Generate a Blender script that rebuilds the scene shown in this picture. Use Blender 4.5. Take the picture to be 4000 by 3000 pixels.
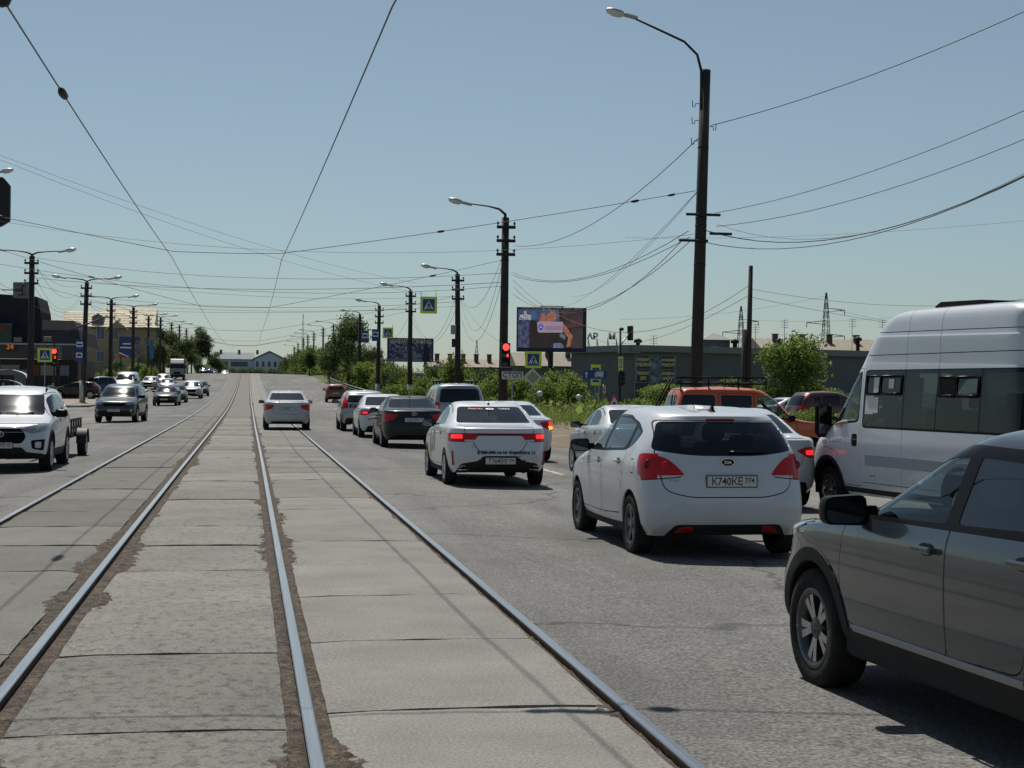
import bpy, bmesh, math, random
import numpy as np
from mathutils import Vector, Matrix, geometry
random.seed(7); RNG = np.random.default_rng(11)
for o in list(bpy.data.objects): bpy.data.objects.remove(o)
SC = bpy.context.scene; C = SC.collection
R = math.radians
# ------------------------------------------------------------------ camera, sky, sun, exposure
CAM_H = 1.66
cam = bpy.data.cameras.new('camera'); cam.sensor_width = 36; cam.lens = 54.0; cam.clip_start = 0.1; cam.clip_end = 6000
cam_o = bpy.data.objects.new('camera', cam); C.objects.link(cam_o); SC.camera = cam_o
YAW, PITCH, ROLL = 0.170461, 0.002528, 0.009627
_f = Vector((math.sin(YAW)*math.cos(PITCH), math.cos(YAW)*math.cos(PITCH), math.sin(PITCH)))
_r0 = Vector((math.cos(YAW), -math.sin(YAW), 0)); _u0 = _r0.cross(_f)
_r = _r0*math.cos(ROLL) + _u0*math.sin(ROLL); _u = _u0*math.cos(ROLL) - _r0*math.sin(ROLL)
cam_o.matrix_world = Matrix(((_r.x, _u.x, -_f.x, 0), (_r.y, _u.y, -_f.y, 0), (_r.z, _u.z, -_f.z, CAM_H), (0, 0, 0, 1)))
SUN_EL, SUN_AZ = R(59), R(-6.5)          # azimuth measured from the road direction (+Y) towards +X
world = bpy.data.worlds.new('World'); SC.world = world; world.use_nodes = True
wn = world.node_tree.nodes; wl = world.node_tree.links
bg = wn['Background']; bg.inputs['Strength'].default_value = 0.064
sky = wn.new('ShaderNodeTexSky'); sky.sky_type = 'NISHITA'; sky.sun_disc = False
sky.sun_elevation = SUN_EL; sky.sun_rotation = SUN_AZ
sky.altitude = 300; sky.air_density = 1.0; sky.dust_density = 0.7; sky.ozone_density = 2.0
hsv = wn.new('ShaderNodeHueSaturation'); hsv.inputs['Saturation'].default_value = 0.72; wl.new(sky.outputs[0], hsv.inputs['Color'])
tint = wn.new('ShaderNodeMix'); tint.data_type = 'RGBA'; tint.blend_type = 'MULTIPLY'; tint.inputs['Factor'].default_value = 1; tint.inputs['B'].default_value = (0.91, 1.035, 1.04, 1)
wl.new(hsv.outputs[0], tint.inputs['A']); wl.new(tint.outputs['Result'], bg.inputs['Color'])
sun = bpy.data.lights.new('sun', 'SUN'); sun.energy = 5.0; sun.angle = R(0.53); sun.color = (1.0, 0.945, 0.84)
sun_o = bpy.data.objects.new('sun', sun); C.objects.link(sun_o)
_sd = Vector((math.sin(SUN_AZ)*math.cos(SUN_EL), math.cos(SUN_AZ)*math.cos(SUN_EL), math.sin(SUN_EL)))
sun_o.rotation_euler = _sd.to_track_quat('Z', 'Y').to_euler(); sun_o.location = (0, 0, 60)
vs = SC.view_settings; vs.view_transform = 'Standard'; vs.look = 'None'; vs.gamma = 1; vs.exposure = 0.0; vs.use_curve_mapping = False
SC.cycles.max_bounces = 8; SC.cycles.diffuse_bounces = 3; SC.cycles.glossy_bounces = 3; SC.cycles.transparent_max_bounces = 10
SC.cycles.transmission_bounces = 4; SC.cycles.caustics_reflective = False; SC.cycles.caustics_refractive = False
SC.cycles.use_denoising = True; SC.cycles.sample_clamp_indirect = 6.0
SC.render.film_transparent = False

# ------------------------------------------------------------------ helpers
def tag(o, label=None, cat=None, group=None, kind=None):
    if label: o['label'] = label
    if cat: o['category'] = cat
    if group: o['group'] = group
    if kind: o['kind'] = kind
    return o
def empty(name, loc=(0, 0, 0), rz=0.0):
    o = bpy.data.objects.new(name, None); C.objects.link(o); o.location = loc; o.rotation_euler = (0, 0, rz)
    o.empty_display_size = 0.2
    return o
def link(name, me, parent=None, loc=None, rot=None, scale=None):
    o = bpy.data.objects.new(name, me); C.objects.link(o)
    if parent is not None: o.parent = parent
    if loc is not None: o.location = loc
    if rot is not None: o.rotation_euler = rot
    if scale is not None: o.scale = scale
    return o
def copy_tree(o, parent=None):
    c = o.copy(); C.objects.link(c); c.parent = parent
    for ch in o.children: copy_tree(ch, c)
    return c
class MB:
    """collects faces of one part; each face carries a material slot"""
    def __init__(s): s.v = []; s.f = []; s.m = []; s.sm = []
    def add(s, vs, fs, m=0, smooth=False):
        b = len(s.v); s.v.extend([tuple(map(float, q)) for q in vs])
        for f in fs: s.f.append(tuple(i+b for i in f)); s.m.append(m); s.sm.append(smooth)
        return s
    def box(s, c, d, m=0, rot=None, taper=1.0):
        x, y, z = d[0]/2, d[1]/2, d[2]/2; t = taper
        p = [(-x,-y,-z),(x,-y,-z),(x,y,-z),(-x,y,-z),(-x*t,-y*t,z),(x*t,-y*t,z),(x*t,y*t,z),(-x*t,y*t,z)]
        if rot is not None: p = [rot @ Vector(q) for q in p]
        p = [(q[0]+c[0], q[1]+c[1], q[2]+c[2]) for q in p]
        return s.add(p, [(3,2,1,0),(4,5,6,7),(0,1,5,4),(1,2,6,5),(2,3,7,6),(3,0,4,7)], m)
    def rbox(s, c, d, b=0.02, m=0, rot=None):
        """box with chamfered edges"""
        x, y, z = d[0]/2, d[1]/2, d[2]/2; b = min(b, x*.95, y*.95, z*.95)
        p = []; idx = {}
        for sx in (-1, 1):
            for sy in (-1, 1):
                for sz in (-1, 1):
                    for a in range(3):
                        q = [sx*(x-b), sy*(y-b), sz*(z-b)]; q[a] = (sx*x, sy*y, sz*z)[a]
                        idx[(sx, sy, sz, a)] = len(p); p.append(q)
        f = []
        for a in range(3):
            for sg in (-1, 1):
                o = [k for k in range(3) if k != a]; ring = []
                for (u, w) in ((-1,-1),(1,-1),(1,1),(-1,1)):
                    k = [0, 0, 0]; k[a] = sg; k[o[0]] = u; k[o[1]] = w; ring.append(idx[(k[0], k[1], k[2], a)])
                if (sg > 0) == (a == 1): ring = ring[::-1]
                f.append(tuple(ring))
        for a in range(3):
            o = [k for k in range(3) if k != a]
            for u in (-1, 1):
                for w in (-1, 1):
                    k0 = [0, 0, 0]; k1 = [0, 0, 0]; k0[a] = -1; k1[a] = 1
                    for k in (k0, k1): k[o[0]] = u; k[o[1]] = w
                    q = [idx[(*k0, o[0])], idx[(*k1, o[0])], idx[(*k1, o[1])], idx[(*k0, o[1])]]
                    f.append(tuple(q))
        for sx in (-1, 1):
            for sy in (-1, 1):
                for sz in (-1, 1): f.append(tuple(idx[(sx, sy, sz, a)] for a in range(3)))
        g = []
        for q in f:   # outward winding
            A, B, D = (Vector(p[q[0]]), Vector(p[q[1]]), Vector(p[q[2]]))
            cen = sum((Vector(p[i]) for i in q), Vector())/len(q)
            g.append(q if (B-A).cross(D-A).dot(cen) > 0 else q[::-1])
        if rot is not None: p = [rot @ Vector(q) for q in p]
        return s.add([(q[0]+c[0], q[1]+c[1], q[2]+c[2]) for q in p], g, m)
    def tube(s, path, r, n=6, m=0, cap=True, smooth=True):
        path = [Vector(q) for q in path]; k = len(path); rs = r if isinstance(r, (list, tuple)) else [r]*k
        rings = []; ref = None
        for i in range(k):
            t = (path[min(i+1, k-1)] - path[max(i-1, 0)]).normalized()
            if ref is None:
                ref = Vector((0, 0, 1)) if abs(t.z) < .9 else Vector((1, 0, 0))
            a = t.cross(ref).normalized(); ref = a.cross(t).normalized() if a.length > 0 else ref
            b = ref
            rings.append([path[i] + (a*math.cos(2*math.pi*j/n) + b*math.sin(2*math.pi*j/n))*rs[i] for j in range(n)])
        vs = [q for g in rings for q in g]
        fs = [(i*n+j, i*n+(j+1) % n, (i+1)*n+(j+1) % n, (i+1)*n+j) for i in range(k-1) for j in range(n)]
        s.add(vs, fs, m, smooth)
        if cap: s.add(rings[0], [tuple(range(n))[::-1]], m); s.add(rings[-1], [tuple(range(n))], m)
        return s
    def lathe(s, prof, n=24, m=0, axis='z', c=(0, 0, 0), smooth=True, closed=False):
        vs = []
        for (r, h) in prof:
            for j in range(n):
                a = 2*math.pi*j/n; u, w = r*math.cos(a), r*math.sin(a)
                q = (u, w, h) if axis == 'z' else ((u, h, w) if axis == 'y' else (h, u, w))
                vs.append((q[0]+c[0], q[1]+c[1], q[2]+c[2]))
        k = len(prof); fs = []
        for i in range(k-1 if not closed else k):
            for j in range(n):
                a, b, d, e = i*n+j, i*n+(j+1) % n, ((i+1) % k)*n+(j+1) % n, ((i+1) % k)*n+j
                fs.append((a, b, d, e) if axis != 'y' else (e, d, b, a))
        return s.add(vs, fs, m, smooth)
    def prism(s, poly, a, b, plane='xz', m=0, off=(0, 0, 0), both=True):
        """extrude a 2D polygon between depths a and b on the third axis"""
        n = len(poly)
        def P(q, h):
            v = {'xz': (q[0], h, q[1]), 'xy': (q[0], q[1], h), 'yz': (h, q[0], q[1])}[plane]
            return (v[0]+off[0], v[1]+off[1], v[2]+off[2])
        vs = [P(q, a) for q in poly] + [P(q, b) for q in poly]
        tri = geometry.tessellate_polygon([[Vector((q[0], q[1], 0)) for q in poly]])
        fs = [t for t in tri] + [tuple(i+n for i in t)[::-1] for t in tri] if both else [t for t in tri]
        s.add(vs, fs + [(i, (i+1) % n, (i+1) % n+n, i+n) for i in range(n)], m)
        return s
    def sphere(s, c, r, n=12, m=0, sc=(1, 1, 1)):
        k = n//2; prof = [(max(1e-4, r*math.sin(math.pi*i/k)), -r*math.cos(math.pi*i/k)) for i in range(k+1)]
        b = len(s.v); s.lathe(prof, n, m)
        for i in range(b, len(s.v)):
            q = s.v[i]; s.v[i] = (q[0]*sc[0]+c[0], q[1]*sc[1]+c[1], q[2]*sc[2]+c[2])
        return s
    def mesh(s, mats, name='part', fix=True):
        me = bpy.data.meshes.new(name); me.from_pydata(s.v, [], s.f)
        mats = mats if isinstance(mats, (list, tuple)) else [mats]
        for q in mats: me.materials.append(q)
        me.polygons.foreach_set('material_index', s.m); me.polygons.foreach_set('use_smooth', s.sm)
        if fix and len(s.f) < 20000:
            bm = bmesh.new(); bm.from_mesh(me); bmesh.ops.remove_doubles(bm, verts=bm.verts, dist=1e-5)
            bmesh.ops.recalc_face_normals(bm, faces=bm.faces); bm.to_mesh(me); bm.free()
        me.update(); return me
    def build(s, name, mats, parent=None, loc=None, rot=None, fix=True):
        return link(name, s.mesh(mats, name, fix), parent, loc, rot)

# ------------------------------------------------------------------ materials
def mat(name, col=(.5, .5, .5), rough=.5, metal=0.0, coat=0.0, spec=.5, emit=None, es=0.0):
    m = bpy.data.materials.new(name); m.use_nodes = True; p = m.node_tree.nodes['Principled BSDF']
    p.inputs['Base Color'].default_value = (*col, 1); p.inputs['Roughness'].default_value = rough
    p.inputs['Metallic'].default_value = metal; p.inputs['Coat Weight'].default_value = coat
    p.inputs['Coat Roughness'].default_value = .03; p.inputs['Specular IOR Level'].default_value = spec
    if emit: p.inputs['Emission Color'].default_value = (*emit, 1); p.inputs['Emission Strength'].default_value = es
    return m
def nodes(m): return m.node_tree.nodes, m.node_tree.links, m.node_tree.nodes['Principled BSDF']
def ramp(n, l, src, stops):
    r = n.new('ShaderNodeValToRGB'); e = r.color_ramp.elements
    while len(e) < len(stops): e.new(.5)
    for k, (p, c) in zip(e, stops): k.position = p; k.color = (*c, 1) if len(c) == 3 else c
    l.new(src, r.inputs[0]); return r
def noisy(name, stops, scale=4.0, rough=.8, detail=6, bump=0.0, bscale=None, obj=True, metal=0, stretch=None, spec=.4, second=None):
    """base colour from a noise ramp, optional second finer noise multiplied in, optional bump"""
    m = mat(name, stops[0][1], rough, metal, spec=spec); n, l, p = nodes(m)
    tc = n.new('ShaderNodeTexCoord'); src = tc.outputs['Object' if obj else 'Generated']
    if stretch:
        mp = n.new('ShaderNodeMapping'); mp.inputs['Scale'].default_value = stretch; l.new(src, mp.inputs[0]); src = mp.outputs[0]
    t = n.new('ShaderNodeTexNoise'); t.inputs['Scale'].default_value = scale; t.inputs['Detail'].default_value = detail
    t.inputs['Roughness'].default_value = .6; l.new(src, t.inputs['Vector'])
    col = ramp(n, l, t.outputs['Fac'], stops).outputs[0]
    if second:
        t2 = n.new('ShaderNodeTexNoise'); t2.inputs['Scale'].default_value = second[0]; t2.inputs['Detail'].default_value = 4; l.new(src, t2.inputs['Vector'])
        r2 = ramp(n, l, t2.outputs['Fac'], [(.3, (second[1],)*3), (.7, (second[2],)*3)])
        mx = n.new('ShaderNodeMix'); mx.data_type = 'RGBA'; mx.blend_type = 'MULTIPLY'; mx.inputs['Factor'].default_value = 1
        l.new(col, mx.inputs['A']); l.new(r2.outputs[0], mx.inputs['B']); col = mx.outputs['Result']
    l.new(col, p.inputs['Base Color'])
    if bump:
        t3 = n.new('ShaderNodeTexNoise'); t3.inputs['Scale'].default_value = bscale or scale*4; t3.inputs['Detail'].default_value = 5; l.new(src, t3.inputs['Vector'])
        b = n.new('ShaderNodeBump'); b.inputs['Strength'].default_value = bump; b.inputs['Distance'].default_value = .02
        l.new(t3.outputs['Fac'], b.inputs['Height']); l.new(b.outputs[0], p.inputs['Normal'])
    return m
def paint(name, col, metal=0.0, rough=.35, dirt=.25, coat=.9, spec=.5):
    """car paint: clear coat, road dust towards patches of its own"""
    m = mat(name, col, rough, metal, coat=coat, spec=spec); n, l, p = nodes(m)
    tc = n.new('ShaderNodeTexCoord'); t = n.new('ShaderNodeTexNoise'); t.inputs['Scale'].default_value = 2.2; t.inputs['Detail'].default_value = 8; t.inputs['Roughness'].default_value = .65
    l.new(tc.outputs['Object'], t.inputs['Vector'])
    sx = n.new('ShaderNodeSeparateXYZ'); l.new(tc.outputs['Object'], sx.inputs[0])
    mr = n.new('ShaderNodeMapRange'); mr.inputs['From Min'].default_value = 1.0; mr.inputs['From Max'].default_value = .15
    mr.inputs['To Min'].default_value = .0; mr.inputs['To Max'].default_value = 1.0; l.new(sx.outputs['Z'], mr.inputs['Value'])
    mu = n.new('ShaderNodeMath'); mu.operation = 'MULTIPLY'; l.new(mr.outputs[0], mu.inputs[0]); l.new(t.outputs['Fac'], mu.inputs[1])
    m2 = n.new('ShaderNodeMath'); m2.operation = 'MULTIPLY'; m2.inputs[1].default_value = dirt*2.0; l.new(mu.outputs[0], m2.inputs[0]); m2.use_clamp = True
    mx = n.new('ShaderNodeMix'); mx.data_type = 'RGBA'; mx.inputs['A'].default_value = (*col, 1); mx.inputs['B'].default_value = (.16, .14, .115, 1)
    l.new(m2.outputs[0], mx.inputs['Factor']); l.new(mx.outputs['Result'], p.inputs['Base Color'])
    cr = n.new('ShaderNodeMapRange'); cr.inputs['To Min'].default_value = .06; cr.inputs['To Max'].default_value = .35; l.new(m2.outputs[0], cr.inputs['Value'])
    l.new(cr.outputs[0], p.inputs['Coat Roughness'])
    return m
def glass(name, tint=(.12, .14, .14), ior=1.5, rough=.015):
    m = bpy.data.materials.new(name); m.use_nodes = True; n = m.node_tree.nodes; l = m.node_tree.links
    n.remove(n['Principled BSDF']); out = n['Material Output']
    tr = n.new('ShaderNodeBsdfTransparent'); tr.inputs[0].default_value = (*tint, 1)
    gl = n.new('ShaderNodeBsdfGlossy'); gl.inputs['Roughness'].default_value = rough; gl.inputs['Color'].default_value = (.95, .97, 1, 1)
    fr = n.new('ShaderNodeFresnel'); ge = n.new('ShaderNodeNewGeometry'); mr = n.new('ShaderNodeMapRange'); mr.inputs['To Min'].default_value = ior; mr.inputs['To Max'].default_value = 1/ior
    l.new(ge.outputs['Backfacing'], mr.inputs['Value']); l.new(mr.outputs[0], fr.inputs['IOR'])      # a thin pane: the same ior from both sides
    mx = n.new('ShaderNodeMixShader'); l.new(fr.outputs[0], mx.inputs[0]); l.new(tr.outputs[0], mx.inputs[1]); l.new(gl.outputs[0], mx.inputs[2])
    l.new(mx.outputs[0], out.inputs['Surface']); return m

M = {}
M['black'] = mat('black_plastic', (.010, .010, .011), .30, spec=.06)
M['plastic'] = noisy('rough_black_plastic', [(.3, (.02, .02, .021)), (.75, (.034, .033, .031))], 5, .6, spec=.1)
M['gap'] = mat('gap_black', (.006, .006, .006), .9)
M['under'] = mat('underbody', (.012, .012, .012), .9)
M['trim'] = mat('interior_grey', (.035, .035, .037), .8)
M['seat'] = noisy('seat_cloth', [(.3, (.02, .02, .022)), (.7, (.045, .045, .05))], 30, .9)
M['tyre'] = noisy('tyre_rubber', [(.3, (.012, .012, .012)), (.75, (.032, .030, .028))], 8, .85, bump=.2, bscale=60, spec=.15)
M['alloy'] = mat('alloy_silver', (.42, .43, .45), .28, 1.0)
M['alloy_dark'] = mat('alloy_dark', (.09, .09, .095), .35, .8)
M['chrome'] = mat('chrome', (.75, .76, .78), .08, 1.0)
M['steel'] = mat('steel', (.3, .31, .33), .4, .9)
M['glass_dark'] = glass('tinted_glass', (.035, .037, .042), 1.6)
M['glass_mid'] = glass('clear_tint_glass', (.26, .31, .31), 1.5)
M['glass_clear'] = glass('clear_glass', (.66, .78, .74), 1.40)
M['glass_wind'] = glass('windscreen_glass', (.60, .66, .64), 1.5, .11)
M['glass_bus'] = glass('bus_glass', (.11, .135, .14), 1.42)
M['glass_blue'] = glass('blue_tint_glass', (.05, .06, .08), 1.65)
M['lamp_red'] = mat('tail_lens', (.50, .010, .014), .15, coat=.25, spec=.25)
M['lamp_dred'] = mat('tail_lens_dark', (.16, .006, .010), .15, coat=.25, spec=.25)
M['lamp_on'] = mat('brake_light', (.6, .01, .01), .2, emit=(1, .03, .03), es=.9)
M['lamp_amber'] = mat('indicator_on', (.8, .2, .02), .2, emit=(1, .35, .05), es=1.8)
M['lamp_white'] = mat('reverse_lens', (.55, .55, .56), .12, coat=1.0)
M['head'] = mat('headlamp_lens', (.30, .32, .34), .06, .35, coat=1.0)
M['reflector'] = mat('reflector_red', (.34, .012, .012), .25, coat=.2)
M['plate'] = mat('plate_white', (.62, .62, .60), .5)
M['ink'] = mat('ink_black', (.012, .012, .013), .6)
M['white_print'] = mat('white_print', (.75, .75, .73), .6)
M['mirror'] = mat('mirror_glass', (.10, .105, .11), .05, 1.0)  # tone darkened, standing in for the reflection of the car's own side
M['skin'] = noisy('skin', [(.3, (.40, .22, .15)), (.7, (.5, .29, .21))], 12, .6)

FONT_CACHE = {}
def text_mesh(body, size, mats, depth=.0, align='CENTER', bold=0.0, sx=1.0):
    key = (body, size, mats.name, depth, align, bold, sx)
    if key in FONT_CACHE: return FONT_CACHE[key]
    cu = bpy.data.curves.new('lettering', 'FONT'); cu.body = body; cu.size = size; cu.align_x = align; cu.align_y = 'CENTER'
    cu.extrude = depth; cu.offset = bold; cu.resolution_u = 3
    o = bpy.data.objects.new('lettering', cu); C.objects.link(o)
    dg = bpy.context.evaluated_depsgraph_get(); me = bpy.data.meshes.new_from_object(o.evaluated_get(dg))
    bpy.data.objects.remove(o)
    if sx != 1.0:
        for v in me.vertices: v.co.x *= sx
    me.materials.clear(); me.materials.append(mats); FONT_CACHE[key] = me
    return me
def lettering(body, size, m, parent, loc, rot, name='lettering', depth=.0, align='CENTER', bold=0.0, sx=1.0):
    return link(name, text_mesh(body, size, m, depth, align, bold, sx), parent, loc, rot)

# road long profile: level, then climbing to a crest
def _prof():
    ys = np.arange(-60, 1200.1, 2.0); s = np.where(ys < 70, 0, np.minimum((ys-70)*1.8e-4, .030))
    s = np.where(ys > 262, np.maximum(.030-(ys-262)*6e-4, -.012), s); s = np.where(ys > 600, 0, s)
    return ys, np.concatenate([[0], np.cumsum((s[1:]+s[:-1])/2*2.0)])
_py, _pz = _prof()
def PZ(y): return float(np.interp(y, _py, _pz))
def GZ(x, y):
    """carriageway surface: long profile and cross fall away from the rails"""
    a = abs(x - (-.45)); return PZ(y) - .02*max(0.0, min(a, 10.5) - 2.6)
def at(px, py, Y):
    """point at road distance Y in the direction of photo position (px, py), photo 2212 wide"""
    d = _f + _r*((px-1106)/3318.0) - _u*((py-829.5)/3318.0)
    t = Y/d.y; return Vector((d.x*t, Y, CAM_H + d.z*t))
# ------------------------------------------------------------------ vehicles
def pchip(t, y, tt):
    t = np.asarray(t, float); y = np.asarray(y, float); h = np.diff(t)[:, None]; d = np.diff(y, axis=0)/h
    m = np.zeros_like(y); m[0] = d[0]; m[-1] = d[-1]
    for k in range(1, len(t)-1):
        a, b = d[k-1], d[k]; w1, w2 = 2*h[k]+h[k-1], h[k]+2*h[k-1]
        with np.errstate(divide='ignore', invalid='ignore'):
            q = (w1+w2)/(w1/a + w2/b)
        m[k] = np.where(a*b > 0, q, 0)
    k = np.clip(np.searchsorted(t, tt, 'right')-1, 0, len(t)-2); H = h[k]; s = ((tt-t[k])[:, None])/H
    return (1+2*s)*(1-s)**2*y[k] + s*(1-s)**2*H*m[k] + s*s*(3-2*s)*y[k+1] + s*s*(s-1)*H*m[k+1]
def fillet(poly, r=.05, k=4):
    out = []; n = len(poly)
    for i in range(n):
        p0, p, p1 = (Vector(poly[j % n]) for j in (i-1, i, i+1)); rr = r[i] if isinstance(r, (list, tuple)) else r
        a = (p0-p); b = (p1-p); la, lb = a.length, b.length; d = min(rr, la*.48, lb*.48)
        if d < 1e-4: out.append(tuple(p)); continue
        A = p + a/la*d; B = p + b/lb*d
        for j in range(k+1):
            s = j/k; out.append(tuple(A*(1-s)**2 + p*2*s*(1-s) + B*s*s))
    return out
def circle(cx, cz, r, n=28, a0=0, a1=360):
    return [(cx+r*math.cos(R(a0+(a1-a0)*i/n)), cz+r*math.sin(R(a0+(a1-a0)*i/n))) for i in range(n + (0 if a1-a0 == 360 else 1))]
def convex_parts(poly):
    n = len(poly); ar = sum(poly[i][0]*poly[(i+1) % n][1]-poly[(i+1) % n][0]*poly[i][1] for i in range(n))
    if ar < 0: poly = poly[::-1]
    cr = [(poly[(i+1) % n][0]-poly[i][0])*(poly[(i+2) % n][1]-poly[(i+1) % n][1])-(poly[(i+1) % n][1]-poly[i][1])*(poly[(i+2) % n][0]-poly[(i+1) % n][0]) for i in range(n)]
    if min(cr) > -1e-7: return [poly]
    out = []
    for t in geometry.tessellate_polygon([[Vector((q[0], q[1], 0)) for q in poly]]):
        q = [poly[i] for i in t]; a = (q[1][0]-q[0][0])*(q[2][1]-q[0][1])-(q[1][1]-q[0][1])*(q[2][0]-q[0][0])
        if abs(a) > 1e-9: out.append(q if a > 0 else q[::-1])
    return out
AX = {'side': (0, 2), 'left': (0, 2), 'right': (0, 2), 'rear': (1, 2), 'front': (1, 2), 'top': (0, 1)}
def face_rows(fs):
    if not fs: return np.zeros((0, 12))
    return np.array([np.concatenate([f[:, :3].min(0), f[:, :3].max(0), f.mean(0)]) for f in fs])
class Faces:
    """faces of one panel with their boxes, centres and normals"""
    def __init__(s, fs=()): s.f = list(fs); s.r = face_rows(s.f)
    def add(s, fs):
        if fs: s.f += fs; s.r = np.concatenate([s.r, face_rows(fs)])
    def take(s, m):
        got = [s.f[i] for i in np.nonzero(m)[0]]; s.f = [s.f[i] for i in np.nonzero(~m)[0]]; s.r = s.r[~m]; return got
    def seen(s, view):
        r = s.r
        if view == 'left': return (r[:, 10] > .22) & (r[:, 7] > 0)
        if view == 'right': return (r[:, 10] < -.22) & (r[:, 7] < 0)
        if view == 'rear': return (r[:, 9] < -.12) & (r[:, 6] < 0)
        if view == 'front': return (r[:, 9] > .12) & (r[:, 6] > 0)
        return r[:, 11] > .25
class Shell:
    """closed contour rings from sill to roof; cut() takes panels out of it along outlines"""
    def __init__(s, rings, na=11, ns=26, sub=4, barrel=.035):
        ct = np.array([r[:11] for r in rings], float); n = len(ct); tt = []
        for i in range(n-1): tt += [i + j/(sub if i < n-3 else 2) for j in range(sub if i < n-3 else 2)]
        tt = np.array(tt+[n-1.0]); P = pchip(np.arange(n), ct, tt)
        G = []
        for (xr, zr, xf, zf, w, ar, nr, af, nf, bump, yb) in P:
            L = xf-xr; sc = min(1, L*.96/(ar+af)); ar, af = ar*sc, af*sc
            th = np.linspace(0, math.pi/2, na+1); c = np.clip(np.cos(th), 0, 1); si = np.clip(np.sin(th), 0, 1)
            x = np.concatenate([xr+ar*(1-c**(2/nr)), np.linspace(xr+ar, xf-af, ns+1)[1:-1], (xf-af*(1-c**(2/nf)))[::-1]])
            y = np.concatenate([w*si**(2/nr), np.full(ns-1, w), (w*si**(2/nf))[::-1]])
            u = (x-xr)/L; z = zr+(zf-zr)*u + bump*4*u*(1-u)
            y = y*(1-barrel*((2*u-1)**2))
            G.append(np.stack([x, y, z], 1))
        G = np.array(G); k = G.shape[1]
        full = np.concatenate([G, (G*np.array([1, -1, 1]))[:, -2:0:-1]], 1)     # closed ring
        du = np.roll(full, -1, 1)-np.roll(full, 1, 1); dv = np.empty_like(full)
        dv[1:-1] = full[2:]-full[:-2]; dv[0] = full[1]-full[0]; dv[-1] = full[-1]-full[-2]
        N = np.cross(dv, du); ln = np.linalg.norm(N, axis=2, keepdims=True); N = N/np.maximum(ln, 1e-9)
        N[-1] = (0, 0, 1); N[-2] = (0, 0, 1)
        m, K = full.shape[:2]; V = np.concatenate([full, N], 2)
        Q = np.stack([V[:-1], V[1:], np.roll(V, -1, 1)[1:], np.roll(V, -1, 1)[:-1]], 2).reshape(-1, 4, 6)
        fs = Faces(); fs.f = list(Q); fs.r = np.concatenate([Q[:, :, :3].min(1), Q[:, :, :3].max(1), Q.mean(1)], 1)
        s.parts = {'body': fs}; s.grid = full; s.N = N
    def cut(s, name, view, poly, src=('body',), drop=False, ymin=None):
        ia, ib = AX[view]; conv = convex_parts(list(poly)); pa = np.array(poly); lo, hi = pa.min(0)-1e-6, pa.max(0)+1e-6
        got = []
        for sn in src:
            fs = s.parts.get(sn)
            if fs is None or not fs.f: continue
            r = fs.r; m = (r[:, 3+ia] >= lo[0]) & (r[:, ia] <= hi[0]) & (r[:, 3+ib] >= lo[1]) & (r[:, ib] <= hi[1]) & fs.seen(view)
            if ymin is not None: m &= np.abs(r[:, 7]) > ymin
            if not m.any(): continue
            back = []
            for f in fs.take(m):
                rest = [f]
                for cv in conv:
                    nxt = []
                    for g in rest:
                        ins = g; outs = []
                        for i in range(len(cv)):
                            a = cv[i]; b = cv[(i+1) % len(cv)]; nx, ny = -(b[1]-a[1]), b[0]-a[0]
                            d = ((ins[:, ia]-a[0])*nx + (ins[:, ib]-a[1])*ny).tolist()
                            if min(d) >= -1e-9: continue
                            if max(d) <= 1e-9: outs.append(ins); ins = None; break
                            I, O = [], []; k = len(d)
                            for j in range(k):
                                p0, d0, d1 = ins[j], d[j], d[(j+1) % k]
                                (I if d0 >= 0 else O).append(p0)
                                if (d0 > 0 and d1 < 0) or (d0 < 0 and d1 > 0):
                                    c = p0 + (ins[(j+1) % k]-p0)*(d0/(d0-d1)); I.append(c); O.append(c)
                            if len(O) > 2: outs.append(np.array(O))
                            if len(I) > 2: ins = np.array(I)
                            else: ins = None; break
                        if ins is not None: got.append(ins); nxt += outs
                        else: nxt.append(g)
                    rest = nxt
                back += rest
            fs.add(back)
        if not drop: s.parts.setdefault(name, Faces()).add(got)
        return got
    def strip(s, name, view, line, w=.01, closed=True, src=('body',)):
        n = len(line)
        for i in range(n if closed else n-1):
            a = Vector(line[i]); b = Vector(line[(i+1) % n]); d = (b-a)
            if d.length < 1e-5: continue
            d.normalize(); e = Vector((-d.y, d.x))*w/2; x = d*w*.3
            s.cut(name, view, [tuple(a-x-e), tuple(b+x-e), tuple(b+x+e), tuple(a-x+e)], src)
    def inside(s, name, view, poly, src='body'):
        """faces inside an outline already cut round become a part"""
        ia, ib = AX[view]; fs = s.parts[src]; x, y = fs.r[:, 6+ia], fs.r[:, 6+ib]; inn = np.zeros(len(fs.f), bool); n = len(poly)
        for i in range(n):
            (ax, ay), (bx, by) = poly[i], poly[i-1]
            if ay == by: continue
            inn ^= ((ay > y) != (by > y)) & (x < (bx-ax)*(y-ay)/(by-ay)+ax)
        s.parts.setdefault(name, Faces()).add(fs.take(inn & fs.seen(view)))
    def surf(s, view, a, b):
        """point and normal of the skin seen at (a, b) in a view"""
        G = s.grid.reshape(-1, 3); N = s.N.reshape(-1, 3); ia, ib = AX[view]
        ok = {'left': N[:, 1] > .15, 'right': N[:, 1] < -.15, 'rear': N[:, 0] < -.1, 'front': N[:, 0] > .1, 'top': N[:, 2] > .3}[view]
        d = (G[:, ia]-a)**2 + (G[:, ib]-b)**2; d[~ok] = 9e9; idx = np.argsort(d)[:4]; w = 1/(d[idx]+1e-5); w /= w.sum()
        p = (G[idx]*w[:, None]).sum(0); n = (N[idx]*w[:, None]).sum(0); p[ia], p[ib] = a, b
        return Vector(p), Vector(n).normalized()
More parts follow.
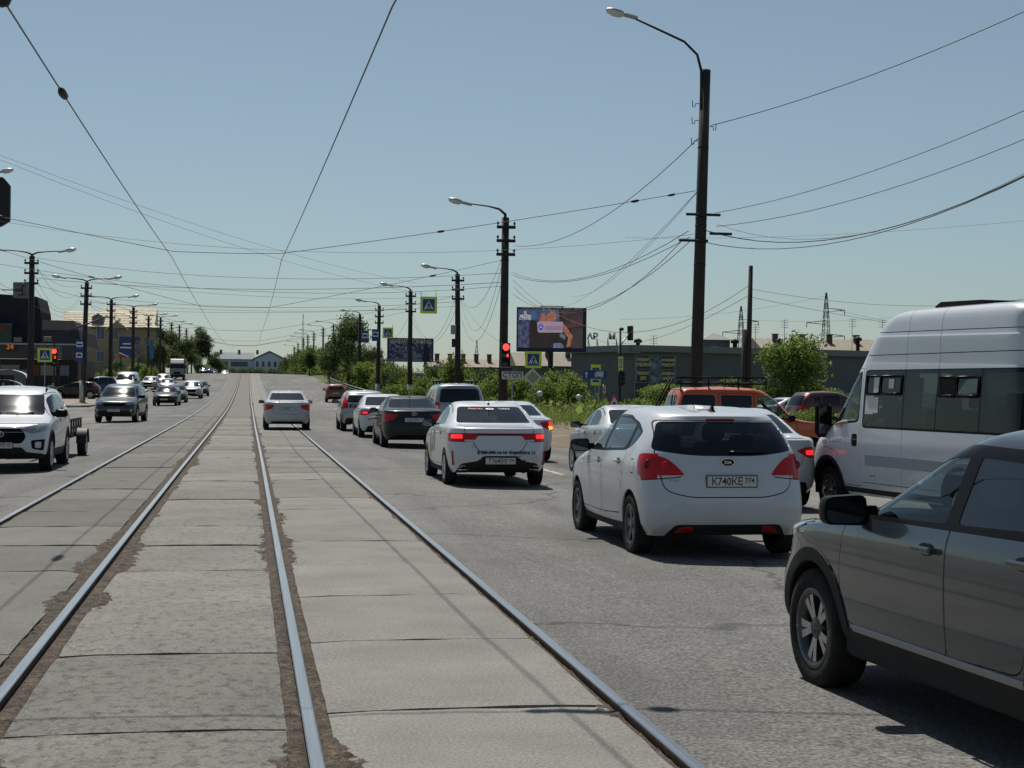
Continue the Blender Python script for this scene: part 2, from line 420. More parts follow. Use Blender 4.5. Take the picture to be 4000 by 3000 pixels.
    def mesh(s, name, m, off=0.0, rim=.02, faces=None):
        faces = s.parts[name].f if faces is None else faces; idx = {}; V = []; F = []; Ns = []; E = {}
        A = np.concatenate(faces); keys = np.round(A[:, :3]*1e4).astype(np.int64)
        nr = A[:, 3:]/np.maximum(np.linalg.norm(A[:, 3:], axis=1, keepdims=True), 1e-9)
        kk = (keys[:, 0]+(1 << 20))*(1 << 42) + (keys[:, 1]+(1 << 20))*(1 << 21) + keys[:, 2]+(1 << 20)
        _, first, inv = np.unique(kk, return_index=True, return_inverse=True); V = (A[first, :3]+nr[first]*off).tolist(); VN = nr[first]
        inv = inv.ravel().tolist(); nl = nr.tolist(); p = 0
        for f in faces:
            k = len(f); ids = inv[p:p+k]; nn = nl[p:p+k]; p += k
            if len(set(ids)) != k:
                q = []; r = []
                for a, b in zip(ids, nn):
                    if a not in q: q.append(a); r.append(b)
                ids, nn = q, r
                if len(ids) < 3: continue
            F.append(ids); Ns += nn
            for i in range(len(ids)):
                a, b = ids[i], ids[i-1]; e = (a, b) if a < b else (b, a); E[e] = (b, a) if e not in E else None
        if rim:
            nv = {}
            def low(i):
                if i not in nv: nv[i] = len(V); V.append((np.array(V[i])-VN[i]*rim).tolist())
                return nv[i]
            for e in E.values():
                if e: a, b = e; F.append([b, a, low(a), low(b)]); Ns += [(0, 0, 0)]*4
        me = bpy.data.meshes.new(name.split('|')[0]); me.from_pydata(V, [], F); me.materials.append(m)
        me.polygons.foreach_set('use_smooth', [True]*len(F))
        if len(Ns) == len(me.loops): me.normals_split_custom_set(Ns)
        me.update(); return me

WHEELS = {}
def wheel_meshes(style, r, w):
    key = (style, r, w)
    if key in WHEELS: return WHEELS[key]
    h = w/2; rr = r*.66
    t = MB(); t.lathe([(rr, -h*.86), (rr+.012, -h*.96), (r*.86, -h), (r*.96, -h*.93), (r, -h*.72), (r, h*.72), (r*.96, h*.93), (r*.86, h), (rr+.012, h*.96), (rr, h*.86)], 36, axis='y')
    for k in (-.35, .0, .35): t.lathe([(r+.0006, k*h-.005), (r+.0006, k*h+.005)], 36, 0, 'y')
    tyre = t.mesh(M['tyre'], 'tyre')
    mm = [M['alloy'], M['gap'], M['alloy_dark'], M['chrome']]
    if style == 'dark': mm = [M['alloy_dark'], M['gap'], M['alloy_dark'], M['steel']]
    dk = 2 if style == 'double' else 0
    q = MB(); q.lathe([(rr+.004, h*.93), (rr-.012, h*.97), (rr-.03, h*.86), (rr-.05, h*.45), (rr-.055, -h*.8)], 36, dk, 'y')
    q.lathe([(.001, h*.28), (rr-.03, h*.28)], 24, 1, 'y', smooth=False)                 # dark brake space
    q.lathe([(.001, h*.80), (.05, h*.80), (.065, h*.70), (.068, h*.3)], 16, dk, 'y')
    q.lathe([(.001, h*.84), (.03, h*.83), (.034, h*.78)], 12, 3 if not dk else 2, 'y')
    if style == 'cover':
        n, w0, w1 = 9, .026, .045
    elif style == 'double': n, w0, w1 = 5, .015, .024
    else: n, w0, w1 = 5, .034, .05
    for k in range(n):
        a0 = 2*math.pi*k/n + math.pi/2
        for da in ((-.20, .20) if style == 'double' else (0,)):
            a = a0+da; r0, r1 = .05, rr-.012; p = []
            for (rad, wd, y) in ((r0, w0, h*.72), ((r0+r1)/2, (w0+w1)/2, h*.78), (r1, w1, h*.82)):
                for sg in (-1, 1):
                    ang = a if style != 'double' else a0+da*(.75+.25*rad/r1)
                    p.append((rad*math.cos(ang)-sg*wd*math.sin(ang), y, rad*math.sin(ang)+sg*wd*math.cos(ang)))
            lo = [(x, y-h*.35, z) for (x, y, z) in p]
            q.add(p+lo, [(0, 1, 3, 2), (2, 3, 5, 4), (0, 2, 8, 6), (2, 4, 10, 8), (1, 7, 9, 3), (3, 9, 11, 5)], 0)
    if style == 'double': mm[1] = M['gap']
    rim = q.mesh(mm, 'rim'); WHEELS[key] = (tyre, rim); return tyre, rim
def add_wheels(root, axles, yw, r, w, style='five', steer=0.0):
    tm, rm = wheel_meshes(style, r, w)
    for x in axles:
        for sg in (1, -1):
            st = steer if x == max(axles) else 0
            o = link('wheel', tm, root, (x, sg*(yw-w/2), r), (0, random.uniform(0, 6), st if sg > 0 else math.pi+st))
            link('rim', rm, o)
def plate_mesh(txt, reg, ww=.52, hh=.112):
    b = MB(); b.prism(fillet([(-ww/2-.008, -hh/2-.008), (ww/2+.008, -hh/2-.008), (ww/2+.008, hh/2+.008), (-ww/2-.008, hh/2+.008)], .012, 2), -.008, .0, 'yz', 1)
    b.prism(fillet([(-ww/2, -hh/2), (ww/2, -hh/2), (ww/2, hh/2), (-ww/2, hh/2)], .01, 2), -.004, .003, 'yz', 0)
    d = ww*.2
    b.box((.0036, d, 0), (.001, .004, hh*.9), 1)
    for z in (-hh/2+.006, hh/2-.006): b.box((.0036, 0, z), (.001, ww-.016, .003), 1)
    for y in (-ww/2+.006, ww/2-.006): b.box((.0036, y, 0), (.001, .003, hh-.012), 1)
    return b.mesh([M['plate'], M['ink']], 'number_plate')
def add_plate(root, p, txt, reg, front=False, tilt=0.0):
    """flat plate; its face looks along +x of its own axes"""
    o = link('number_plate', plate_mesh(txt, reg), root, p, (0, tilt, 0 if front else math.pi))
    if txt:
        lettering(txt, .105, M['ink'], o, (.0045, -.052, -.003), (R(90), 0, R(90)), 'plate_lettering', sx=.92, bold=.0012)
        lettering(reg, .075, M['ink'], o, (.0045, .182, .006), (R(90), 0, R(90)), 'plate_lettering', sx=.9, bold=.001)
    return o
def seat_mesh():
    if 'seat' in WHEELS: return WHEELS['seat']
    b = MB(); b.rbox((.02, 0, .13), (.5, .48, .16), .05); b.rbox((-.25, 0, .46), (.14, .47, .58), .05, rot=Matrix.Rotation(R(-14), 3, 'Y'))
    b.rbox((-.34, 0, .86), (.09, .26, .19), .035, rot=Matrix.Rotation(R(-10), 3, 'Y')); b.box((-.32, .06, .75), (.015, .015, .12)); b.box((-.32, -.06, .75), (.015, .015, .12))
    WHEELS['seat'] = b.mesh(M['seat'], 'seat'); return WHEELS['seat']
def wheel_ring():
    if 'sw' in WHEELS: return WHEELS['sw']
    b = MB(); b.tube([(0, .185*math.cos(2*math.pi*i/20), .185*math.sin(2*math.pi*i/20)) for i in range(21)], .015, 6, cap=False)
    b.rbox((-.01, 0, 0), (.04, .14, .1), .02); b.box((0, .1, 0), (.02, .14, .03)); b.box((0, -.1, 0), (.02, .14, .03)); b.box((0, 0, -.1), (.02, .03, .12))
    WHEELS['sw'] = b.mesh(M['black'], 'steering_wheel'); return WHEELS['sw']
def mirror(root, p, sg, pm, size=(.11, .20, .14), face_rear=True):
    """door mirror: housing on a foot, glass towards the rear"""
    b = MB(); sx, sy, sz = size; c = Vector((0, sg*(sy/2+.05), .03)); prof = fillet([(-sy/2, -sz/2), (sy/2, -sz/2*.9), (sy/2, sz/2*.85), (-sy/2, sz/2)], sz*.3, 3)
    k = len(prof); rings = []
    for (dx, sc) in ((-.05, .97), (-.02, 1.0), (.02, .98), (.055, .8), (.08, .45), (.087, .05)):
        rings += [(c.x+dx, c.y+sg*q[0]*sc, c.z+q[1]*sc) for q in prof]
    fs = [(i*k+j, i*k+(j+1) % k, (i+1)*k+(j+1) % k, (i+1)*k+j) for i in range(5) for j in range(k)]
    b.add(rings, fs, 0, True); b.prism([(-.04, -.03), (.05, -.03), (.03, .05), (-.02, .05)], sg*-.02, sg*.09, 'xz', 1)
    o = b.build('mirror', [pm, M['black']], root, p)
    g = MB(); g.add([(c.x-.046, c.y+sg*q[0]*.86, c.z+q[1]*.84) for q in prof], [tuple(range(k))], 0)
    g.add([(c.x-.0445, c.y+sg*q[0]*.96, c.z+q[1]*.96) for q in prof], [tuple(range(k))], 1)
    g.build('mirror_glass', [M['mirror'], M['black']], o, fix=False)
    return o

def car(name, spec, loc, heading, pm, label, cat, group=None):
    """build one vehicle: +x is its front, origin on the ground between the axles"""
    S = spec; root = empty(name, loc, heading); tag(root, label, cat, group)
    sh = Shell(S['rings'], S.get('na', 11), S.get('ns', 26), S.get('sub', 4), S.get('barrel', .035))
    xr, xf = S['axles']; r = S['r']; ra = S.get('ra', r+.055); pz = S.get('pz', r)
    wmax = max(q[4] for q in S['rings'])
    for x, nm in ((xr, 'r'), (xf, 'f')):
        for v in ('left', 'right'):
            if S.get('arch_trim'): sh.cut('arch_trim-%s|%s' % (nm, v), v, circle(x, pz, ra+S['arch_trim'], 32), ymin=wmax*.55)
            sh.cut('arch', v, circle(x, pz, ra, 32), ('body', 'arch_trim-%s|%s' % (nm, v)), drop=True, ymin=wmax*.55)
    near = S.get('near', True)
    for ft in S.get('cuts', []):            # (part, view, outline, material, offset[, parent part])
        v = ft[1]
        if v == 'side':
            for q in ('left', 'right'): sh.cut(ft[0]+'|'+q, q, ft[2], ft[5] if len(ft) > 5 else ('body',), ymin=wmax*.80 if ft[0] == 'tail_lamp' else None)
        elif v == 'rear2':
            sh.cut(ft[0]+'|left', 'rear', ft[2], ft[5] if len(ft) > 5 else ('body',)); sh.cut(ft[0]+'|right', 'rear', [(-a, b) for a, b in ft[2]], ft[5] if len(ft) > 5 else ('body',))
        elif v == 'front2':
            sh.cut(ft[0]+'|left', 'front', ft[2], ft[5] if len(ft) > 5 else ('body',)); sh.cut(ft[0]+'|right', 'front', [(-a, b) for a, b in ft[2]], ft[5] if len(ft) > 5 else ('body',))
        else: sh.cut(ft[0], v, ft[2], ft[5] if len(ft) > 5 else ('body',))
    if near:
        for nm, view, line, closed in S.get('gaps', []):
            for q in (('left', 'right') if view == 'side' else (view,)): sh.strip('panel_gap', q, line, S.get('gapw', .011), closed)
        for nm, view, poly in S.get('panels', []):
            for q in (('left', 'right') if view == 'side' else (view,)): sh.inside(nm+'|'+q, q, poly)
    mats = {f[0]: (f[3], f[4]) for f in S.get('cuts', [])}
    mats['arch_trim-f'] = mats['arch_trim-r'] = (M['plastic'], .008); mats['panel_gap'] = (M['gap'], -.006)
    objs = {}
    for k in list(sh.parts):
        base = k.split('|')[0]
        if not sh.parts[k].f: continue
        m, off = mats.get(base, (pm, 0.0)); m = pm if m is None else m
        pn = base.split('-')[0]
        objs[k] = link(pn, sh.mesh(k, m, off, .02 if k == 'body' or off else .012), root)
    for k in objs:
        if k.startswith('window-'):
            d = objs.get(k.replace('window-', 'door-'))
            if d: objs[k].parent = d
    # liner: dark inner skin behind every opaque panel
    if near or S.get('liner', True):
        opq = [k for k in sh.parts if 'window' not in k and 'windscreen' not in k]
        link('interior_trim', sh.mesh('trim', M['trim'], -.024, 0, [f for k in opq for f in sh.parts[k].f]), root)
    # floor pan, wheel wells
    b = MB(); z0 = S.get('floor', .2); hw = wmax-.12
    b.rbox(((xr+xf)/2, 0, z0+.09), (xf-xr-2*ra+.04, 2*hw+.14, .14), .03)
    b.rbox((xr-.28+S.get('fr', 0), 0, z0+.16), (.55-2*S.get('fr', 0), 2*hw-.1, .16), .04); b.rbox((xf+.3, 0, z0+.14), (.5, 2*hw-.1, .16), .04)
    b.box((xr, 0, z0+.2), (2*ra, 2*hw-.5, .1)); b.box((xf, 0, z0+.2), (2*ra, 2*hw-.5, .1))
    b.tube([(xr, -hw, r), (xr, hw, r)], .05, 8); b.tube([(xf, -hw, r), (xf, hw, r)], .05, 8)
    if S.get('exhaust', True): b.tube([(xr-.55, -.42, z0+.1), (S['rings'][1][0]+.12, -.42, z0+.09)], .03, 8)
    b.build('underbody', M['under'], root)
    for x in (xr, xf):
        for sg in (1, -1):
            w = MB(); n = 14; prof = []
            for i in range(n+1):
                a = R(-12+204*i/n); prof.append((x+(ra+.012)*math.cos(a), pz+(ra+.012)*math.sin(a)))
            yo, yi = sg*(wmax-.05), sg*(wmax-.36)
            w.add([(q[0], yo, q[1]) for q in prof]+[(q[0], yi, q[1]) for q in prof]+[(x, yi, pz)], [(i, i+1, i+n+2, i+n+1) for i in range(n)]+[(i+n+1, i+n+2, 2*n+2) for i in range(n)], 0)
            w.build('wheel_well', M['under'], root, fix=False)
    add_wheels(root, (xr, xf), S.get('yw', wmax-.03), r, S.get('tw', .2), S.get('rimstyle', 'five'), S.get('steer', 0))
    if S.get('inside', near):
        fx = S.get('seatx', .05); sz = S.get('seatz', .34); 
        for sg in (1, -1): link('seat', seat_mesh(), root, (fx, sg*.36, sz))
        rb = MB(); rx = S.get('rearx', fx-.85)
        rb.rbox((rx, 0, sz+.12), (.5, 1.2, .18), .05); rb.rbox((rx-.28, 0, sz+.44), (.16, 1.22, .55), .05, rot=Matrix.Rotation(R(-18), 3, 'Y'))
        for y in (-.4, .4): rb.rbox((rx-.36, y, sz+.78), (.09, .26, .16), .03)
        rb.build('rear_seat', M['seat'], root)
        db = MB(); dx = S.get('dashx', fx+.72); db.rbox((dx, 0, sz+.42), (.42, 2*wmax-.34, .3), .08); db.build('dashboard', M['trim'], root)
        link('steering_wheel', wheel_ring(), root, (dx-.3, .36, sz+.46), (0, R(-22), 0))
    for (p, sg) in S.get('mirrors', []):
        q, n = sh.surf('left' if sg > 0 else 'right', p[0], p[1]); mirror(root, q+Vector((0, sg*-.01, 0)), sg, S.get('mirror_mat', M['black']), S.get('mirror_size', (.11, .2, .14)))  # housings default to black, the shade on them put into the colour
    for (x, z) in S.get('handles', []):
        for sg, v in ((1, 'left'), (-1, 'right')):
            q, n = sh.surf(v, x, z); hb = MB()
            hb.rbox((0, sg*.032, 0), (.19, .022, .035), .01, 0); hb.box((-.08, sg*.015, 0), (.02, .03, .025), 0); hb.box((.08, sg*.015, 0), (.02, .03, .025), 0)
            hb.add([(.075*math.cos(2*math.pi*i/12), sg*.004, .032*math.sin(2*math.pi*i/12)) for i in range(12)], [tuple(range(12))], 1)
            hb.build('door_handle', [S.get('handle_mat') or pm, M['trim']], objs.get('door-%s|%s' % ('f' if x > S.get('bx', 0) else 'r', v), root), q)
    objs['root'] = root; objs['sh'] = sh
    if S.get('rplate'):
        y, z, t, g = S['rplate']; q, n = sh.surf('rear', y, z); add_plate(root, q+Vector((-.012, 0, 0)), t, g, False, S.get('ptilt', 0))
    if S.get('fplate'):
        y, z, t, g = S['fplate']; q, n = sh.surf('front', y, z); add_plate(root, q+Vector((.012, 0, 0)), t, g, True)
    return objs
def wiper(o, y0, y1, z, view='rear', lift=.02, dz=0.0):
    sh = o['sh']; pts = []
    for i in range(6):
        y = y0+(y1-y0)*i/5; q, n = sh.surf(view, y, z+dz*i/5); pts.append(q+n*lift)
    b = MB(); b.tube(pts, [.014, .012, .01, .009, .008, .006], 5); b.build('wiper', M['black'], o['root'])
def antenna(o, x, y, fin=True, h=.06):
    q, n = o['sh'].surf('top', x, y); b = MB()
    if fin: b.prism([(-.07, -.004), (.05, -.004), (-.045, h)], -.014, .014, 'xz', 0); b.rbox((-.01, 0, 0), (.15, .05, .02), .008)
    else: b.rbox((0, 0, .01), (.06, .04, .03), .01); b.tube([(0, 0, .02), (-.22, 0, .02+h)], .004, 5)
    b.build('antenna', M['black'], o['root'], q)
def badge(o, txt, view, a, b_, size, m, name='badge', sx=1.0, bold=0.0, parent=None):
    q, n = o['sh'].surf(view, a, b_)
    rz = math.atan2(n.y, n.x)+R(90); tl = math.asin(max(-1, min(1, n.z)))
    return lettering(txt, size, m, parent or o['root'], q+n*.006, (R(90)-tl, 0, rz), name, sx=sx, bold=bold)
# ------------------------------------------------------------------ vehicle outlines (metres; x forward, y left, z up)
def rings_mpv():
    return [(-1.84,.24, 1.96,.22, .80, .26,3.6,.55,2.8, 0,0), (-1.925,.36, 2.05,.34, .855,.28,3.6,.62,2.8, 0,0), (-1.955,.55, 2.10,.50, .874,.34,3.4,.66,2.7,0,0),
            (-1.94,.72, 2.08,.66, .880,.42,3.2,.66,2.6,0,0), (-1.90,.92, 1.96,.79, .876,.48,3.2,.62,2.5,.02,0), (-1.845,1.06, 1.14,1.03, .842,.44,3.2,.55,2.4,.015,0),
            (-1.735,1.25, .72,1.24, .762,.42,3.0,.52,2.3,.01,0), (-1.60,1.40, .34,1.415, .675,.40,2.8,.48,2.2,.012,0), (-1.585,1.445, .16,1.475, .615,.42,2.6,.44,2.2,.02,0),
            (-1.30,1.49, -.05,1.505, .45,.40,2.3,.40,2.1,.03,0), (-.9,1.50, -.4,1.51, .20,.2,2.2,.2,2.1,.032,0), (-.7,1.515, -.6,1.52, .01,.04,2,.04,2,.03,0)]
def spec_mpv():
    rw = fillet([(-.75,1.10), (-.63,1.385), (.63,1.385), (.75,1.10), (.36,1.045), (-.36,1.045)], [.06,.06,.06,.06,.2,.2], 4)
    wf = fillet([(-.02,1.05), (.82,1.03), (.38,1.345), (.08,1.405), (-.02,1.41)], [.03,.04,.2,.1,.02], 4)
    wr = fillet([(-.98,1.095), (-.09,1.055), (-.09,1.41), (-.60,1.405), (-1.00,1.35)], [.16,.03,.02,.1,.05], 4)
    frm = fillet([(.90,1.01), (.42,1.36), (.10,1.425), (-.6,1.425), (-1.08,1.365), (-1.36,1.27), (-1.26,1.15), (-1.02,1.07), (-.06,1.028)], [.03,.2,.1,.1,.1,.05,.1,.1,.02], 4)
    wq = fillet([(-1.30,1.27), (-1.22,1.15), (-1.06,1.095), (-1.07,1.315)], [.03,.06,.02,.02], 3)
    df = fillet([(-.05,.36), (.96,.36), (1.0,.60), (.92,1.0), (.42,1.37), (.06,1.43), (-.05,1.435)], [.05,.08,.3,.06,.2,.1,.02], 4)
    dr = fillet([(-.055,.36), (-.055,1.435), (-.62,1.43), (-1.05,1.35), (-1.05,1.05), (-.90,.66), (-.86,.40)], [.05,.02,.1,.1,.2,.2,.08], 4)
    tg = fillet([(-.66,.70), (-.40,.635), (.40,.635), (.66,.70), (.70,.98), (.72,1.06), (.66,1.395), (-.66,1.395), (-.72,1.06), (-.70,.98)], [.1,.1,.1,.1,.05,.05,.05,.05,.05,.05], 4)
    lamp = fillet([(.45,.855), (.52,.94), (.61,1.015), (.70,1.045), (.96,1.052), (.96,.845)], [.02,.06,.06,.05,.01,.01], 4)
    lamps = fillet([(-1.98,.835), (-1.66,.80), (-1.54,.93), (-1.53,1.05), (-1.60,1.062), (-1.98,1.062)], [.01,.05,.06,.03,.03,.01], 4)
    diff = fillet([(-.66,.20), (-.55,.36), (.55,.36), (.66,.20)], [.02,.05,.05,.02], 3)
    refl = fillet([(.36,.285), (.545,.27), (.47,.335), (.36,.335)], .015, 3)
    head = fillet([(.42,.66), (.86,.70), (.84,.84), (.60,.80)], .04, 3); grille = fillet([(-.5,.56), (.5,.56), (.55,.66), (-.55,.66)], .04, 3); low = fillet([(-.6,.28), (.6,.28), (.66,.44), (-.66,.44)], .05, 3)
    wind = fillet([(-.66,1.03), (.66,1.03), (.56,1.40), (-.56,1.40)], .06, 4)
    return dict(rings=rings_mpv(), axles=(-1.275, 1.275), r=.315, ra=.365, tw=.205, yw=.865, rimstyle='dark', floor=.19, fr=.0,
        cuts=[('windscreen', 'front', wind, M['glass_wind'], -.003), ('rear_window', 'rear', rw, M['glass_dark'], -.002),
              ('window-f', 'side', wf, M['glass_clear'], -.004), ('window-r', 'side', wr, M['glass_mid'], -.004), ('window-q', 'side', wq, M['glass_dark'], -.004), ('window_frame', 'side', frm, M['black'], -.001),
              ('tail_lamp', 'rear2', lamp, M['lamp_red'], .006), ('tail_lamp', 'side', lamps, M['lamp_red'], .006),
              ('bumper_reflector', 'rear2', refl, M['reflector'], .002), ('rear_diffuser', 'rear', diff, M['plastic'], -.012),
              ('headlamp', 'front2', head, M['head'], .004), ('grille', 'front', grille, M['black'], -.01), ('lower_grille', 'front', low, M['black'], -.01)],
        gaps=[('d', 'side', df, True), ('d', 'side', dr, True), ('t', 'rear', tg, True), ('b', 'rear', [(-.84, .80), (-.5, .835), (-.49, .845)], False), ('b', 'rear', [(.84, .80), (.5, .835), (.49, .845)], False),
              ('f', 'side', fillet([(-1.42, .99), (-1.26, .99), (-1.26, .85), (-1.42, .85)], .05, 3), True), ('h', 'front', [(-.74, .80), (-.5, .82), (.5, .82), (.74, .80)], False)],
        panels=[('door-f', 'side', df), ('door-r', 'side', dr), ('tailgate', 'rear', tg)],
        mirrors=[((.74, 1.03), 1), ((.74, 1.03), -1)], mirror_size=(.13, .22, .16), handles=[(.10, .92), (-.80, .95)], bx=-.3, seatx=.12, seatz=.38,
        rplate=(-.03, .795, 'К740КЕ', '774'))
def rings_sedan(h=1.46, rear=2.21, deck=1.03):
    k = h/1.46; d = deck
    return [(-rear+.13,.25, 2.05,.20, .78, .50,3.0,.60,2.6,0,0), (-rear+.03,.36, 2.14,.33, .838,.56,3.0,.70,2.5,0,0), (-rear,.55, 2.17,.50, .862,.60,3.0,.76,2.4,0,0),
            (-rear+.03,.74, 2.14,.65, .868,.60,3.0,.78,2.4,0,0), (-rear+.07,.90, 2.03,.75, .866,.58,2.9,.75,2.4,.03,0), (-rear+.10,d-.03, 1.86,.82, .852,.52,2.9,.70,2.4,.035,0),
            (-rear+.18,d+.005, 1.60,.89, .838,.50,2.8,.62,2.4,.03,0), (-1.66,d+.045, 1.08,.985, .812,.50,2.6,.58,2.3,.0,0), (-1.24,1.245*k, .62,1.235*k, .715,.50,2.6,.54,2.3,.01,0), (-.87,1.385*k, .17,1.385*k, .61,.46,2.5,.50,2.2,.015,0),
            (-.72,1.415*k, 0,1.42*k, .55,.42,2.4,.44,2.2,.02,0), (-.55,1.43*k, -.15,1.435*k, .40,.35,2.3,.35,2.1,.022,0), (-.4,1.437*k, -.3,1.44*k, .01,.04,2,.04,2,.02,0)]
def spec_sedan(h=1.46, rear=2.21, deck=1.03, tail='rio', near=True, plate=('', ''), rim='five', win=None, fplate=None):
    k = h/1.46; z1 = 1.375*k
    rw = fillet([(-.66,deck+.06), (.66,deck+.06), (.56,1.365*k), (-.56,1.365*k)], [.05,.05,.07,.07], 4)
    wf = fillet([(-.16,1.025), (.72,1.0), (.30,1.26*k), (0.02,1.345*k), (-.16,1.36*k)], [.03,.03,.15,.1,.02], 4)
    wr = fillet([(-.96,1.06), (-.23,1.028), (-.23,1.36*k), (-.55,1.345*k), (-.90,1.22*k)], [.06,.03,.02,.1,.1], 4)
    df = fillet([(-.195,.34), (.86,.34), (.93,.60), (.84,.97), (.36,1.29*k), (.04,1.385*k), (-.195,1.40*k)], [.05,.08,.3,.06,.2,.1,.02], 4)
    dr = fillet([(-.20,.34), (-.20,1.40*k), (-.58,1.385*k), (-.98,1.25*k), (-1.02,1.05), (-.90,.70), (-.86,.36)], [.05,.02,.1,.1,.1,.2,.08], 4)
    wind = fillet([(-.66,.99), (.66,.99), (.55,1.36*k), (-.55,1.36*k)], .06, 4)
    if tail == 'rio':
        lamp = fillet([(.38,.88), (.44,.80), (.56,.775), (.80,.775), (.90,.80), (.90,.92), (.50,.925), (.40,.925)], [.02,.04,.04,.02,.02,.02,.01,.01], 3)
        bar = [(-.405,.885), (.405,.885), (.405,.925), (-.405,.925)]
        lampon = fillet([(.63,.83), (.81,.83), (.80,.905), (.63,.905)], .015, 2); lside = fillet([(-rear-.02,.79), (-1.86,.83), (-1.76,.90), (-rear-.02,.95)], .03, 3)
        wht = fillet([(.46,.785), (.60,.785), (.60,.815), (.44,.815)], .008, 2)
        extra = [('lamp_bar', 'rear', bar, M['lamp_dred'], .003), ('reversing_lamp', 'rear2', wht, M['lamp_white'], .007), ('brake_lamp', 'rear2', lampon, M['lamp_on'], .008)]
        tg = fillet([(-.46,.775), (-.36,.60), (.36,.60), (.46,.775), (.60,.95), (.60,deck-.0), (-.60,deck-.0), (-.60,.95)], [.03,.1,.1,.03,.03,.02,.02,.03], 3)
        diff = fillet([(-.76,.2), (-.66,.41), (-.38,.46), (-.28,.545), (.28,.545), (.38,.46), (.66,.41), (.76,.2)], [.02,.05,.05,.04,.04,.05,.05,.02], 3); pl = (0, .46)
    elif tail == 'solaris':
        lamp = fillet([(.46,.93), (.56,.80), (.84,.72), (.92,.78), (.92,.98), (.70,.965)], [.03,.05,.02,.01,.01,.05], 3); lside = fillet([(-rear-.02,.70), (-1.80,.83), (-1.68,.93), (-rear-.02,1.0)], .03, 3)
        extra = [('brake_lamp', 'rear2', fillet([(.58,.86), (.76,.84), (.76,.92), (.62,.925)], .015, 2), M['lamp_red'], .008)]
        tg = fillet([(-.50,.66), (-.44,.60), (.44,.60), (.50,.66), (.60,.95), (.62,deck), (-.62,deck), (-.60,.95)], .04, 3)
        diff = fillet([(-.66,.2), (-.56,.33), (.56,.33), (.66,.2)], .03, 3); pl = (0, .795)
    else:
        lamp = fillet([(.44,.88), (.62,.775), (.84,.76), (.92,.80), (.92,.93), (.60,.93)], [.02,.04,.02,.01,.01,.02], 3); lside = fillet([(-rear-.02,.76), (-1.90,.82), (-1.80,.90), (-rear-.02,.95)], .03, 3)
        extra = [('brake_lamp', 'rear2', fillet([(.60,.815), (.76,.81), (.76,.885), (.60,.885)], .02, 2), M['lamp_on'], .008)]
        tg = fillet([(-.52,.70), (-.44,.62), (.44,.62), (.52,.70), (.62,.95), (.62,deck), (-.62,deck), (-.62,.95)], .04, 3)
        diff = fillet([(-.70,.2), (-.60,.42), (.60,.42), (.70,.2)], .04, 3); pl = (0, .76)
    head = fillet([(.44,.62), (.86,.70), (.84,.82), (.58,.755)], .04, 3); grille = fillet([(-.40,.56), (.40,.56), (.46,.70), (-.46,.70)], .05, 3); low = fillet([(-.55,.26), (.55,.26), (.62,.42), (-.62,.42)], .05, 3)
    fog = fillet([(.60,.30), (.80,.34), (.80,.46), (.66,.46)], .03, 3)
    win = win or (M['glass_mid'], M['glass_dark'], M['glass_dark'])
    S = dict(rings=rings_sedan(h, rear, deck), axles=(-1.30, 1.30), r=.31, ra=.355, tw=.2, yw=.86, rimstyle=rim, floor=.18, near=near,
        cuts=[('windscreen', 'front', wind, M['glass_wind'], -.003), ('rear_window', 'rear', rw, win[2], -.002), ('window-f', 'side', wf, win[0], -.004), ('window-r', 'side', wr, win[1], -.004)]
             + extra + [('tail_lamp', 'rear2', lamp, M['lamp_red'], .005), ('tail_lamp', 'side', lside, M['lamp_red'], .005), ('rear_diffuser', 'rear', diff, M['plastic'], -.01),
              ('headlamp', 'front2', head, M['head'], .004), ('grille', 'front', grille, M['black'], -.01), ('lower_grille', 'front', low, M['black'], -.01), ('fog_lamp', 'front2', fog, M['black'], -.004)],
        gaps=[('d', 'side', df, True), ('d', 'side', dr, True), ('t', 'rear', tg, True), ('h', 'front', [(-.74,.79), (-.5,.80), (.5,.80), (.74,.79)], False), ('rb', 'side', [(-1.66,.42), (-1.72,.60), (-1.80,.775)], False), ('fb', 'side', [(1.62,.40), (1.70,.56), (1.74,.66)], False), ('fw', 'side', [(.93,.62), (1.0,.80), (1.06,.95)], False), ('fl', 'side', fillet([(-1.46,.93), (-1.30,.93), (-1.30,.80), (-1.46,.80)], .04, 3), True)],
        panels=[('door-f', 'side', df), ('door-r', 'side', dr), ('boot_lid', 'rear', tg)],
        mirrors=[((.66, 1.0), 1), ((.66, 1.0), -1)], handles=[(-.02, .88), (-.86, .90)], bx=-.4, seatx=-.05, seatz=.28)
    if plate[0]: S['rplate'] = (pl[0], pl[1], *plate)
    elif plate[1] is not None: S['rplate'] = (pl[0], pl[1], 'Х102ОР', '74')
    S['fplate'] = (0, .47, *(fplate or ('Р418ТА', '174')))
    if not near: S.update(na=8, ns=16, sub=3, inside=True)
    return S
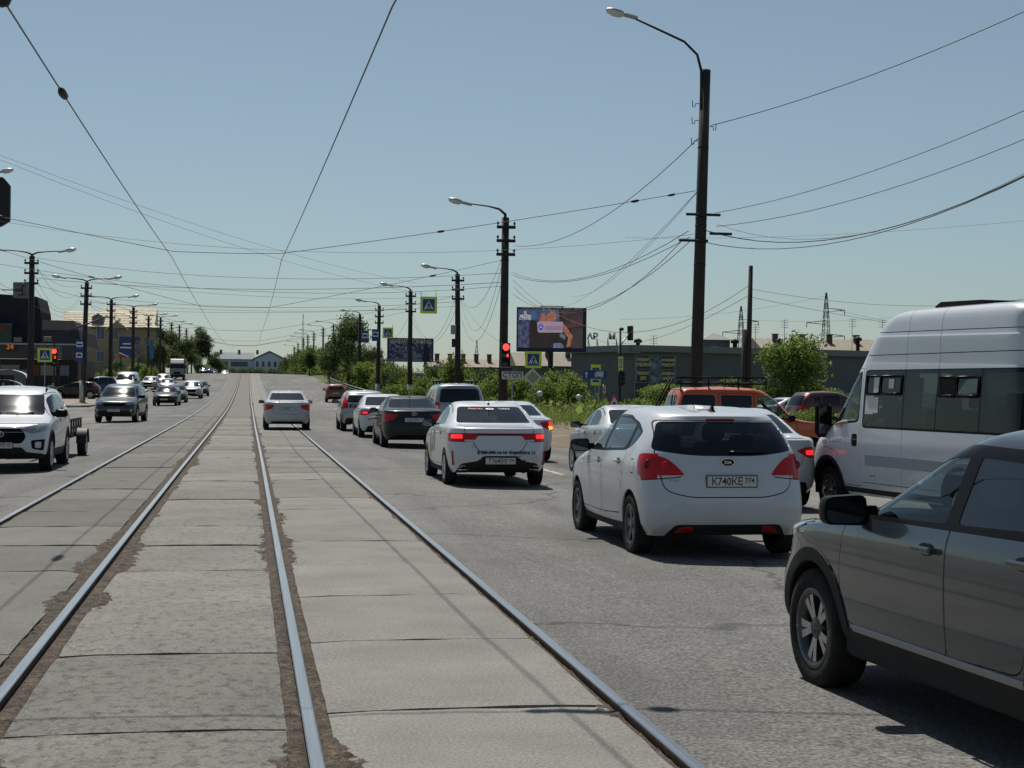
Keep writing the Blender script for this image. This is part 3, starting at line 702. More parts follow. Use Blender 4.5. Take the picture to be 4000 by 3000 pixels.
def rings_suv(h=1.65, rear=2.12, front=2.15):
    k = h/1.62
    return [(-rear+.12,.28, front-.12,.26, .80, .28,3.6,.42,3.0,0,0), (-rear+.03,.42, front-.03,.40, .868,.32,3.6,.48,3.0,0,0), (-rear,.62, front,.58, .888,.38,3.4,.58,2.8,0,0),
            (-rear+.02,.80, front-.03,.76, .892,.50,3.2,.70,2.6,0,0), (-rear+.05,.95, front-.13,.90, .888,.48,3.2,.66,2.6,.01,0), (-rear+.11,1.09, 1.24,1.06, .858,.45,3.1,.58,2.5,.015,0),
            (-rear+.25,1.30*k, .80,1.28*k, .785,.44,3.0,.55,2.4,.01,0), (-rear+.44,1.48*k, .40,1.475*k, .70,.42,2.8,.50,2.3,.012,0), (-rear+.50,1.54*k, .20,1.54*k, .635,.42,2.6,.45,2.2,.02,0),
            (-1.25,1.575*k, -.05,1.58*k, .45,.4,2.3,.4,2.1,.025,0), (-.85,1.59*k, -.4,1.595*k, .2,.2,2.2,.2,2.1,.025,0), (-.7,1.595*k, -.6,1.6*k, .01,.04,2,.04,2,.025,0)]
def spec_suv(h=1.65, rear=2.12, front=2.15, near=True, rim='five', clad=.06, win=None, fplate=None, style='creta', rplate=None):
    k = h/1.62; z1 = 1.47*k
    rw = fillet([(-.68,1.10), (.68,1.10), (.60,1.43*k), (-.60,1.43*k)], .07, 4)
    wf = fillet([(-.06,1.10), (.86,1.075), (.44,1.37*k), (.12,1.445*k), (-.06,1.455*k)], [.03,.03,.15,.1,.02], 4)
    wr = fillet([(-1.0,1.13), (-.13,1.10), (-.13,1.455*k), (-.70,1.445*k), (-.98,1.38*k)], [.08,.03,.02,.1,.1], 4)
    wq = fillet([(-1.42,1.36*k), (-1.38,1.24), (-1.07,1.14), (-1.06,1.40*k)], .04, 3)
    df = fillet([(-.095,.42), (.92,.42), (1.0,.66), (.96,1.05), (.48,1.405*k), (.14,1.485*k), (-.095,1.495*k)], [.05,.08,.3,.06,.2,.1,.02], 4)
    dr = fillet([(-.10,.42), (-.10,1.495*k), (-.72,1.485*k), (-1.04,1.41*k), (-1.06,1.10), (-.92,.74), (-.86,.44)], [.05,.02,.1,.1,.1,.2,.08], 4)
    wind = fillet([(-.70,1.08), (.70,1.08), (.60,1.45*k), (-.60,1.45*k)], .06, 4)
    tg = fillet([(-.66,.74), (-.5,.68), (.5,.68), (.66,.74), (.72,1.0), (.66,1.46*k), (-.66,1.46*k), (-.72,1.0)], .06, 3)
    if style == 'creta':
        head = fillet([(.40,.80), (.60,.74), (.86,.80), (.90,.92), (.74,.93), (.46,.865)], [.02,.05,.03,.02,.03,.03], 3)
        grille = fillet([(-.42,.56), (.42,.56), (.50,.68), (.42,.84), (-.42,.84), (-.50,.68)], .05, 3)
        low = fillet([(-.86,.24), (.86,.24), (.80,.36), (.50,.40), (.42,.49), (-.42,.49), (-.50,.40), (-.80,.36)], .04, 3)
        fog = fillet([(.60,.46), (.80,.42), (.82,.64), (.58,.62)], .03, 3)
    else:
        head = fillet([(.42,.84), (.56,.76), (.86,.82), (.88,.92), (.66,.90)], .03, 3); grille = fillet([(-.42,.70), (.42,.70), (.46,.82), (-.46,.82)], .04, 3)
        low = fillet([(-.70,.30), (.70,.30), (.64,.50), (-.64,.50)], .05, 3); fog = fillet([(.66,.46), (.80,.46), (.80,.54), (.66,.54)], .02, 3)
    foglamp = fillet([(.655,.475), (.755,.475), (.755,.59), (.655,.59)], .025, 3)
    lamp = fillet([(.56,.90), (.90,.86), (.90,1.08), (.66,1.06)], .03, 3); lside = fillet([(-rear-.02,.86), (-1.74,.92), (-1.68,1.02), (-rear-.02,1.08)], .03, 3)
    sill = fillet([(-.92,.20), (.92,.20), (.95,.415), (-.95,.415)], .03, 2)
    win = win or (M['glass_mid'], M['glass_dark'], M['glass_dark'])
    diff = fillet([(-.80,.2), (-.70,.52), (.70,.52), (.80,.2)], .05, 3)
    S = dict(rings=rings_suv(h, rear, front), axles=(-1.30, 1.30), r=.345, ra=.395, tw=.22, yw=.88, rimstyle=rim, floor=.24, near=near, arch_trim=clad,
        cuts=[('windscreen', 'front', wind, M['glass_wind'], -.003), ('rear_window', 'rear', rw, win[2], -.002), ('window-f', 'side', wf, win[0], -.004), ('window-r', 'side', wr, win[1], -.004), ('window-q', 'side', wq, win[2], -.004),
              ('fog_lamp', 'front2', foglamp, M['lamp_white'] if style == 'creta' else M['head'], .004), ('fog_surround', 'front2', fog, M['black'], -.01), ('headlamp', 'front2', head, M['head'], .005), ('grille', 'front', grille, M['black'], -.012), ('lower_grille', 'front', low, M['plastic'], -.01),
              ('tail_lamp', 'rear2', lamp, M['lamp_red'], .005), ('tail_lamp', 'side', lside, M['lamp_red'], .005), ('rear_diffuser', 'rear', diff, M['plastic'], -.008)]
             + ([('sill_trim', 'side', sill, M['plastic'], .004)] if clad else []),
        gaps=[('d', 'side', df, True), ('d', 'side', dr, True), ('t', 'rear', tg, True), ('h', 'front', [(-.80,.93), (-.5,.925), (.5,.925), (.80,.93)], False)],
        panels=[('door-f', 'side', df), ('door-r', 'side', dr), ('tailgate', 'rear', tg)],
        mirrors=[((.80, 1.08), 1), ((.80, 1.08), -1)], mirror_size=(.13, .24, .17), handles=[(.05, .97), (-.84, .99)], bx=-.4, seatx=.05, seatz=.40)
    S['fplate'] = (0, .525, *(fplate or ('О273МТ', '74'))); S['rplate'] = (0, .80, *(rplate or ('У615НС', '74')))
    if not near: S.update(na=8, ns=16, sub=3, inside=True)
    return S
def spec_minibus():
    rg = [(-3.0,.36, 2.62,.30, .92, .30,4,.55,2.8,0,0), (-3.05,.50, 2.76,.46, 1.0,.32,4,.65,2.8,0,0), (-3.07,.80, 2.80,.74, 1.03,.32,4,.75,2.6,0,0), (-3.07,1.05, 2.70,1.02, 1.036,.32,4,.78,2.5,0,0),
          (-3.06,1.30, 2.13,1.34, 1.022,.32,4,.72,2.6,0,0), (-3.04,1.75, 1.66,1.80, .992,.32,4,.62,2.7,0,0), (-3.0,2.12, 1.28,2.18, .955,.32,3.6,.56,2.7,0,0), (-2.98,2.14, 1.26,2.20, .950,.32,3.6,.56,2.7,0,0),
          (-2.97,2.36, .98,2.40, .942,.34,3.4,.55,2.6,0,0), (-2.96,2.38, .95,2.42, .930,.34,3.4,.55,2.6,0,0), (-2.92,2.54, .66,2.555, .895,.36,3.2,.55,2.5,.005,0), (-2.84,2.605, .36,2.612, .80,.4,2.8,.5,2.3,.008,0), (-2.5,2.63, -.2,2.635, .45,.3,2.3,.4,2.1,.01,0), (-1.5,2.64, -1.3,2.64, .01,.04,2,.04,2,.01,0)]
    up = lambda z: z if z < 2.12 else 2.12+(z-2.12)*1.62
    rg = [(q[0], up(q[1]), q[2], up(q[3])) + q[4:] for q in rg]
    wind = fillet([(-.84,1.38), (.84,1.38), (.74,2.10), (-.74,2.10)], .08, 4)
    wf = fillet([(.93,1.40), (1.78,1.34), (1.50,1.70), (1.16,2.02), (.93,2.06)], [.10,.05,.1,.12,.06], 4)
    wp1 = fillet([(-.28,1.32), (.78,1.32), (.78,2.10), (-.28,2.10)], [.02,.09,.09,.02], 4)
    wp2 = fillet([(-1.10,1.32), (-.30,1.32), (-.30,2.10), (-1.10,2.10)], .02, 3)
    wp3 = fillet([(-2.10,1.32), (-1.12,1.32), (-1.12,2.10), (-2.10,2.10)], .02, 3); wp4 = fillet([(-2.92,1.32), (-2.12,1.32), (-2.12,2.10), (-2.92,2.10)], .05, 3)
    df = fillet([(.86,.46), (1.36,.46), (1.46,.92), (2.02,1.0), (2.0,1.34), (1.60,1.74), (1.22,2.10), (.86,2.15)], [.04,.1,.3,.1,.06,.1,.12,.06], 4)
    head = fillet([(.56,.80), (.98,.84), (.98,1.08), (.66,1.04)], .05, 3); grille = fillet([(-.55,.62), (.55,.62), (.60,.96), (-.60,.96)], .06, 3)
    hnd = fillet([(.93,1.02), (1.10,1.02), (1.10,1.20), (.93,1.20)], .045, 4)
    return dict(rings=rg, axles=(-1.72, 1.83), r=.345, ra=.44, pz=.37, tw=.2, yw=1.0, rimstyle='cover', floor=.34, barrel=.012, ns=40, arch_trim=.055, fr=0,
        cuts=[('windscreen', 'front', wind, M['glass_wind'], -.003), ('window-f', 'side', wf, M['glass_clear'], -.006), ('window_frame', 'side', fillet([(.90,1.37), (1.88,1.30), (1.56,1.72), (1.20,2.06), (.90,2.10)], [.10,.05,.1,.12,.06], 4), M['black'], -.003), ('window-p', 'side', wp1, M['glass_bus'], .002), ('window-s', 'side', wp2, M['glass_bus'], .002),
              ('window-t', 'side', wp3, M['glass_bus'], .002), ('window-u', 'side', wp4, M['glass_bus'], .002), ('headlamp', 'front2', head, M['head'], .004), ('grille', 'front', grille, M['black'], -.02),
              ('handle_recess', 'side', hnd, M['black'], -.008), ('window_band', 'side', fillet([(-2.96,1.29), (.81,1.29), (.81,2.115), (-2.96,2.115)], [.05,.09,.09,.05], 4), M['black'], .0)],
        gaps=[('d', 'side', df, True), ('s', 'side', [(.80,.45), (.80,2.70)], False), ('s', 'side', [(-.29,.45), (-.29,1.30)], False), ('s', 'side', [(-.29,2.12), (-.29,2.92)], False), ('s', 'side', [(-1.11,2.12), (-1.11,2.92)], False), ('r', 'side', [(-2.95,2.32), (.80,2.32)], False), ('r', 'side', [(-2.95,2.60), (.75,2.64)], False), ('q', 'side', [(-2.3,.46), (-2.3,1.27)], False), ('w', 'side', [(-1.2,.52), (.78,.52)], False), ('u', 'side', fillet([(.42,.62), (.60,.62), (.60,.78), (.42,.78)], .03, 3), True), ('bn', 'side', [(2.02,1.0), (2.1,.75), (2.35,.55)], False)],
        panels=[('door-f', 'side', df)], inside=True, seatx=1.0, seatz=.78, rearx=-.2, dashx=1.78,
        fplate=(0, .52, 'С350ВЕ', '174'), rplate=(0, .9, 'С350ВЕ', '174'))
def spec_van():
    rg = [(-2.38,.28, 2.38,.26, .84, .35,3.6,.60,2.8,0,0), (-2.47,.45, 2.48,.42, .925,.38,3.6,.70,2.7,0,0), (-2.50,.65, 2.52,.60, .95,.40,3.6,.74,2.6,0,0), (-2.49,.85, 2.48,.80, .958,.38,3.6,.74,2.5,0,0),
          (-2.46,1.08, 2.30,.98, .95,.36,3.6,.68,2.5,0,0), (-2.42,1.22, 1.60,1.20, .932,.36,3.5,.62,2.5,0,0), (-2.34,1.48, 1.10,1.50, .87,.36,3.3,.58,2.4,0,0), (-2.22,1.76, .62,1.74, .79,.38,3.0,.54,2.3,.01,0),
          (-2.18,1.84, .36,1.83, .71,.42,2.8,.5,2.2,.02,0), (-1.8,1.89, 0,1.885, .5,.4,2.3,.4,2.1,.02,0), (-1.2,1.905, -.5,1.9, .2,.2,2.2,.2,2.1,.02,0), (-.9,1.91, -.8,1.91, .01,.04,2,.04,2,.02,0)]
    rw = fillet([(-.74,1.22), (.74,1.22), (.68,1.72), (-.68,1.72)], .08, 4); lamp = fillet([(.76,.72), (.93,.72), (.90,1.24), (.78,1.20)], .03, 3); ls = [(-2.52,.72), (-2.32,.76), (-2.30,1.2), (-2.52,1.25)]
    w1 = fillet([(.30,1.24), (1.14,1.22), (.70,1.66), (.30,1.70)], .05, 3); w2 = fillet([(-.90,1.25), (.20,1.24), (.20,1.70), (-.90,1.70)], .05, 3); w3 = fillet([(-2.0,1.27), (-1.0,1.25), (-1.0,1.70), (-1.90,1.69)], .05, 3)
    wind = fillet([(-.74,1.22), (.74,1.22), (.64,1.70), (-.64,1.70)], .06, 3); head = fillet([(.46,.74), (.92,.80), (.90,.98), (.60,.92)], .04, 3); grille = fillet([(-.42,.62), (.42,.62), (.46,.86), (-.46,.86)], .05, 3)
    on = fillet([(.80,.98), (.88,.98), (.875,1.10), (.80,1.10)], .02, 2); on2 = fillet([(.80,.78), (.89,.78), (.885,.86), (.80,.86)], .02, 2)
    tg = fillet([(-.76,.55), (.76,.55), (.74,1.2), (.70,1.77), (-.70,1.77), (-.74,1.2)], .05, 3)
    return dict(rings=rg, axles=(-1.58, 1.62), r=.335, ra=.385, tw=.215, yw=.93, rimstyle='five', floor=.22, barrel=.015,
        cuts=[('windscreen', 'front', wind, M['glass_wind'], -.003), ('rear_window', 'rear', rw, M['glass_dark'], -.002), ('window-f', 'side', w1, M['glass_mid'], -.004), ('window-p', 'side', w2, M['glass_dark'], -.004), ('window-q', 'side', w3, M['glass_dark'], -.004),
              ('brake_lamp', 'rear2', on, M['lamp_on'], .008), ('brake_lamp-b', 'rear2', on2, M['lamp_on'], .008), ('tail_lamp', 'rear2', lamp, M['lamp_red'], .004), ('tail_lamp', 'side', ls, M['lamp_red'], .004), ('headlamp', 'front2', head, M['head'], .004), ('grille', 'front', grille, M['black'], -.01)],
        gaps=[('t', 'rear', tg, True)], panels=[('tailgate', 'rear', tg)], mirrors=[((1.05, 1.25), 1), ((1.05, 1.25), -1)], mirror_size=(.12, .2, .24), seatx=.5, seatz=.55, rplate=(0, .80, 'А709РХ', '74'), fplate=(0, .5, 'А709РХ', '74'))
def spec_boxy():
    rg = [(-1.98,.42, 2.0,.42, .74, .16,5,.2,4,0,0), (-2.02,.55, 2.06,.55, .81,.18,5,.24,4,0,0), (-2.03,.75, 2.08,.74, .835,.18,5,.26,4,0,0), (-2.02,.93, 2.06,.90, .838,.18,5,.28,4,0,0),
          (-1.99,1.06, 1.96,1.00, .832,.18,5,.30,3.6,0,0), (-1.96,1.12, 1.04,1.10, .815,.18,4.6,.30,3.4,0,0), (-1.88,1.38, .66,1.38, .755,.18,4.4,.30,3.2,0,0), (-1.79,1.62, .32,1.61, .685,.2,4,.30,3,0,0),
          (-1.74,1.68, .18,1.675, .63,.24,3.4,.30,2.8,.005,0), (-1.5,1.715, -.05,1.71, .45,.3,2.6,.3,2.4,.01,0), (-1.0,1.725, -.4,1.72, .2,.2,2.2,.2,2.1,.01,0), (-.75,1.73, -.65,1.73, .01,.04,2,.04,2,.01,0)]
    w1 = fillet([(.0,1.12), (.82,1.10), (.36,1.555), (.0,1.565)], .04, 3); w2 = fillet([(-.84,1.12), (-.12,1.12), (-.12,1.565), (-.84,1.57)], .04, 3); w3 = fillet([(-1.84,1.14), (-.98,1.12), (-.98,1.57), (-1.72,1.575)], .06, 3)
    wind = fillet([(-.66,1.13), (.66,1.13), (.58,1.58), (-.58,1.58)], .05, 3); rw = fillet([(-.62,1.14), (.62,1.14), (.54,1.56), (-.54,1.56)], .05, 3)
    df = fillet([(-.06,.50), (.92,.50), (.92,1.08), (.42,1.60), (-.06,1.61)], .05, 3); dr = fillet([(-.065,.50), (-.065,1.61), (-.90,1.61), (-.92,.86), (-.70,.50)], .05, 3)
    lamp = fillet([(.56,.80), (.78,.80), (.78,.92), (.56,.92)], .02, 2); head = circle(.58, .80, .10, 14); grille = fillet([(-.72,.70), (.72,.70), (.72,.90), (-.72,.90)], .03, 2)
    return dict(rings=rg, axles=(-1.2, 1.25), r=.35, ra=.42, tw=.2, yw=.80, rimstyle='five', floor=.36, barrel=.01,
        cuts=[('windscreen', 'front', wind, M['glass_wind'], -.003), ('rear_window', 'rear', rw, M['glass_mid'], -.003), ('window-f', 'side', w1, M['glass_clear'], -.004), ('window-r', 'side', w2, M['glass_dark'], -.004), ('window-q', 'side', w3, M['glass_dark'], -.004),
              ('tail_lamp', 'rear2', lamp, M['lamp_red'], .004), ('headlamp', 'front2', head, M['head'], .005), ('grille', 'front', grille, M['black'], -.008)],
        gaps=[('d', 'side', df, True), ('d', 'side', dr, True)], panels=[('door-f', 'side', df), ('door-r', 'side', dr)], mirrors=[((.76, 1.10), 1), ((.76, 1.10), -1)], mirror_size=(.10, .2, .14), handles=[(.02, 1.0), (-.82, 1.0)], bx=-.4, seatx=-.05, seatz=.5)
def spec_cross():
    """estate crossover with dark cladding"""
    S = spec_suv(h=1.55, rear=2.20, front=2.13, rim='double', clad=.075, win=(M['glass_clear'], M['glass_blue'], M['glass_dark']), style='x')
    S['axles'] = (-1.30, 1.32); S['r'] = .33; S['ra'] = .375
    S['mirror_mat'] = M['black']; S['mirror_size'] = (.15, .25, .165); S['gapw'] = .008
    rg = [list(q) for q in S['rings']]
    for q, (z, xf) in zip(rg, ((.26, None), (.40, None), (.58, None), (.74, None), (.86, 2.06), (.985, 1.16), (1.18, .72), (1.375, .30), (1.43, .12))):
        d = q[1]-q[3]; q[3] = z; q[1] = z+d*.6+.005; q[2] = xf or q[2]
    for q, z in zip(rg[9:], (1.47, 1.485, 1.49)): q[1] = q[3] = z
    S['rings'] = [tuple(q) for q in rg]
    wf = fillet([(-.14,1.03), (.80,1.005), (.40,1.245), (.12,1.325), (-.14,1.345)], [.03,.03,.18,.12,.02], 4)
    wr = fillet([(-1.02,1.06), (-.25,1.035), (-.25,1.345), (-.66,1.335), (-.98,1.28)], [.05,.03,.02,.1,.1], 4)
    wq = fillet([(-1.46,1.27), (-1.40,1.16), (-1.09,1.08), (-1.08,1.29)], .04, 3)
    df = fillet([(-.195,.42), (.88,.42), (.97,.66), (.90,.985), (.46,1.275), (.14,1.365), (-.195,1.385)], [.04,.08,.3,.06,.2,.1,.02], 4)
    dr = fillet([(-.20,.42), (-.20,1.385), (-.68,1.375), (-1.02,1.31), (-1.06,1.06), (-.94,.74), (-.84,.44)], [.04,.02,.1,.1,.1,.2,.08], 4)
    wind = fillet([(-.70,1.0), (.70,1.0), (.58,1.35), (-.58,1.35)], .06, 4); rw = fillet([(-.68,1.04), (.68,1.04), (.58,1.34), (-.58,1.34)], .07, 4)
    rep = {'window-f': wf, 'window-r': wr, 'window-q': wq, 'windscreen': wind, 'rear_window': rw}
    S['cuts'] = [(c[0], c[1], rep.get(c[0], c[2])) + tuple(c[3:]) for c in S['cuts']]
    blk = fillet([(-.27,1.02), (-.12,1.02), (-.12,1.365), (-.27,1.365)], .004, 1)
    fr = fillet([(-1.08,1.015), (.90,.985), (.48,1.285), (.15,1.385), (-.14,1.40), (-.66,1.39), (-1.06,1.32)], [.05,.03,.18,.12,.05,.1,.1], 4)
    S['cuts'].insert([c[0] for c in S['cuts']].index('window-q')+1, ('window_frame', 'side', fr, M['black'], -.001))
    strip1 = fillet([(-.86,.395), (.80,.395), (.82,.425), (-.86,.425)], .005, 2)
    S['cuts'] = [c for c in S['cuts'] if c[0] != 'sill_trim'] + [('chrome_strip', 'side', strip1, M['steel'], .012), ('sill_trim', 'side', fillet([(-.94,.20), (.94,.20), (.97,.395), (-.97,.395)], .03, 2), M['plastic'], .006)]
    S['gaps'] = [('d', 'side', df, True), ('d', 'side', dr, True)] + S['gaps'][2:]
    S['panels'] = [('door-f', 'side', df), ('door-r', 'side', dr), S['panels'][2]]
    S['mirrors'] = [((.74, 1.0), 1), ((.74, 1.0), -1)]; S['handles'] = [(-.02, .90), (-.87, .92)]; S['bx'] = -.4; S['seatz'] = .30; S['seatx'] = -.05; S['floor'] = .22
    return S
# ------------------------------------------------------------------ ground, road, rails
def terrain(x, y):
    p = PZ(y)
    if x > 12.5:
        t = min(1, max(0, x-16)/14); z = p*(1-.8*t*t*(3-2*t)) - .10
    elif x < -40: z = p - .15 - min(3, (-40-x)*.02)
    else: z = p - .32
    return z
M['soil'] = noisy('dry_soil', [(.3, (.10, .075, .05)), (.55, (.17, .135, .095)), (.8, (.24, .20, .15))], .35, .95, second=(9, .75, 1.15), bump=.4, bscale=5)
M['grassland'] = noisy('rough_grass_soil', [(.25, (.055, .075, .022)), (.55, (.085, .105, .035)), (.8, (.16, .14, .075))], .6, .95, second=(14, .7, 1.2), bump=.5, bscale=8)
xs = [-900, -300, -120, -60, -40, -30, -22, -16, -12.5, -10, -5, 0, 5, 10, 12.5, 15, 18, 21, 25, 32, 45, 70, 120, 300, 900]
ysg = list(range(-60, 420, 12)) + [440, 500, 600, 700, 900, 1300, 2500]
b = MB(); b.add([(x, y, terrain(x, y)) for y in ysg for x in xs], [(j*len(xs)+i, j*len(xs)+i+1, (j+1)*len(xs)+i+1, (j+1)*len(xs)+i) for j in range(len(ysg)-1) for i in range(len(xs)-1)], 0, True)
tag(b.build('ground', M['grassland'], fix=False), kind='structure')

def asphalt(name, base=.125, warm=1.0):
    m = mat(name, (base,)*3, .88, spec=.35); n, l, p = nodes(m); tc = n.new('ShaderNodeTexCoord')
    def noise(sc, det, st=None):
        src = tc.outputs['Object']
        if st: mp = n.new('ShaderNodeMapping'); mp.inputs['Scale'].default_value = st; l.new(src, mp.inputs[0]); src = mp.outputs[0]
        t = n.new('ShaderNodeTexNoise'); t.inputs['Scale'].default_value = sc; t.inputs['Detail'].default_value = det; t.inputs['Roughness'].default_value = .65; l.new(src, t.inputs['Vector']); return t.outputs['Fac']
    def mul(a, b_):
        mx = n.new('ShaderNodeMix'); mx.data_type = 'RGBA'; mx.blend_type = 'MULTIPLY'; mx.inputs['Factor'].default_value = 1; l.new(a, mx.inputs['A']); l.new(b_, mx.inputs['B']); return mx.outputs['Result']
    c0 = ramp(n, l, noise(.22, 5), [(.3, (base*.72, base*.71, base*.69)), (.5, (base, base*.995, base*.985)), (.72, (base*1.22, base*1.20*warm, base*1.16))]).outputs[0]
    c1 = ramp(n, l, noise(1.1, 4, (1, .07, 1)), [(.3, (.74,)*3), (.7, (1.16,)*3)]).outputs[0]      # wear along the wheel paths
    c2 = ramp(n, l, noise(42, 3), [(.34, (.40,)*3), (.5, (1,)*3), (.66, (1.75, 1.72, 1.66))]).outputs[0]   # stones in the surface
    c3 = ramp(n, l, noise(9, 4), [(.35, (.85,)*3), (.65, (1.1,)*3)]).outputs[0]
    v = n.new('ShaderNodeTexVoronoi'); v.feature = 'DISTANCE_TO_EDGE'; v.inputs['Scale'].default_value = .16; l.new(tc.outputs['Object'], v.inputs['Vector'])
    wv = n.new('ShaderNodeTexNoise'); wv.inputs['Scale'].default_value = 1.5; wv.inputs['Detail'].default_value = 6; l.new(tc.outputs['Object'], wv.inputs['Vector'])
    ad = n.new('ShaderNodeMix'); ad.data_type = 'RGBA'; ad.blend_type = 'ADD'; ad.inputs['Factor'].default_value = .9; l.new(tc.outputs['Object'], ad.inputs['A']); l.new(wv.outputs['Color'], ad.inputs['B']); l.new(ad.outputs['Result'], v.inputs['Vector'])
    c4 = ramp(n, l, v.outputs['Distance'], [(0, (.45,)*3), (.004, (.6,)*3), (.009, (1,)*3)]).outputs[0]       # cracks
    mp = n.new('ShaderNodeMapping'); mp.inputs['Scale'].default_value = (.28, .045, 1); l.new(tc.outputs['Object'], mp.inputs[0]); vc = n.new('ShaderNodeTexVoronoi'); vc.inputs['Scale'].default_value = 1.0; vc.distance = 'CHEBYCHEV'; l.new(mp.outputs[0], vc.inputs['Vector'])
    c5 = ramp(n, l, vc.outputs['Color'], [(.2, (.86,)*3), (.5, (1, .995, .98)), (.8, (1.10, 1.09, 1.07))]).outputs[0]      # resurfaced lengths
    c6 = ramp(n, l, noise(.9, 3), [(.26, (.70,)*3), (.34, (1,)*3)]).outputs[0]       # oil drips
    l.new(mul(mul(mul(mul(mul(mul(c0, c1), c2), c3), c4), c5), c6), p.inputs['Base Color'])
    bu = n.new('ShaderNodeBump'); bu.inputs['Strength'].default_value = .35; bu.inputs['Distance'].default_value = .012; l.new(noise(55, 4), bu.inputs['Height']); l.new(bu.outputs[0], p.inputs['Normal'])
    return m
M['asphalt'] = asphalt('asphalt_worn', .136); M['asphalt2'] = asphalt('asphalt_pale', .15)
def sheet(name, xs, ys, zf, m, smooth=True):
    b = MB(); b.add([(x, y, zf(x, y)) for y in ys for x in xs], [(j*len(xs)+i, j*len(xs)+i+1, (j+1)*len(xs)+i+1, (j+1)*len(xs)+i) for j in range(len(ys)-1) for i in range(len(xs)-1)], 0, smooth)
    return tag(b.build(name, m, fix=False), kind='structure')
YR = list(np.arange(-40, 72, 8.0)) + list(np.arange(72, 440, 6.0)) + [460, 520, 620]
sheet('road', [1.982, 3, 5, 7, 9, 11.2], YR, lambda x, y: GZ(x, y)+.004, M['asphalt'])
o = sheet('road', [-11.0, -9, -7, -5, -2.932], YR, lambda x, y: GZ(x, y)+.004, M['asphalt'])
sheet('side_road', [11.2, 13, 18, 26, 40, 70], [-40, 0, 15, 25, 35, 44], lambda x, y: GZ(11.2, y) - .004 - .006*(x-11.2), M['asphalt2'])
sheet('side_road', [-70, -40, -25, -16, -11.0], [-40, 20, 60, 90, 112], lambda x, y: GZ(-11, y) - .004 - .003*(-11-x), M['asphalt2'])

# pavement and kerb on the far side of the oncoming lanes
M['paving'] = noisy('pavement_dusty', [(.3, (.19, .17, .14)), (.7, (.30, .275, .23))], .5, .95, second=(12, .8, 1.15))
M['kerb'] = noisy('kerb_concrete', [(.3, (.20, .19, .175)), (.7, (.33, .32, .295))], 1.2, .9, second=(16, .8, 1.1), bump=.3, bscale=20)
def pave(x, y): return GZ(-11, y) + .13
sheet('pavement', [-44, -30, -20, -14, -11.25], [112.2] + list(np.arange(118, 330, 6.0)), pave, M['paving'])
kb = empty('kerb', (0, 0, 0)); tag(kb, kind='structure')
def kerb_run(parent, pts, w=.18, h=.16):
    for a, c in zip(pts[:-1], pts[1:]):
        a, c = Vector(a), Vector(c); d = c-a; L = d.length
        b = MB(); b.rbox((L/2, 0, h/2-.02), (L-.015, w, h), .025)
        b.build('kerb_stone', M['kerb'], parent, a, (0, -math.asin(d.z/L), math.atan2(d.y, d.x)))
kp = [(-13.6, 110.9), (-12.4, 111.3), (-11.6, 112.2), (-11.2, 113.6)] + [(-11.15, 115+3*i) for i in range(28)]
kerb_run(kb, [(x, y, GZ(-11, y)) for x, y in kp])
kerb_run(kb, [(-31+3*i, 110.9, GZ(-11, 111)) for i in range(6)] + [(-13.6, 110.9, GZ(-11, 111))])
kr = empty('kerb', (0, 0, 0)); tag(kr, kind='structure')
kerb_run(kr, [(11.3, 64+3*i, GZ(11.2, 64+3*i)) for i in range(30)])
# worn lane dashes
M['mark'] = noisy('road_paint_worn', [(.40, (.16, .16, .155)), (.55, (.42, .42, .40))], 6, .8, second=(30, .8, 1.1))
lm = empty('lane_marking', (0, 0, 0)); tag(lm, kind='structure')
for X in (6.25, -6.9):
    for k in range(16):
        y = 6+11.2*k + (1.8 if X > 0 else 0)
        mb = MB(); n = 4; mb.add([(X-.06+.12*i, y+1.0*j, GZ(X, y+j)+.009) for j in range(n) for i in range(2)], [(2*j, 2*j+1, 2*j+3, 2*j+2) for j in range(n-1)], 0); mb.build('dash', M['mark'], lm, fix=False)

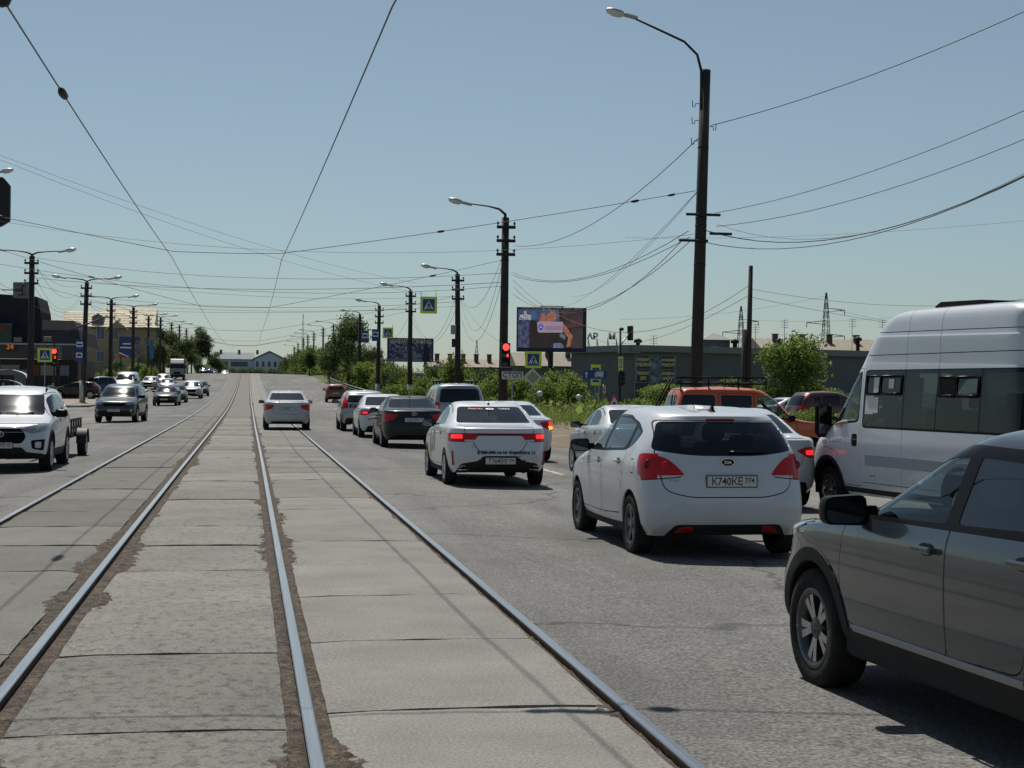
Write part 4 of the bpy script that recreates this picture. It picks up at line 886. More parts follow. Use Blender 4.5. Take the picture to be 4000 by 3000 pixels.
# tram track: slabs, rails, packed dirt
G2 = .81; CL, CR = -2.08, 1.13
RAILS = (CL-G2, CL+G2, CR-G2, CR+G2)
def concrete(name, base, chips):
    m = mat(name, (base,)*3, .9, spec=.3); n, l, p = nodes(m); tc = n.new('ShaderNodeTexCoord'); oi = n.new('ShaderNodeObjectInfo')
    vm = n.new('ShaderNodeVectorMath'); vm.operation = 'MULTIPLY_ADD'; cb = n.new('ShaderNodeCombineXYZ'); l.new(oi.outputs['Random'], cb.inputs[0]); l.new(oi.outputs['Random'], cb.inputs[1])
    vm.inputs[1].default_value = (37, 91, 0); l.new(cb.outputs[0], vm.inputs[0]); l.new(tc.outputs['Object'], vm.inputs[2])
    def noise(sc, det, st=None, ro=.6):
        src = vm.outputs[0]
        if st: mp = n.new('ShaderNodeMapping'); mp.inputs['Scale'].default_value = st; l.new(src, mp.inputs[0]); src = mp.outputs[0]
        t = n.new('ShaderNodeTexNoise'); t.inputs['Scale'].default_value = sc; t.inputs['Detail'].default_value = det; t.inputs['Roughness'].default_value = ro; l.new(src, t.inputs['Vector']); return t.outputs['Fac']
    def mul(a, b_, bl='MULTIPLY', f=1):
        mx = n.new('ShaderNodeMix'); mx.data_type = 'RGBA'; mx.blend_type = bl; mx.inputs['Factor'].default_value = f; l.new(a, mx.inputs['A']); l.new(b_, mx.inputs['B']); return mx.outputs['Result']
    c0 = ramp(n, l, noise(1.2, 5), [(.3, (base*.84, base*.82, base*.76)), (.7, (base*1.14, base*1.12, base*1.04))]).outputs[0]
    rr = ramp(n, l, oi.outputs['Random'], [(0, (.80, .80, .79)), (.5, (.97, .97, .96)), (1, (1.13, 1.13, 1.12))]).outputs[0]
    c2 = ramp(n, l, noise(60, 3), [(.3, (.70,)*3), (.7, (1.3,)*3)]).outputs[0]
    pit = ramp(n, l, noise(12, 9, (1, .75, 1), .80), [(chips-.09, (.50, .47, .42)), (chips-.02, (.82, .81, .78)), (chips+.05, (1.02,)*3), (chips+.09, (1,)*3)]).outputs[0]   # spalled patches
    pit2 = ramp(n, l, noise(38, 2, (1, .8, 1)), [(.25, (.38, .35, .31)), (.285, (1,)*3)]).outputs[0]
    l.new(mul(mul(mul(mul(c0, rr), c2), pit), pit2), p.inputs['Base Color'])
    bu = n.new('ShaderNodeBump'); bu.inputs['Strength'].default_value = .8; bu.inputs['Distance'].default_value = .012; l.new(mul(pit, c2), bu.inputs['Height']); l.new(bu.outputs[0], p.inputs['Normal'])
    return m
M['slab_worn'] = concrete('slab_concrete_worn', .192, .435); M['slab'] = concrete('slab_concrete', .188, .33); M['slab_dark'] = concrete('slab_concrete_dark', .145, .38)
M['dirt'] = noisy('track_dirt', [(.25, (.022, .017, .013)), (.5, (.066, .052, .039)), (.72, (.125, .10, .078))], 9, .98, second=(70, .35, 1.6), bump=1.0, bscale=40)
sheet('track_bed', [-3.02, -2.89, -1.27, .32, 1.94, 2.06], YR, lambda x, y: PZ(y) - .055, M['dirt'])
tb = empty('tram_track_paving', (0, 0, 0)); tag(tb, kind='structure')
def slab_mesh(w, L, m, seed):
    rg = random.Random(seed); b = MB(); nx, ny = 7, 9; top = []; pts = []
    def edge(i, n): return i in (0, n-1)
    for j in range(ny):
        for i in range(nx):
            x = -w/2 + w*i/(nx-1); y = -L/2 + L*j/(ny-1); z = rg.uniform(-.0015, .0015)
            if edge(i, nx) or edge(j, ny): z -= rg.uniform(.004, .010); x += rg.uniform(-.004, .004)
            if edge(i, nx) and edge(j, ny): z -= .008
            pts.append((x, y, z))
    fs = [(j*nx+i, j*nx+i+1, (j+1)*nx+i+1, (j+1)*nx+i) for j in range(ny-1) for i in range(nx-1)]
    bd = [i for i in range(nx)] + [j*nx+nx-1 for j in range(1, ny)] + [(ny-1)*nx+i for i in range(nx-2, -1, -1)] + [j*nx for j in range(ny-2, 0, -1)]
    b.add(pts + [(pts[i][0], pts[i][1], -.12) for i in bd], fs + [(bd[k], len(pts)+k, len(pts)+(k+1) % len(bd), bd[(k+1) % len(bd)]) for k in range(len(bd))], 0)
    return b.mesh(m, 'slab')
PITCH_S = 2.18
rows = [(CL-G2+.07, CL+G2-.155, 'slab_dark', 7.65), (CL+G2+.145, CR-G2-.12, 'slab_worn', 7.55), (CR-G2+.10, CR+G2-.07, 'slab', 7.91)]
for (x0, x1, mt, y0) in rows:
    var = [slab_mesh(x1-x0, PITCH_S-.022, M[mt], 10+k) for k in range(4)]
    for k in range(-4, 34):
        yc = y0 + PITCH_S*(k+.5); zc = (PZ(yc-1)+PZ(yc+1))/2; d = (PZ(yc+1)-PZ(yc-1))/2
        o = link('slab', var[k % 4], tb, ((x0+x1)/2, yc, zc+random.uniform(-.004, .006)), (math.atan(d)+random.uniform(-.002, .002), random.uniform(-.002, .002), random.uniform(-.003, .003)))
    yy = [y0+PITCH_S*34] + [y for y in YR if y > y0+PITCH_S*34+1]
    b = MB(); b.add([(x, y, PZ(y)) for y in yy for x in (x0, x1)], [(2*j, 2*j+1, 2*j+3, 2*j+2) for j in range(len(yy)-1)]); b.build('far_slabs', M[mt], tb, fix=False)
M['rail'] = noisy('rail_steel', [(.3, (.30, .31, .33)), (.7, (.47, .48, .50))], 3, .28, metal=1.0, stretch=(30, .25, 1)); M['rail_rust'] = noisy('rail_rust', [(.3, (.06, .038, .025)), (.7, (.13, .085, .055))], 10, .9)
rt = empty('tram_rails', (0, 0, 0)); tag(rt, 'four steel tram rails set in the paved track down the street', 'tram rails')
rp = [(-.033, .002), (-.0325, .0125), (-.027, .0165), (.0, .0172), (.027, .0165), (.0325, .0125), (.033, .002), (.028, -.03), (-.028, -.03)]
YT = list(np.arange(-6, 72, 2.0)) + [y for y in YR if y > 72]
for i, X in enumerate(RAILS):
    b = MB(); n = len(rp); vs = [(X+q[0]+.006*math.sin(y*.11+i*2), y, PZ(y)+q[1]+.008) for y in YT for q in rp]
    for j in range(len(YT)-1):
        for k in range(n): pass
    b.add(vs, [(j*n+k, j*n+(k+1) % n, (j+1)*n+(k+1) % n, (j+1)*n+k) for j in range(len(YT)-1) for k in range(1, 5)], 0, False)
    b.add(vs, [(j*n+k, j*n+(k+1) % n, (j+1)*n+(k+1) % n, (j+1)*n+k) for j in range(len(YT)-1) for k in (0, 5, 6, 7, 8)], 1, False)
    b.build('rail', [M['rail'], M['rail_rust']], rt)
# packed dirt beside the rails: a bumpy bed whose edge runs over the slab ends
def vnoise(x, y, s):
    """cheap smooth value noise"""
    xi, yi = np.floor(x*s).astype(int), np.floor(y*s).astype(int); fx, fy = x*s-xi, y*s-yi; fx, fy = fx*fx*(3-2*fx), fy*fy*(3-2*fy)
    h = lambda a, b_: (np.sin(a*127.1+b_*311.7)*43758.5453) % 1.0
    return (h(xi, yi)*(1-fx)+h(xi+1, yi)*fx)*(1-fy) + (h(xi, yi+1)*(1-fx)+h(xi+1, yi+1)*fx)*fy
def dirt_strip(X, lo, hi, near, step):
    ys = np.concatenate([np.arange(5.2, 12, step*.5), np.arange(12, near, step), np.arange(near, 90, .5), np.arange(90, 330, 6)]); u = np.linspace(-lo-.20, hi+.20, 40 if lo > .1 else 22); d, y = np.meshgrid(u, ys)
    x = X+d; over = np.where(d < 0, -d-lo, d-hi)                  # >0 beyond the slab edge
    n1 = vnoise(x, y, 3.1)*.6+vnoise(x, y, 9)*.4; n2 = vnoise(x, y, 57)*.4+vnoise(x, y, 31)*.35+vnoise(x, y, 17)*.25
    z = np.where(over < 0, -.024+.026*(n1-.45)+.028*n2, (-.018 if lo+hi > .2 else -.035) + .06*(vnoise(x, y, .9)-.5) + .04*(n1-.45) - over*.22 + .055*(n2-.40))
    z = np.where(((d > .02) & (hi < .06)) | ((d < -.02) & (lo < .06)), -.05, z); z = np.where(np.abs(d) < .045, -.03, z); z = z + np.array([PZ(q) for q in ys])[:, None]
    k = len(u); b = MB(); b.v = [tuple(q) for q in np.stack([x, y, z], 2).reshape(-1, 3).tolist()]
    b.f = [(j*k+i, j*k+i+1, (j+1)*k+i+1, (j+1)*k+i) for j in range(len(ys)-1) for i in range(k-1)]; b.m = [0]*len(b.f); b.sm = [True]*len(b.f)
    tag(b.build('dirt', M['dirt'], fix=False), 'brown dirt packed along a tram rail between the concrete slabs', 'dirt', kind='stuff')
dirt_strip(RAILS[1], .155, .145, 24, .045); dirt_strip(RAILS[2], .12, .10, 24, .04); dirt_strip(RAILS[0], .05, .07, 20, .08); dirt_strip(RAILS[3], .07, .05, 20, .06)
# loose soil at the turn off
X, Y = np.meshgrid(np.linspace(8.6, 17, 44), np.linspace(43.2, 70, 90)); lim = 9.2+.9*np.sin(Y*.35)
Z = -.16+.10*vnoise(X, Y, .5)+.07*vnoise(X, Y, 1.7)+.05*vnoise(X, Y, 4.1)+np.clip((X-lim)*.14, -.10, .24)*np.clip((Y-42.5)/3, .2, 1); Z = Z + np.array([[GZ(10, q) for q in r] for r in Y])*1.0+.08
b = MB(); k = X.shape[1]; b.v = [tuple(q) for q in np.stack([X, Y, Z], 2).reshape(-1, 3).tolist()]; b.f = [(j*k+i, j*k+i+1, (j+1)*k+i+1, (j+1)*k+i) for j in range(X.shape[0]-1) for i in range(k-1)]; b.m = [0]*len(b.f); b.sm = [True]*len(b.f)
tag(b.build('loose_soil', M['soil'], fix=False), 'churned brown soil at the edge of the road by the grass', 'soil', kind='stuff')
# ------------------------------------------------------------------ plants
def leafmat(name, dark, light, trans=.3):
    m = bpy.data.materials.new(name); m.use_nodes = True; n = m.node_tree.nodes; l = m.node_tree.links; n.remove(n['Principled BSDF'])
    g = n.new('ShaderNodeNewGeometry'); oi = n.new('ShaderNodeObjectInfo'); r = ramp(n, l, g.outputs['Random Per Island'], [(0, dark), (.6, tuple((a+b_)/2 for a, b_ in zip(dark, light))), (1, light)])
    hs = n.new('ShaderNodeHueSaturation'); mr = n.new('ShaderNodeMapRange'); mr.inputs['To Min'].default_value = .8; mr.inputs['To Max'].default_value = 1.2; l.new(oi.outputs['Random'], mr.inputs['Value']); l.new(mr.outputs[0], hs.inputs['Value']); l.new(r.outputs[0], hs.inputs['Color'])
    d = n.new('ShaderNodeBsdfPrincipled'); d.inputs['Roughness'].default_value = .55; d.inputs['Specular IOR Level'].default_value = .25; t = n.new('ShaderNodeBsdfTranslucent'); l.new(hs.outputs[0], d.inputs['Base Color']); l.new(hs.outputs[0], t.inputs['Color'])
    mx = n.new('ShaderNodeMixShader'); mx.inputs[0].default_value = trans; l.new(d.outputs[0], mx.inputs[1]); l.new(t.outputs[0], mx.inputs[2]); l.new(mx.outputs[0], n['Material Output'].inputs['Surface']); return m
M['leaf'] = leafmat('leaves_fresh', (.085, .13, .028), (.23, .30, .07), .55)
M['leaf_dark'] = leafmat('leaves_dark', (.045, .075, .024), (.115, .16, .05), .45)
M['leaf_weed'] = leafmat('weeds', (.10, .14, .032), (.25, .28, .085), .55)
M['bark'] = noisy('bark', [(.3, (.05, .04, .03)), (.7, (.12, .10, .08))], 6, .95, stretch=(4, 4, .6), bump=.6, bscale=10)
def leaf_cloud(clumps, nleaf, size, seed, droop=.3):
    """leaf faces spread through uneven clumps; clumps = (centre, radii, share)"""
    rg = np.random.default_rng(seed); P = []; tot = sum(c[2] for c in clumps)
    for c, rad, sh in clumps:
        k = int(nleaf*sh/tot); d = rg.normal(size=(k, 3)); d /= np.linalg.norm(d, axis=1, keepdims=True); r = rg.uniform(.35, 1.08, (k, 1))**.6
        lump = 1+.22*np.sin(d[:, :1]*5+seed)+.18*np.sin(d[:, 1:2]*7+2*seed)+.15*np.sin(d[:, 2:3]*9)
        P.append(np.array(c)+d*r*lump*np.array(rad))
    P = np.concatenate(P); P = P[P[:, 2] > .02]; k = len(P)
    a = rg.normal(size=(k, 3)); a /= np.linalg.norm(a, axis=1, keepdims=True); b = np.cross(a, rg.normal(size=(k, 3))); b /= np.linalg.norm(b, axis=1, keepdims=True)
    s = size*rg.uniform(.6, 1.4, (k, 1)); a = a*s; b = b*s*.55; a[:, 2] -= droop*s[:, 0]
    V = np.stack([P-a*.5, P+b*.5, P+a*.5, P-b*.5], 1).reshape(-1, 3)
    return V, np.arange(k*4).reshape(-1, 4)
def cloud_mesh(name, V, F, m):
    me = bpy.data.meshes.new(name); me.vertices.add(len(V)); me.vertices.foreach_set('co', V.astype(np.float32).ravel()); me.loops.add(F.size); me.polygons.add(len(F))
    me.loops.foreach_set('vertex_index', F.ravel().astype(np.int32)); me.polygons.foreach_set('loop_start', np.arange(0, F.size, F.shape[1]).astype(np.int32)); me.materials.append(m); me.update(calc_edges=True); return me
def stem_mesh(h, spread, n, seed, m, r0=.05):
    rg = random.Random(seed); b = MB()
    for i in range(n):
        a = rg.uniform(0, 6.28); e = spread*rg.uniform(.3, 1); hh = h*rg.uniform(.6, 1)
        b.tube([(0.1*math.cos(a), .1*math.sin(a), -.1), (e*.4*math.cos(a), e*.4*math.sin(a), hh*.5), (e*math.cos(a+.3), e*math.sin(a+.3), hh)], [r0, r0*.65, r0*.25], 5)
    return b.mesh(m, 'stems')
def bush_proto(seed, w, h, nleaf, size, m):
    rg = random.Random(seed); cl = []
    for i in range(9):
        a = rg.uniform(0, 6.28); d = rg.uniform(0, .62)*w/2; z = rg.uniform(.22, .82)*h; q = rg.uniform(.28, .5)
        cl.append(((d*math.cos(a), d*math.sin(a), z), (w*q*.5, w*q*.5, h*q*.55), q))
    cl.append(((0, 0, h*.3), (w*.44, w*.44, h*.32), .9))
    V, F = leaf_cloud(cl, nleaf, size, seed); return cloud_mesh('foliage', V, F, m), stem_mesh(h*.8, w*.3, 6, seed, M['bark'], .03)
BUSH = [bush_proto(s, 4.0, 3.0, 4200, .20, M['leaf']) for s in (1, 2, 3)] + [bush_proto(s, 4.2, 3.4, 4200, .20, M['leaf_dark']) for s in (4, 5)]
def bush(x, y, z, k, s, label, group=None, sz=1.0, name='bush', cat='bush'):
    o = empty(name, (x, y, z), random.uniform(0, 6.28)); tag(o, label, cat, group)
    o.scale = (s*random.uniform(.9, 1.1), s*random.uniform(.9, 1.1), s*sz)
    link('foliage', BUSH[k][0], o); link('stems', BUSH[k][1], o); return o
def tree_proto(seed, w, h, nleaf, size, m, trunk=.18, base=.25):
    rg = random.Random(seed); cl = []; b = MB(); th = h*.55
    b.tube([(0, 0, -.3), (.06, .03, th*.5), (-.04, .05, th), (0, 0, h*.86)], [trunk, trunk*.8, trunk*.55, trunk*.12], 8)
    for i in range(12):
        a = rg.uniform(0, 6.28); t = rg.random(); z = h*(base+.10+(.82-base)*t); d = rg.uniform(.25, .72)*w/2*(1-.55*t*t); q = rg.uniform(.22, .38)
        p = (d*math.cos(a), d*math.sin(a), z); cl.append((p, (w*q*.62, w*q*.62, h*q*.42), q))
        b.tube([(0, 0, z*.62), (p[0]*.5, p[1]*.5, z*.82), p], [trunk*.35, trunk*.22, trunk*.06], 5)
    cl.append(((0, 0, h*.62), (w*.30, w*.30, h*.28), .6))
    V, F = leaf_cloud(cl, nleaf, size, seed); return cloud_mesh('crown', V, F, m), b.mesh(M['bark'], 'trunk')
TREE = [tree_proto(21, 7, 8, 9000, .24, M['leaf_dark']), tree_proto(22, 5.8, 6, 15000, .19, M['leaf'], .12, .06), tree_proto(23, 6, 9, 9000, .26, M['leaf_dark']), tree_proto(24, 6.5, 5.5, 9000, .22, M['leaf'], .14, .06)]
def tree(x, y, z, k, s, label, group=None, sz=1.0):
    o = empty('tree', (x, y, z), random.uniform(0, 6.28)); tag(o, label, 'tree', group); o.scale = (s, s, s*sz); link('crown', TREE[k][0], o); link('trunk', TREE[k][1], o); return o
def spot(px, Y, right=True): p = at(px, 835, Y); return p.x, Y, terrain(p.x, Y)
# thicket on the right embankment, nearest clump to the crest
hedge = 'green bush in the dense thicket along the right edge of the climbing road'
rr = random.Random(5)
for i in range(50):
    Y = 122+i*3.9; X = 14.6+rr.uniform(-.8, 3.2)
    bush(X, Y, terrain(X, Y)-.1, rr.choice((0, 1, 2, 4, 3)), rr.uniform(.8, 1.15)*(1+max(0, Y-150)*.0020), hedge, 'bushes of the roadside thicket', rr.uniform(.9, 1.3))
far_hedge = 'far bush of the thicket close to the crest beyond the guard rail'
for i in range(34):
    Y = 318+i*7; X = 12.6+rr.uniform(0, 4); bush(X, Y, max(PZ(Y)-.4, 1.66+.0075*Y-1.6), rr.choice((3, 4, 0)), rr.uniform(1.5, 2.0)*(.85 if Y > 480 else 1), far_hedge, 'bushes of the thicket near the crest', rr.uniform(.95, 1.25))
for (px, Y, k, s, sz, lab) in ((752, 205, 0, 1.18, 1.05, 'big dark leafy tree rising behind the bus stop signs'), (712, 236, 2, .80, .9, 'dark tree at the far end of the thicket behind the lamp posts'), (795, 190, 0, .74, .95, 'rounded dark tree between the tall tree and the purple banner'), (668, 275, 2, .62, .9, 'small dark tree where the thicket meets the crest')):
    x, y, z = spot(px, Y); tree(x, y, z, k, s, lab, None, sz)
tb2 = 'leafy green bush behind the tall grass left of the video billboard post'
for i, (px, Y, k, s) in enumerate(((870, 118, 0, .7), (905, 126, 1, .6), (945, 132, 2, .7), (985, 128, 0, .75), (1020, 118, 1, .8), (1052, 124, 4, .9), (1085, 116, 2, .95), (1118, 112, 0, .85), (1150, 122, 1, .95), (1180, 106, 2, .8), (1212, 118, 0, 1.05), (1236, 108, 2, .95), (840, 128, 2, .6))):
    x, y, z = spot(px, Y); bush(x, y, z, k, s*.98, tb2 if px < 1190 else 'bush between the video billboard post and the grey workshop', 'bushes behind the tall grass' if px < 1190 else 'bushes by the billboard post')
for (px, Y, k, s, sz, lab) in ((1712, 96, 1, 1.02, .86, 'big bright green tree in front of the long grey wall beside the thin post'), (1588, 104, 3, .62, .75, 'low green tree between the tall lamp pole and the thin wooden post'), (1440, 92, 3, .60, .62, 'feathery green shrub tree left of the orange car by the workshop corner'), (1790, 104, 3, .55, .62, 'small tree right of the big green one against the grey wall')):
    x, y, z = spot(px, Y); tree(x, y, z, k, s, lab, None, sz)
for i, (px, Y, k, s, lab) in enumerate(((1375, 84, 2, .40, 'low shrub in the grass under the workshop signs'), (1480, 80, 0, .45, 'shrub just behind the orange car roof rack'), (1850, 92, 1, .5, 'low bush beside the white minibus against the grey wall'), (1745, 58, 1, .36, 'pale weedy bush in front of the red parked car'), (1830, 60, 0, .34, 'weedy bush seen through the minibus door window'))):
    x, y, z = spot(px, Y); bush(x, y, z, k, s, lab)
bx_, by_, bz_ = spot(1148, 66); bush(bx_, by_, bz_, 2, .42, 'broad leaved weed clump under the yellow diamond sign')
# trees of the oncoming side
for (px, Y, k, s, sz, lab) in ((352, 268, 0, 1.1, .9, 'dark tree beside the corner of the beige house'), (432, 330, 2, 1.15, 1.0, 'dark pointed tree standing clear against the sky past the beige house'), (405, 318, 0, .8, .9, 'mid green tree below the row of lamps'), (462, 360, 2, .8, .85, 'far dark tree just before the crest on the oncoming side'), (376, 300, 3, 1.0, .9, 'light green tree behind the delivery truck'), (478, 420, 0, .8, .8, 'farthest tree by the crest next to the blue building'), (392, 292, 0, 1.0, .85, 'dark round tree over the delivery truck roof'), (340, 250, 2, .85, .8, 'dark narrow tree at the house corner behind the double lamps'), (300, 236, 3, .7, .6, 'low tree in front of the beige house wall'), (255, 232, 0, .55, .7, 'small dark tree at the beige house steps')):
    p = at(px, 835, Y); tree(p.x, Y, pave(p.x, Y) if Y < 330 else PZ(Y)-.3, k, s, lab, None, sz)
for i, (px, Y, k, s) in enumerate(((232, 214, 0, .6), (262, 216, 1, .6), (312, 216, 2, .7), (330, 222, 0, .7), (196, 200, 1, .6), (388, 300, 2, 1.0), (430, 330, 1, 1.0), (448, 340, 0, .9))):
    p = at(px, 835, Y); bush(p.x, Y, pave(p.x, Y) if Y < 330 else PZ(Y)-.3, k, s, 'low hedge bush in front of the beige house' if px < 340 else 'roadside bush under the trees past the delivery truck', 'hedge bushes at the beige house' if px < 340 else 'bushes under the far trees')
# far vegetation below the blue building
for i in range(14):
    px = 470+i*10; p = at(px, 800, 470+8*(i % 3)); bush(p.x, p.y, 1.9+rr.uniform(-.5, .6), 3+(i % 2), 1.25, 'far dark bush beyond the crest below the blue building', 'far bushes beyond the crest', 1.1)
# tall grass
rgx = np.random.default_rng(3); n = 52000
gx = 11.6+rgx.random(n)**1.0*34; gy = 52+rgx.random(n)*66; keep = (gx > 12.2+np.clip(66-gy, 0, 20)*.16); gx, gy = gx[keep], gy[keep]; n = len(gx)
gz = np.array([terrain(a, c) for a, c in zip(gx, gy)])-.03; cl = vnoise(gx, gy, .35); h = (.25+.75*cl)*rgx.uniform(.6, 1.25, n); a = rgx.uniform(0, 6.28, n); w = rgx.uniform(.012, .03, n); lean = rgx.normal(0, .22, (n, 2))*h[:, None]
dx, dy = np.cos(a)*w, np.sin(a)*w
V = np.stack([np.stack([gx-dx, gy-dy, gz], 1), np.stack([gx+dx, gy+dy, gz], 1), np.stack([gx+lean[:, 0]+dx*.3, gy+lean[:, 1]+dy*.3, gz+h], 1)], 1).reshape(-1, 3)
tag(link('grass', cloud_mesh('grass', V, np.arange(n*3).reshape(-1, 3), M['leaf_weed'])), 'tall green grass and weeds on the verge right of the road', 'grass', kind='stuff')
n = 9000; sx = 12.5+rgx.random(n)*30; sy = 60+rgx.random(n)*55; k_ = vnoise(sx, sy, .25) > .5; sx, sy = sx[k_], sy[k_]
cls = []; Vs = []
for c in range(1):
    m_ = len(sx); sz_ = np.array([terrain(a_, c_) for a_, c_ in zip(sx, sy)]); P = np.stack([sx, sy, sz_+rgx.random(m_)*.9], 1); aa = rgx.normal(size=(m_, 3))*.12; bb = rgx.normal(size=(m_, 3))*.07
    Vs.append(np.stack([P-aa, P+bb, P+aa, P-bb], 1).reshape(-1, 3))
Vs = np.concatenate(Vs); tag(link('weeds', cloud_mesh('weeds', Vs, np.arange(len(Vs)).reshape(-1, 4), M['leaf'])), 'broad leaved weeds standing among the tall grass', 'weeds', kind='stuff')
# ------------------------------------------------------------------ poles, wires, signs
M['pole'] = noisy('pole_concrete_dark', [(.3, (.028, .022, .022)), (.7, (.06, .048, .046))], 2.5, .9, second=(20, .75, 1.2), stretch=(3, 3, .5))
M['pole_white'] = noisy('whitewash', [(.3, (.30, .30, .29)), (.7, (.5, .5, .48))], 6, .9)
M['iron'] = mat('iron_dark', (.02, .02, .022), .6, .3); M['wire'] = mat('cable_black', (.04, .043, .046), .6); M['copper'] = mat('contact_wire', (.05, .045, .04), .4, .6)
M['lamp_head'] = mat('lamp_housing', (.35, .36, .37), .4, .4); M['lamp_bowl'] = mat('lamp_bowl', (.62, .64, .64), .12, 0, coat=.6); M['zinc'] = mat('zinc', (.30, .31, .32), .45, .6)
def lamp_head(root, p, d, s=1.0):
    """cobra head: housing and bowl under it; d = unit direction outwards"""
    b = MB(); a = math.atan2(d[1], d[0]); 
    b.rbox((-.18*s, 0, .02), (.40*s, .13*s, .10*s), .03)
    pr = [(-.02, .0), (.0, .07), (.12, .13), (.30, .14), (.46, .09), (.52, .0)]
    for sg in (1,):
        n = 10; vs = []
        for (x, w) in pr:
            for j in range(n+1): t = math.pi*j/n; vs.append((x*s, max(w, .004)*s*math.cos(t), .03*s+max(w, .004)*s*.62*math.sin(t)))
        b.add(vs, [(i*(n+1)+j, i*(n+1)+j+1, (i+1)*(n+1)+j+1, (i+1)*(n+1)+j) for i in range(len(pr)-1) for j in range(n)], 0, True)
    h = b.build('lamp_head', M['lamp_head'], root, p, (0, R(-12), a))
    c = MB(); vs = []; n = 10
    for (x, w) in pr:
        for j in range(n+1): t = math.pi*j/n; vs.append((x*s, max(w, .004)*s*.96*math.cos(t), .03*s-max(w, .004)*s*1.0*math.sin(t)))
    c.add(vs, [(i*(n+1)+j, i*(n+1)+j+1, (i+1)*(n+1)+j+1, (i+1)*(n+1)+j) for i in range(len(pr)-1) for j in range(n)], 0, True); c.build('lamp_bowl', M['lamp_bowl'], h)
def lamp_pole(px, Y, toppy, label, kind='one', lean=0.0, group=None, white=False, arms=3, r0=.215, r1=.165, armlen=2.0, rise=.5, px_is_x=None):
    p = at(px, 835, Y); x = p.x if px_is_x is None else px_is_x; zt = at(px, toppy, Y).z; z0 = (pave(x, Y) if x < -11.2 and Y > 112 else terrain(x, Y) if x > 12 else GZ(x, Y))-.05
    H = zt-z0; root = empty('lamp_pole', (x, Y, z0)); tag(root, label, 'lamp pole', group); top = Vector((lean*H, 0, H))
    b = MB(); b.tube([(0, 0, -.3), (lean*H*.5, 0, H*.5), tuple(top)], [r0, (r0+r1)/2, r1], 14); b.build('shaft', M['pole'], root)
    if white: w = MB(); w.tube([(0, 0, 0), (0, 0, 1.75)], [r0+.006, r0*.985+.004], 14); w.build('painted_base', M['pole_white'], root)
    for k in range(arms):
        zc = H-.45-.62*k; c = MB(); cx = lean*zc; c.rbox((cx, -r1*1.25, zc), (.86, .13, .14), .015)
        for sx in (-.38, .38): c.tube([(cx+sx, -r1*1.25, zc), (cx+sx, -r1*1.25, zc+.24)], .014, 6); c.lathe([(.02, .1), (.05, .13), (.055, .18), (.03, .24)], 8, c=(cx+sx, -r1*1.25, zc))
        c.build('cross_arm', M['iron'], root)
    dirs = [(-1, 0)] if kind == 'one' else [(-1, 0), (1, 0)]
    if kind == 'none': dirs = []
    for d in dirs:
        a = MB(); s = d[0]; L = armlen
        pts = [Vector((top.x, 0, H-.35)), Vector((top.x+s*.02, 0, H+rise*.25)), Vector((top.x+s*.16*L, 0, H+rise*.62)), Vector((top.x+s*.42*L, 0, H+rise*.80)), Vector((top.x+s*L, 0, H+rise))]
        if rise > .9: pts = [Vector((top.x-.14, -.1, H-1.1)), Vector((top.x-.15, -.1, H-.05)), Vector((top.x-.26, -.08, H+.38)), Vector((top.x-.62, -.06, H+.72)), Vector((top.x-L, 0, H+rise))]
        a.tube(pts, [.075 if rise < .9 else .04, .07 if rise < .9 else .04, .05 if rise < .9 else .036, .034, .03], 8); a.build('arm', M['iron'], root)
        lamp_head(root, pts[-1]+Vector((s*.12, 0, .0)), d, 1.0 if Y < 60 else 1.25)
    if Y < 80:
        for zc in (H*.80, H*.62, H*.60, H*.5): c = MB(); rr_ = r0+(r1-r0)*zc/H+.006; c.tube([(lean*zc, 0, zc-.03), (lean*zc, 0, zc+.03)], rr_, 14); c.build('band', M['iron'], root)
    return root
P1 = lamp_pole(1500, 39.8, 150, 'nearest tall dark lamp pole rising behind the orange car', 'one', .022, arms=0, r0=.175, r1=.135, armlen=2.15, rise=1.36)
for (zc, w_, dx) in ((6.55, .95, 0), (6.05, .62, .5), (5.85, .80, -.25)):
    c = MB(); c.rbox((dx+.022*zc, -.2, zc), (w_, .07, .07), .01); c.build('cross_arm', M['iron'], P1)
for zc, sg in ((9.55, -1), (9.1, -1), (8.55, -1), (8.95, 1)):
    c = MB(); x0 = .022*zc+sg*.15; c.tube([(x0, 0, zc), (x0+sg*.10, 0, zc), (x0+sg*.12, 0, zc-.10), (x0+sg*.18, 0, zc-.10), (x0+sg*.19, 0, zc+.08)], .012, 5); c.build('hook', M['iron'], P1)
P2 = lamp_pole(1086, 69, 470, 'lamp pole carrying the red traffic light beside the video billboard', 'one', .006, armlen=1.9, rise=.62)
P3 = lamp_pole(990, 103, 592, 'lamp pole with grey meter boxes behind the silver van', 'one', -.014, armlen=1.75, rise=.42)
P4 = lamp_pole(885, 124, 628, 'lamp pole in front of the purple banner with whitewashed foot', 'one', 0, white=True, armlen=1.75, rise=.42)
P5 = lamp_pole(816, 148, 660, 'lamp pole beside the blue bus stop plates', 'one', .008, white=True, armlen=1.6, rise=.42)
P6 = lamp_pole(776, 188, 679, 'lamp pole standing against the big dark tree', 'one', 0, armlen=1.7, rise=.42)
for i, (px, Y, ty) in enumerate(((719, 280, 701), (697, 312, 708), (677, 345, 718), (664, 372, 724), (654, 398, 731), (643, 436, 741), (635, 470, 749))):
    lamp_pole(px, Y, ty, ('far lamp pole above the thicket, %s counting towards the crest' % ('first', 'second', 'third', 'fourth', 'fifth', 'sixth', 'last')[i]), 'one', 0, 'lamp poles far up the road', armlen=2.6, rise=.5, r0=.22, r1=.15)
LP = []
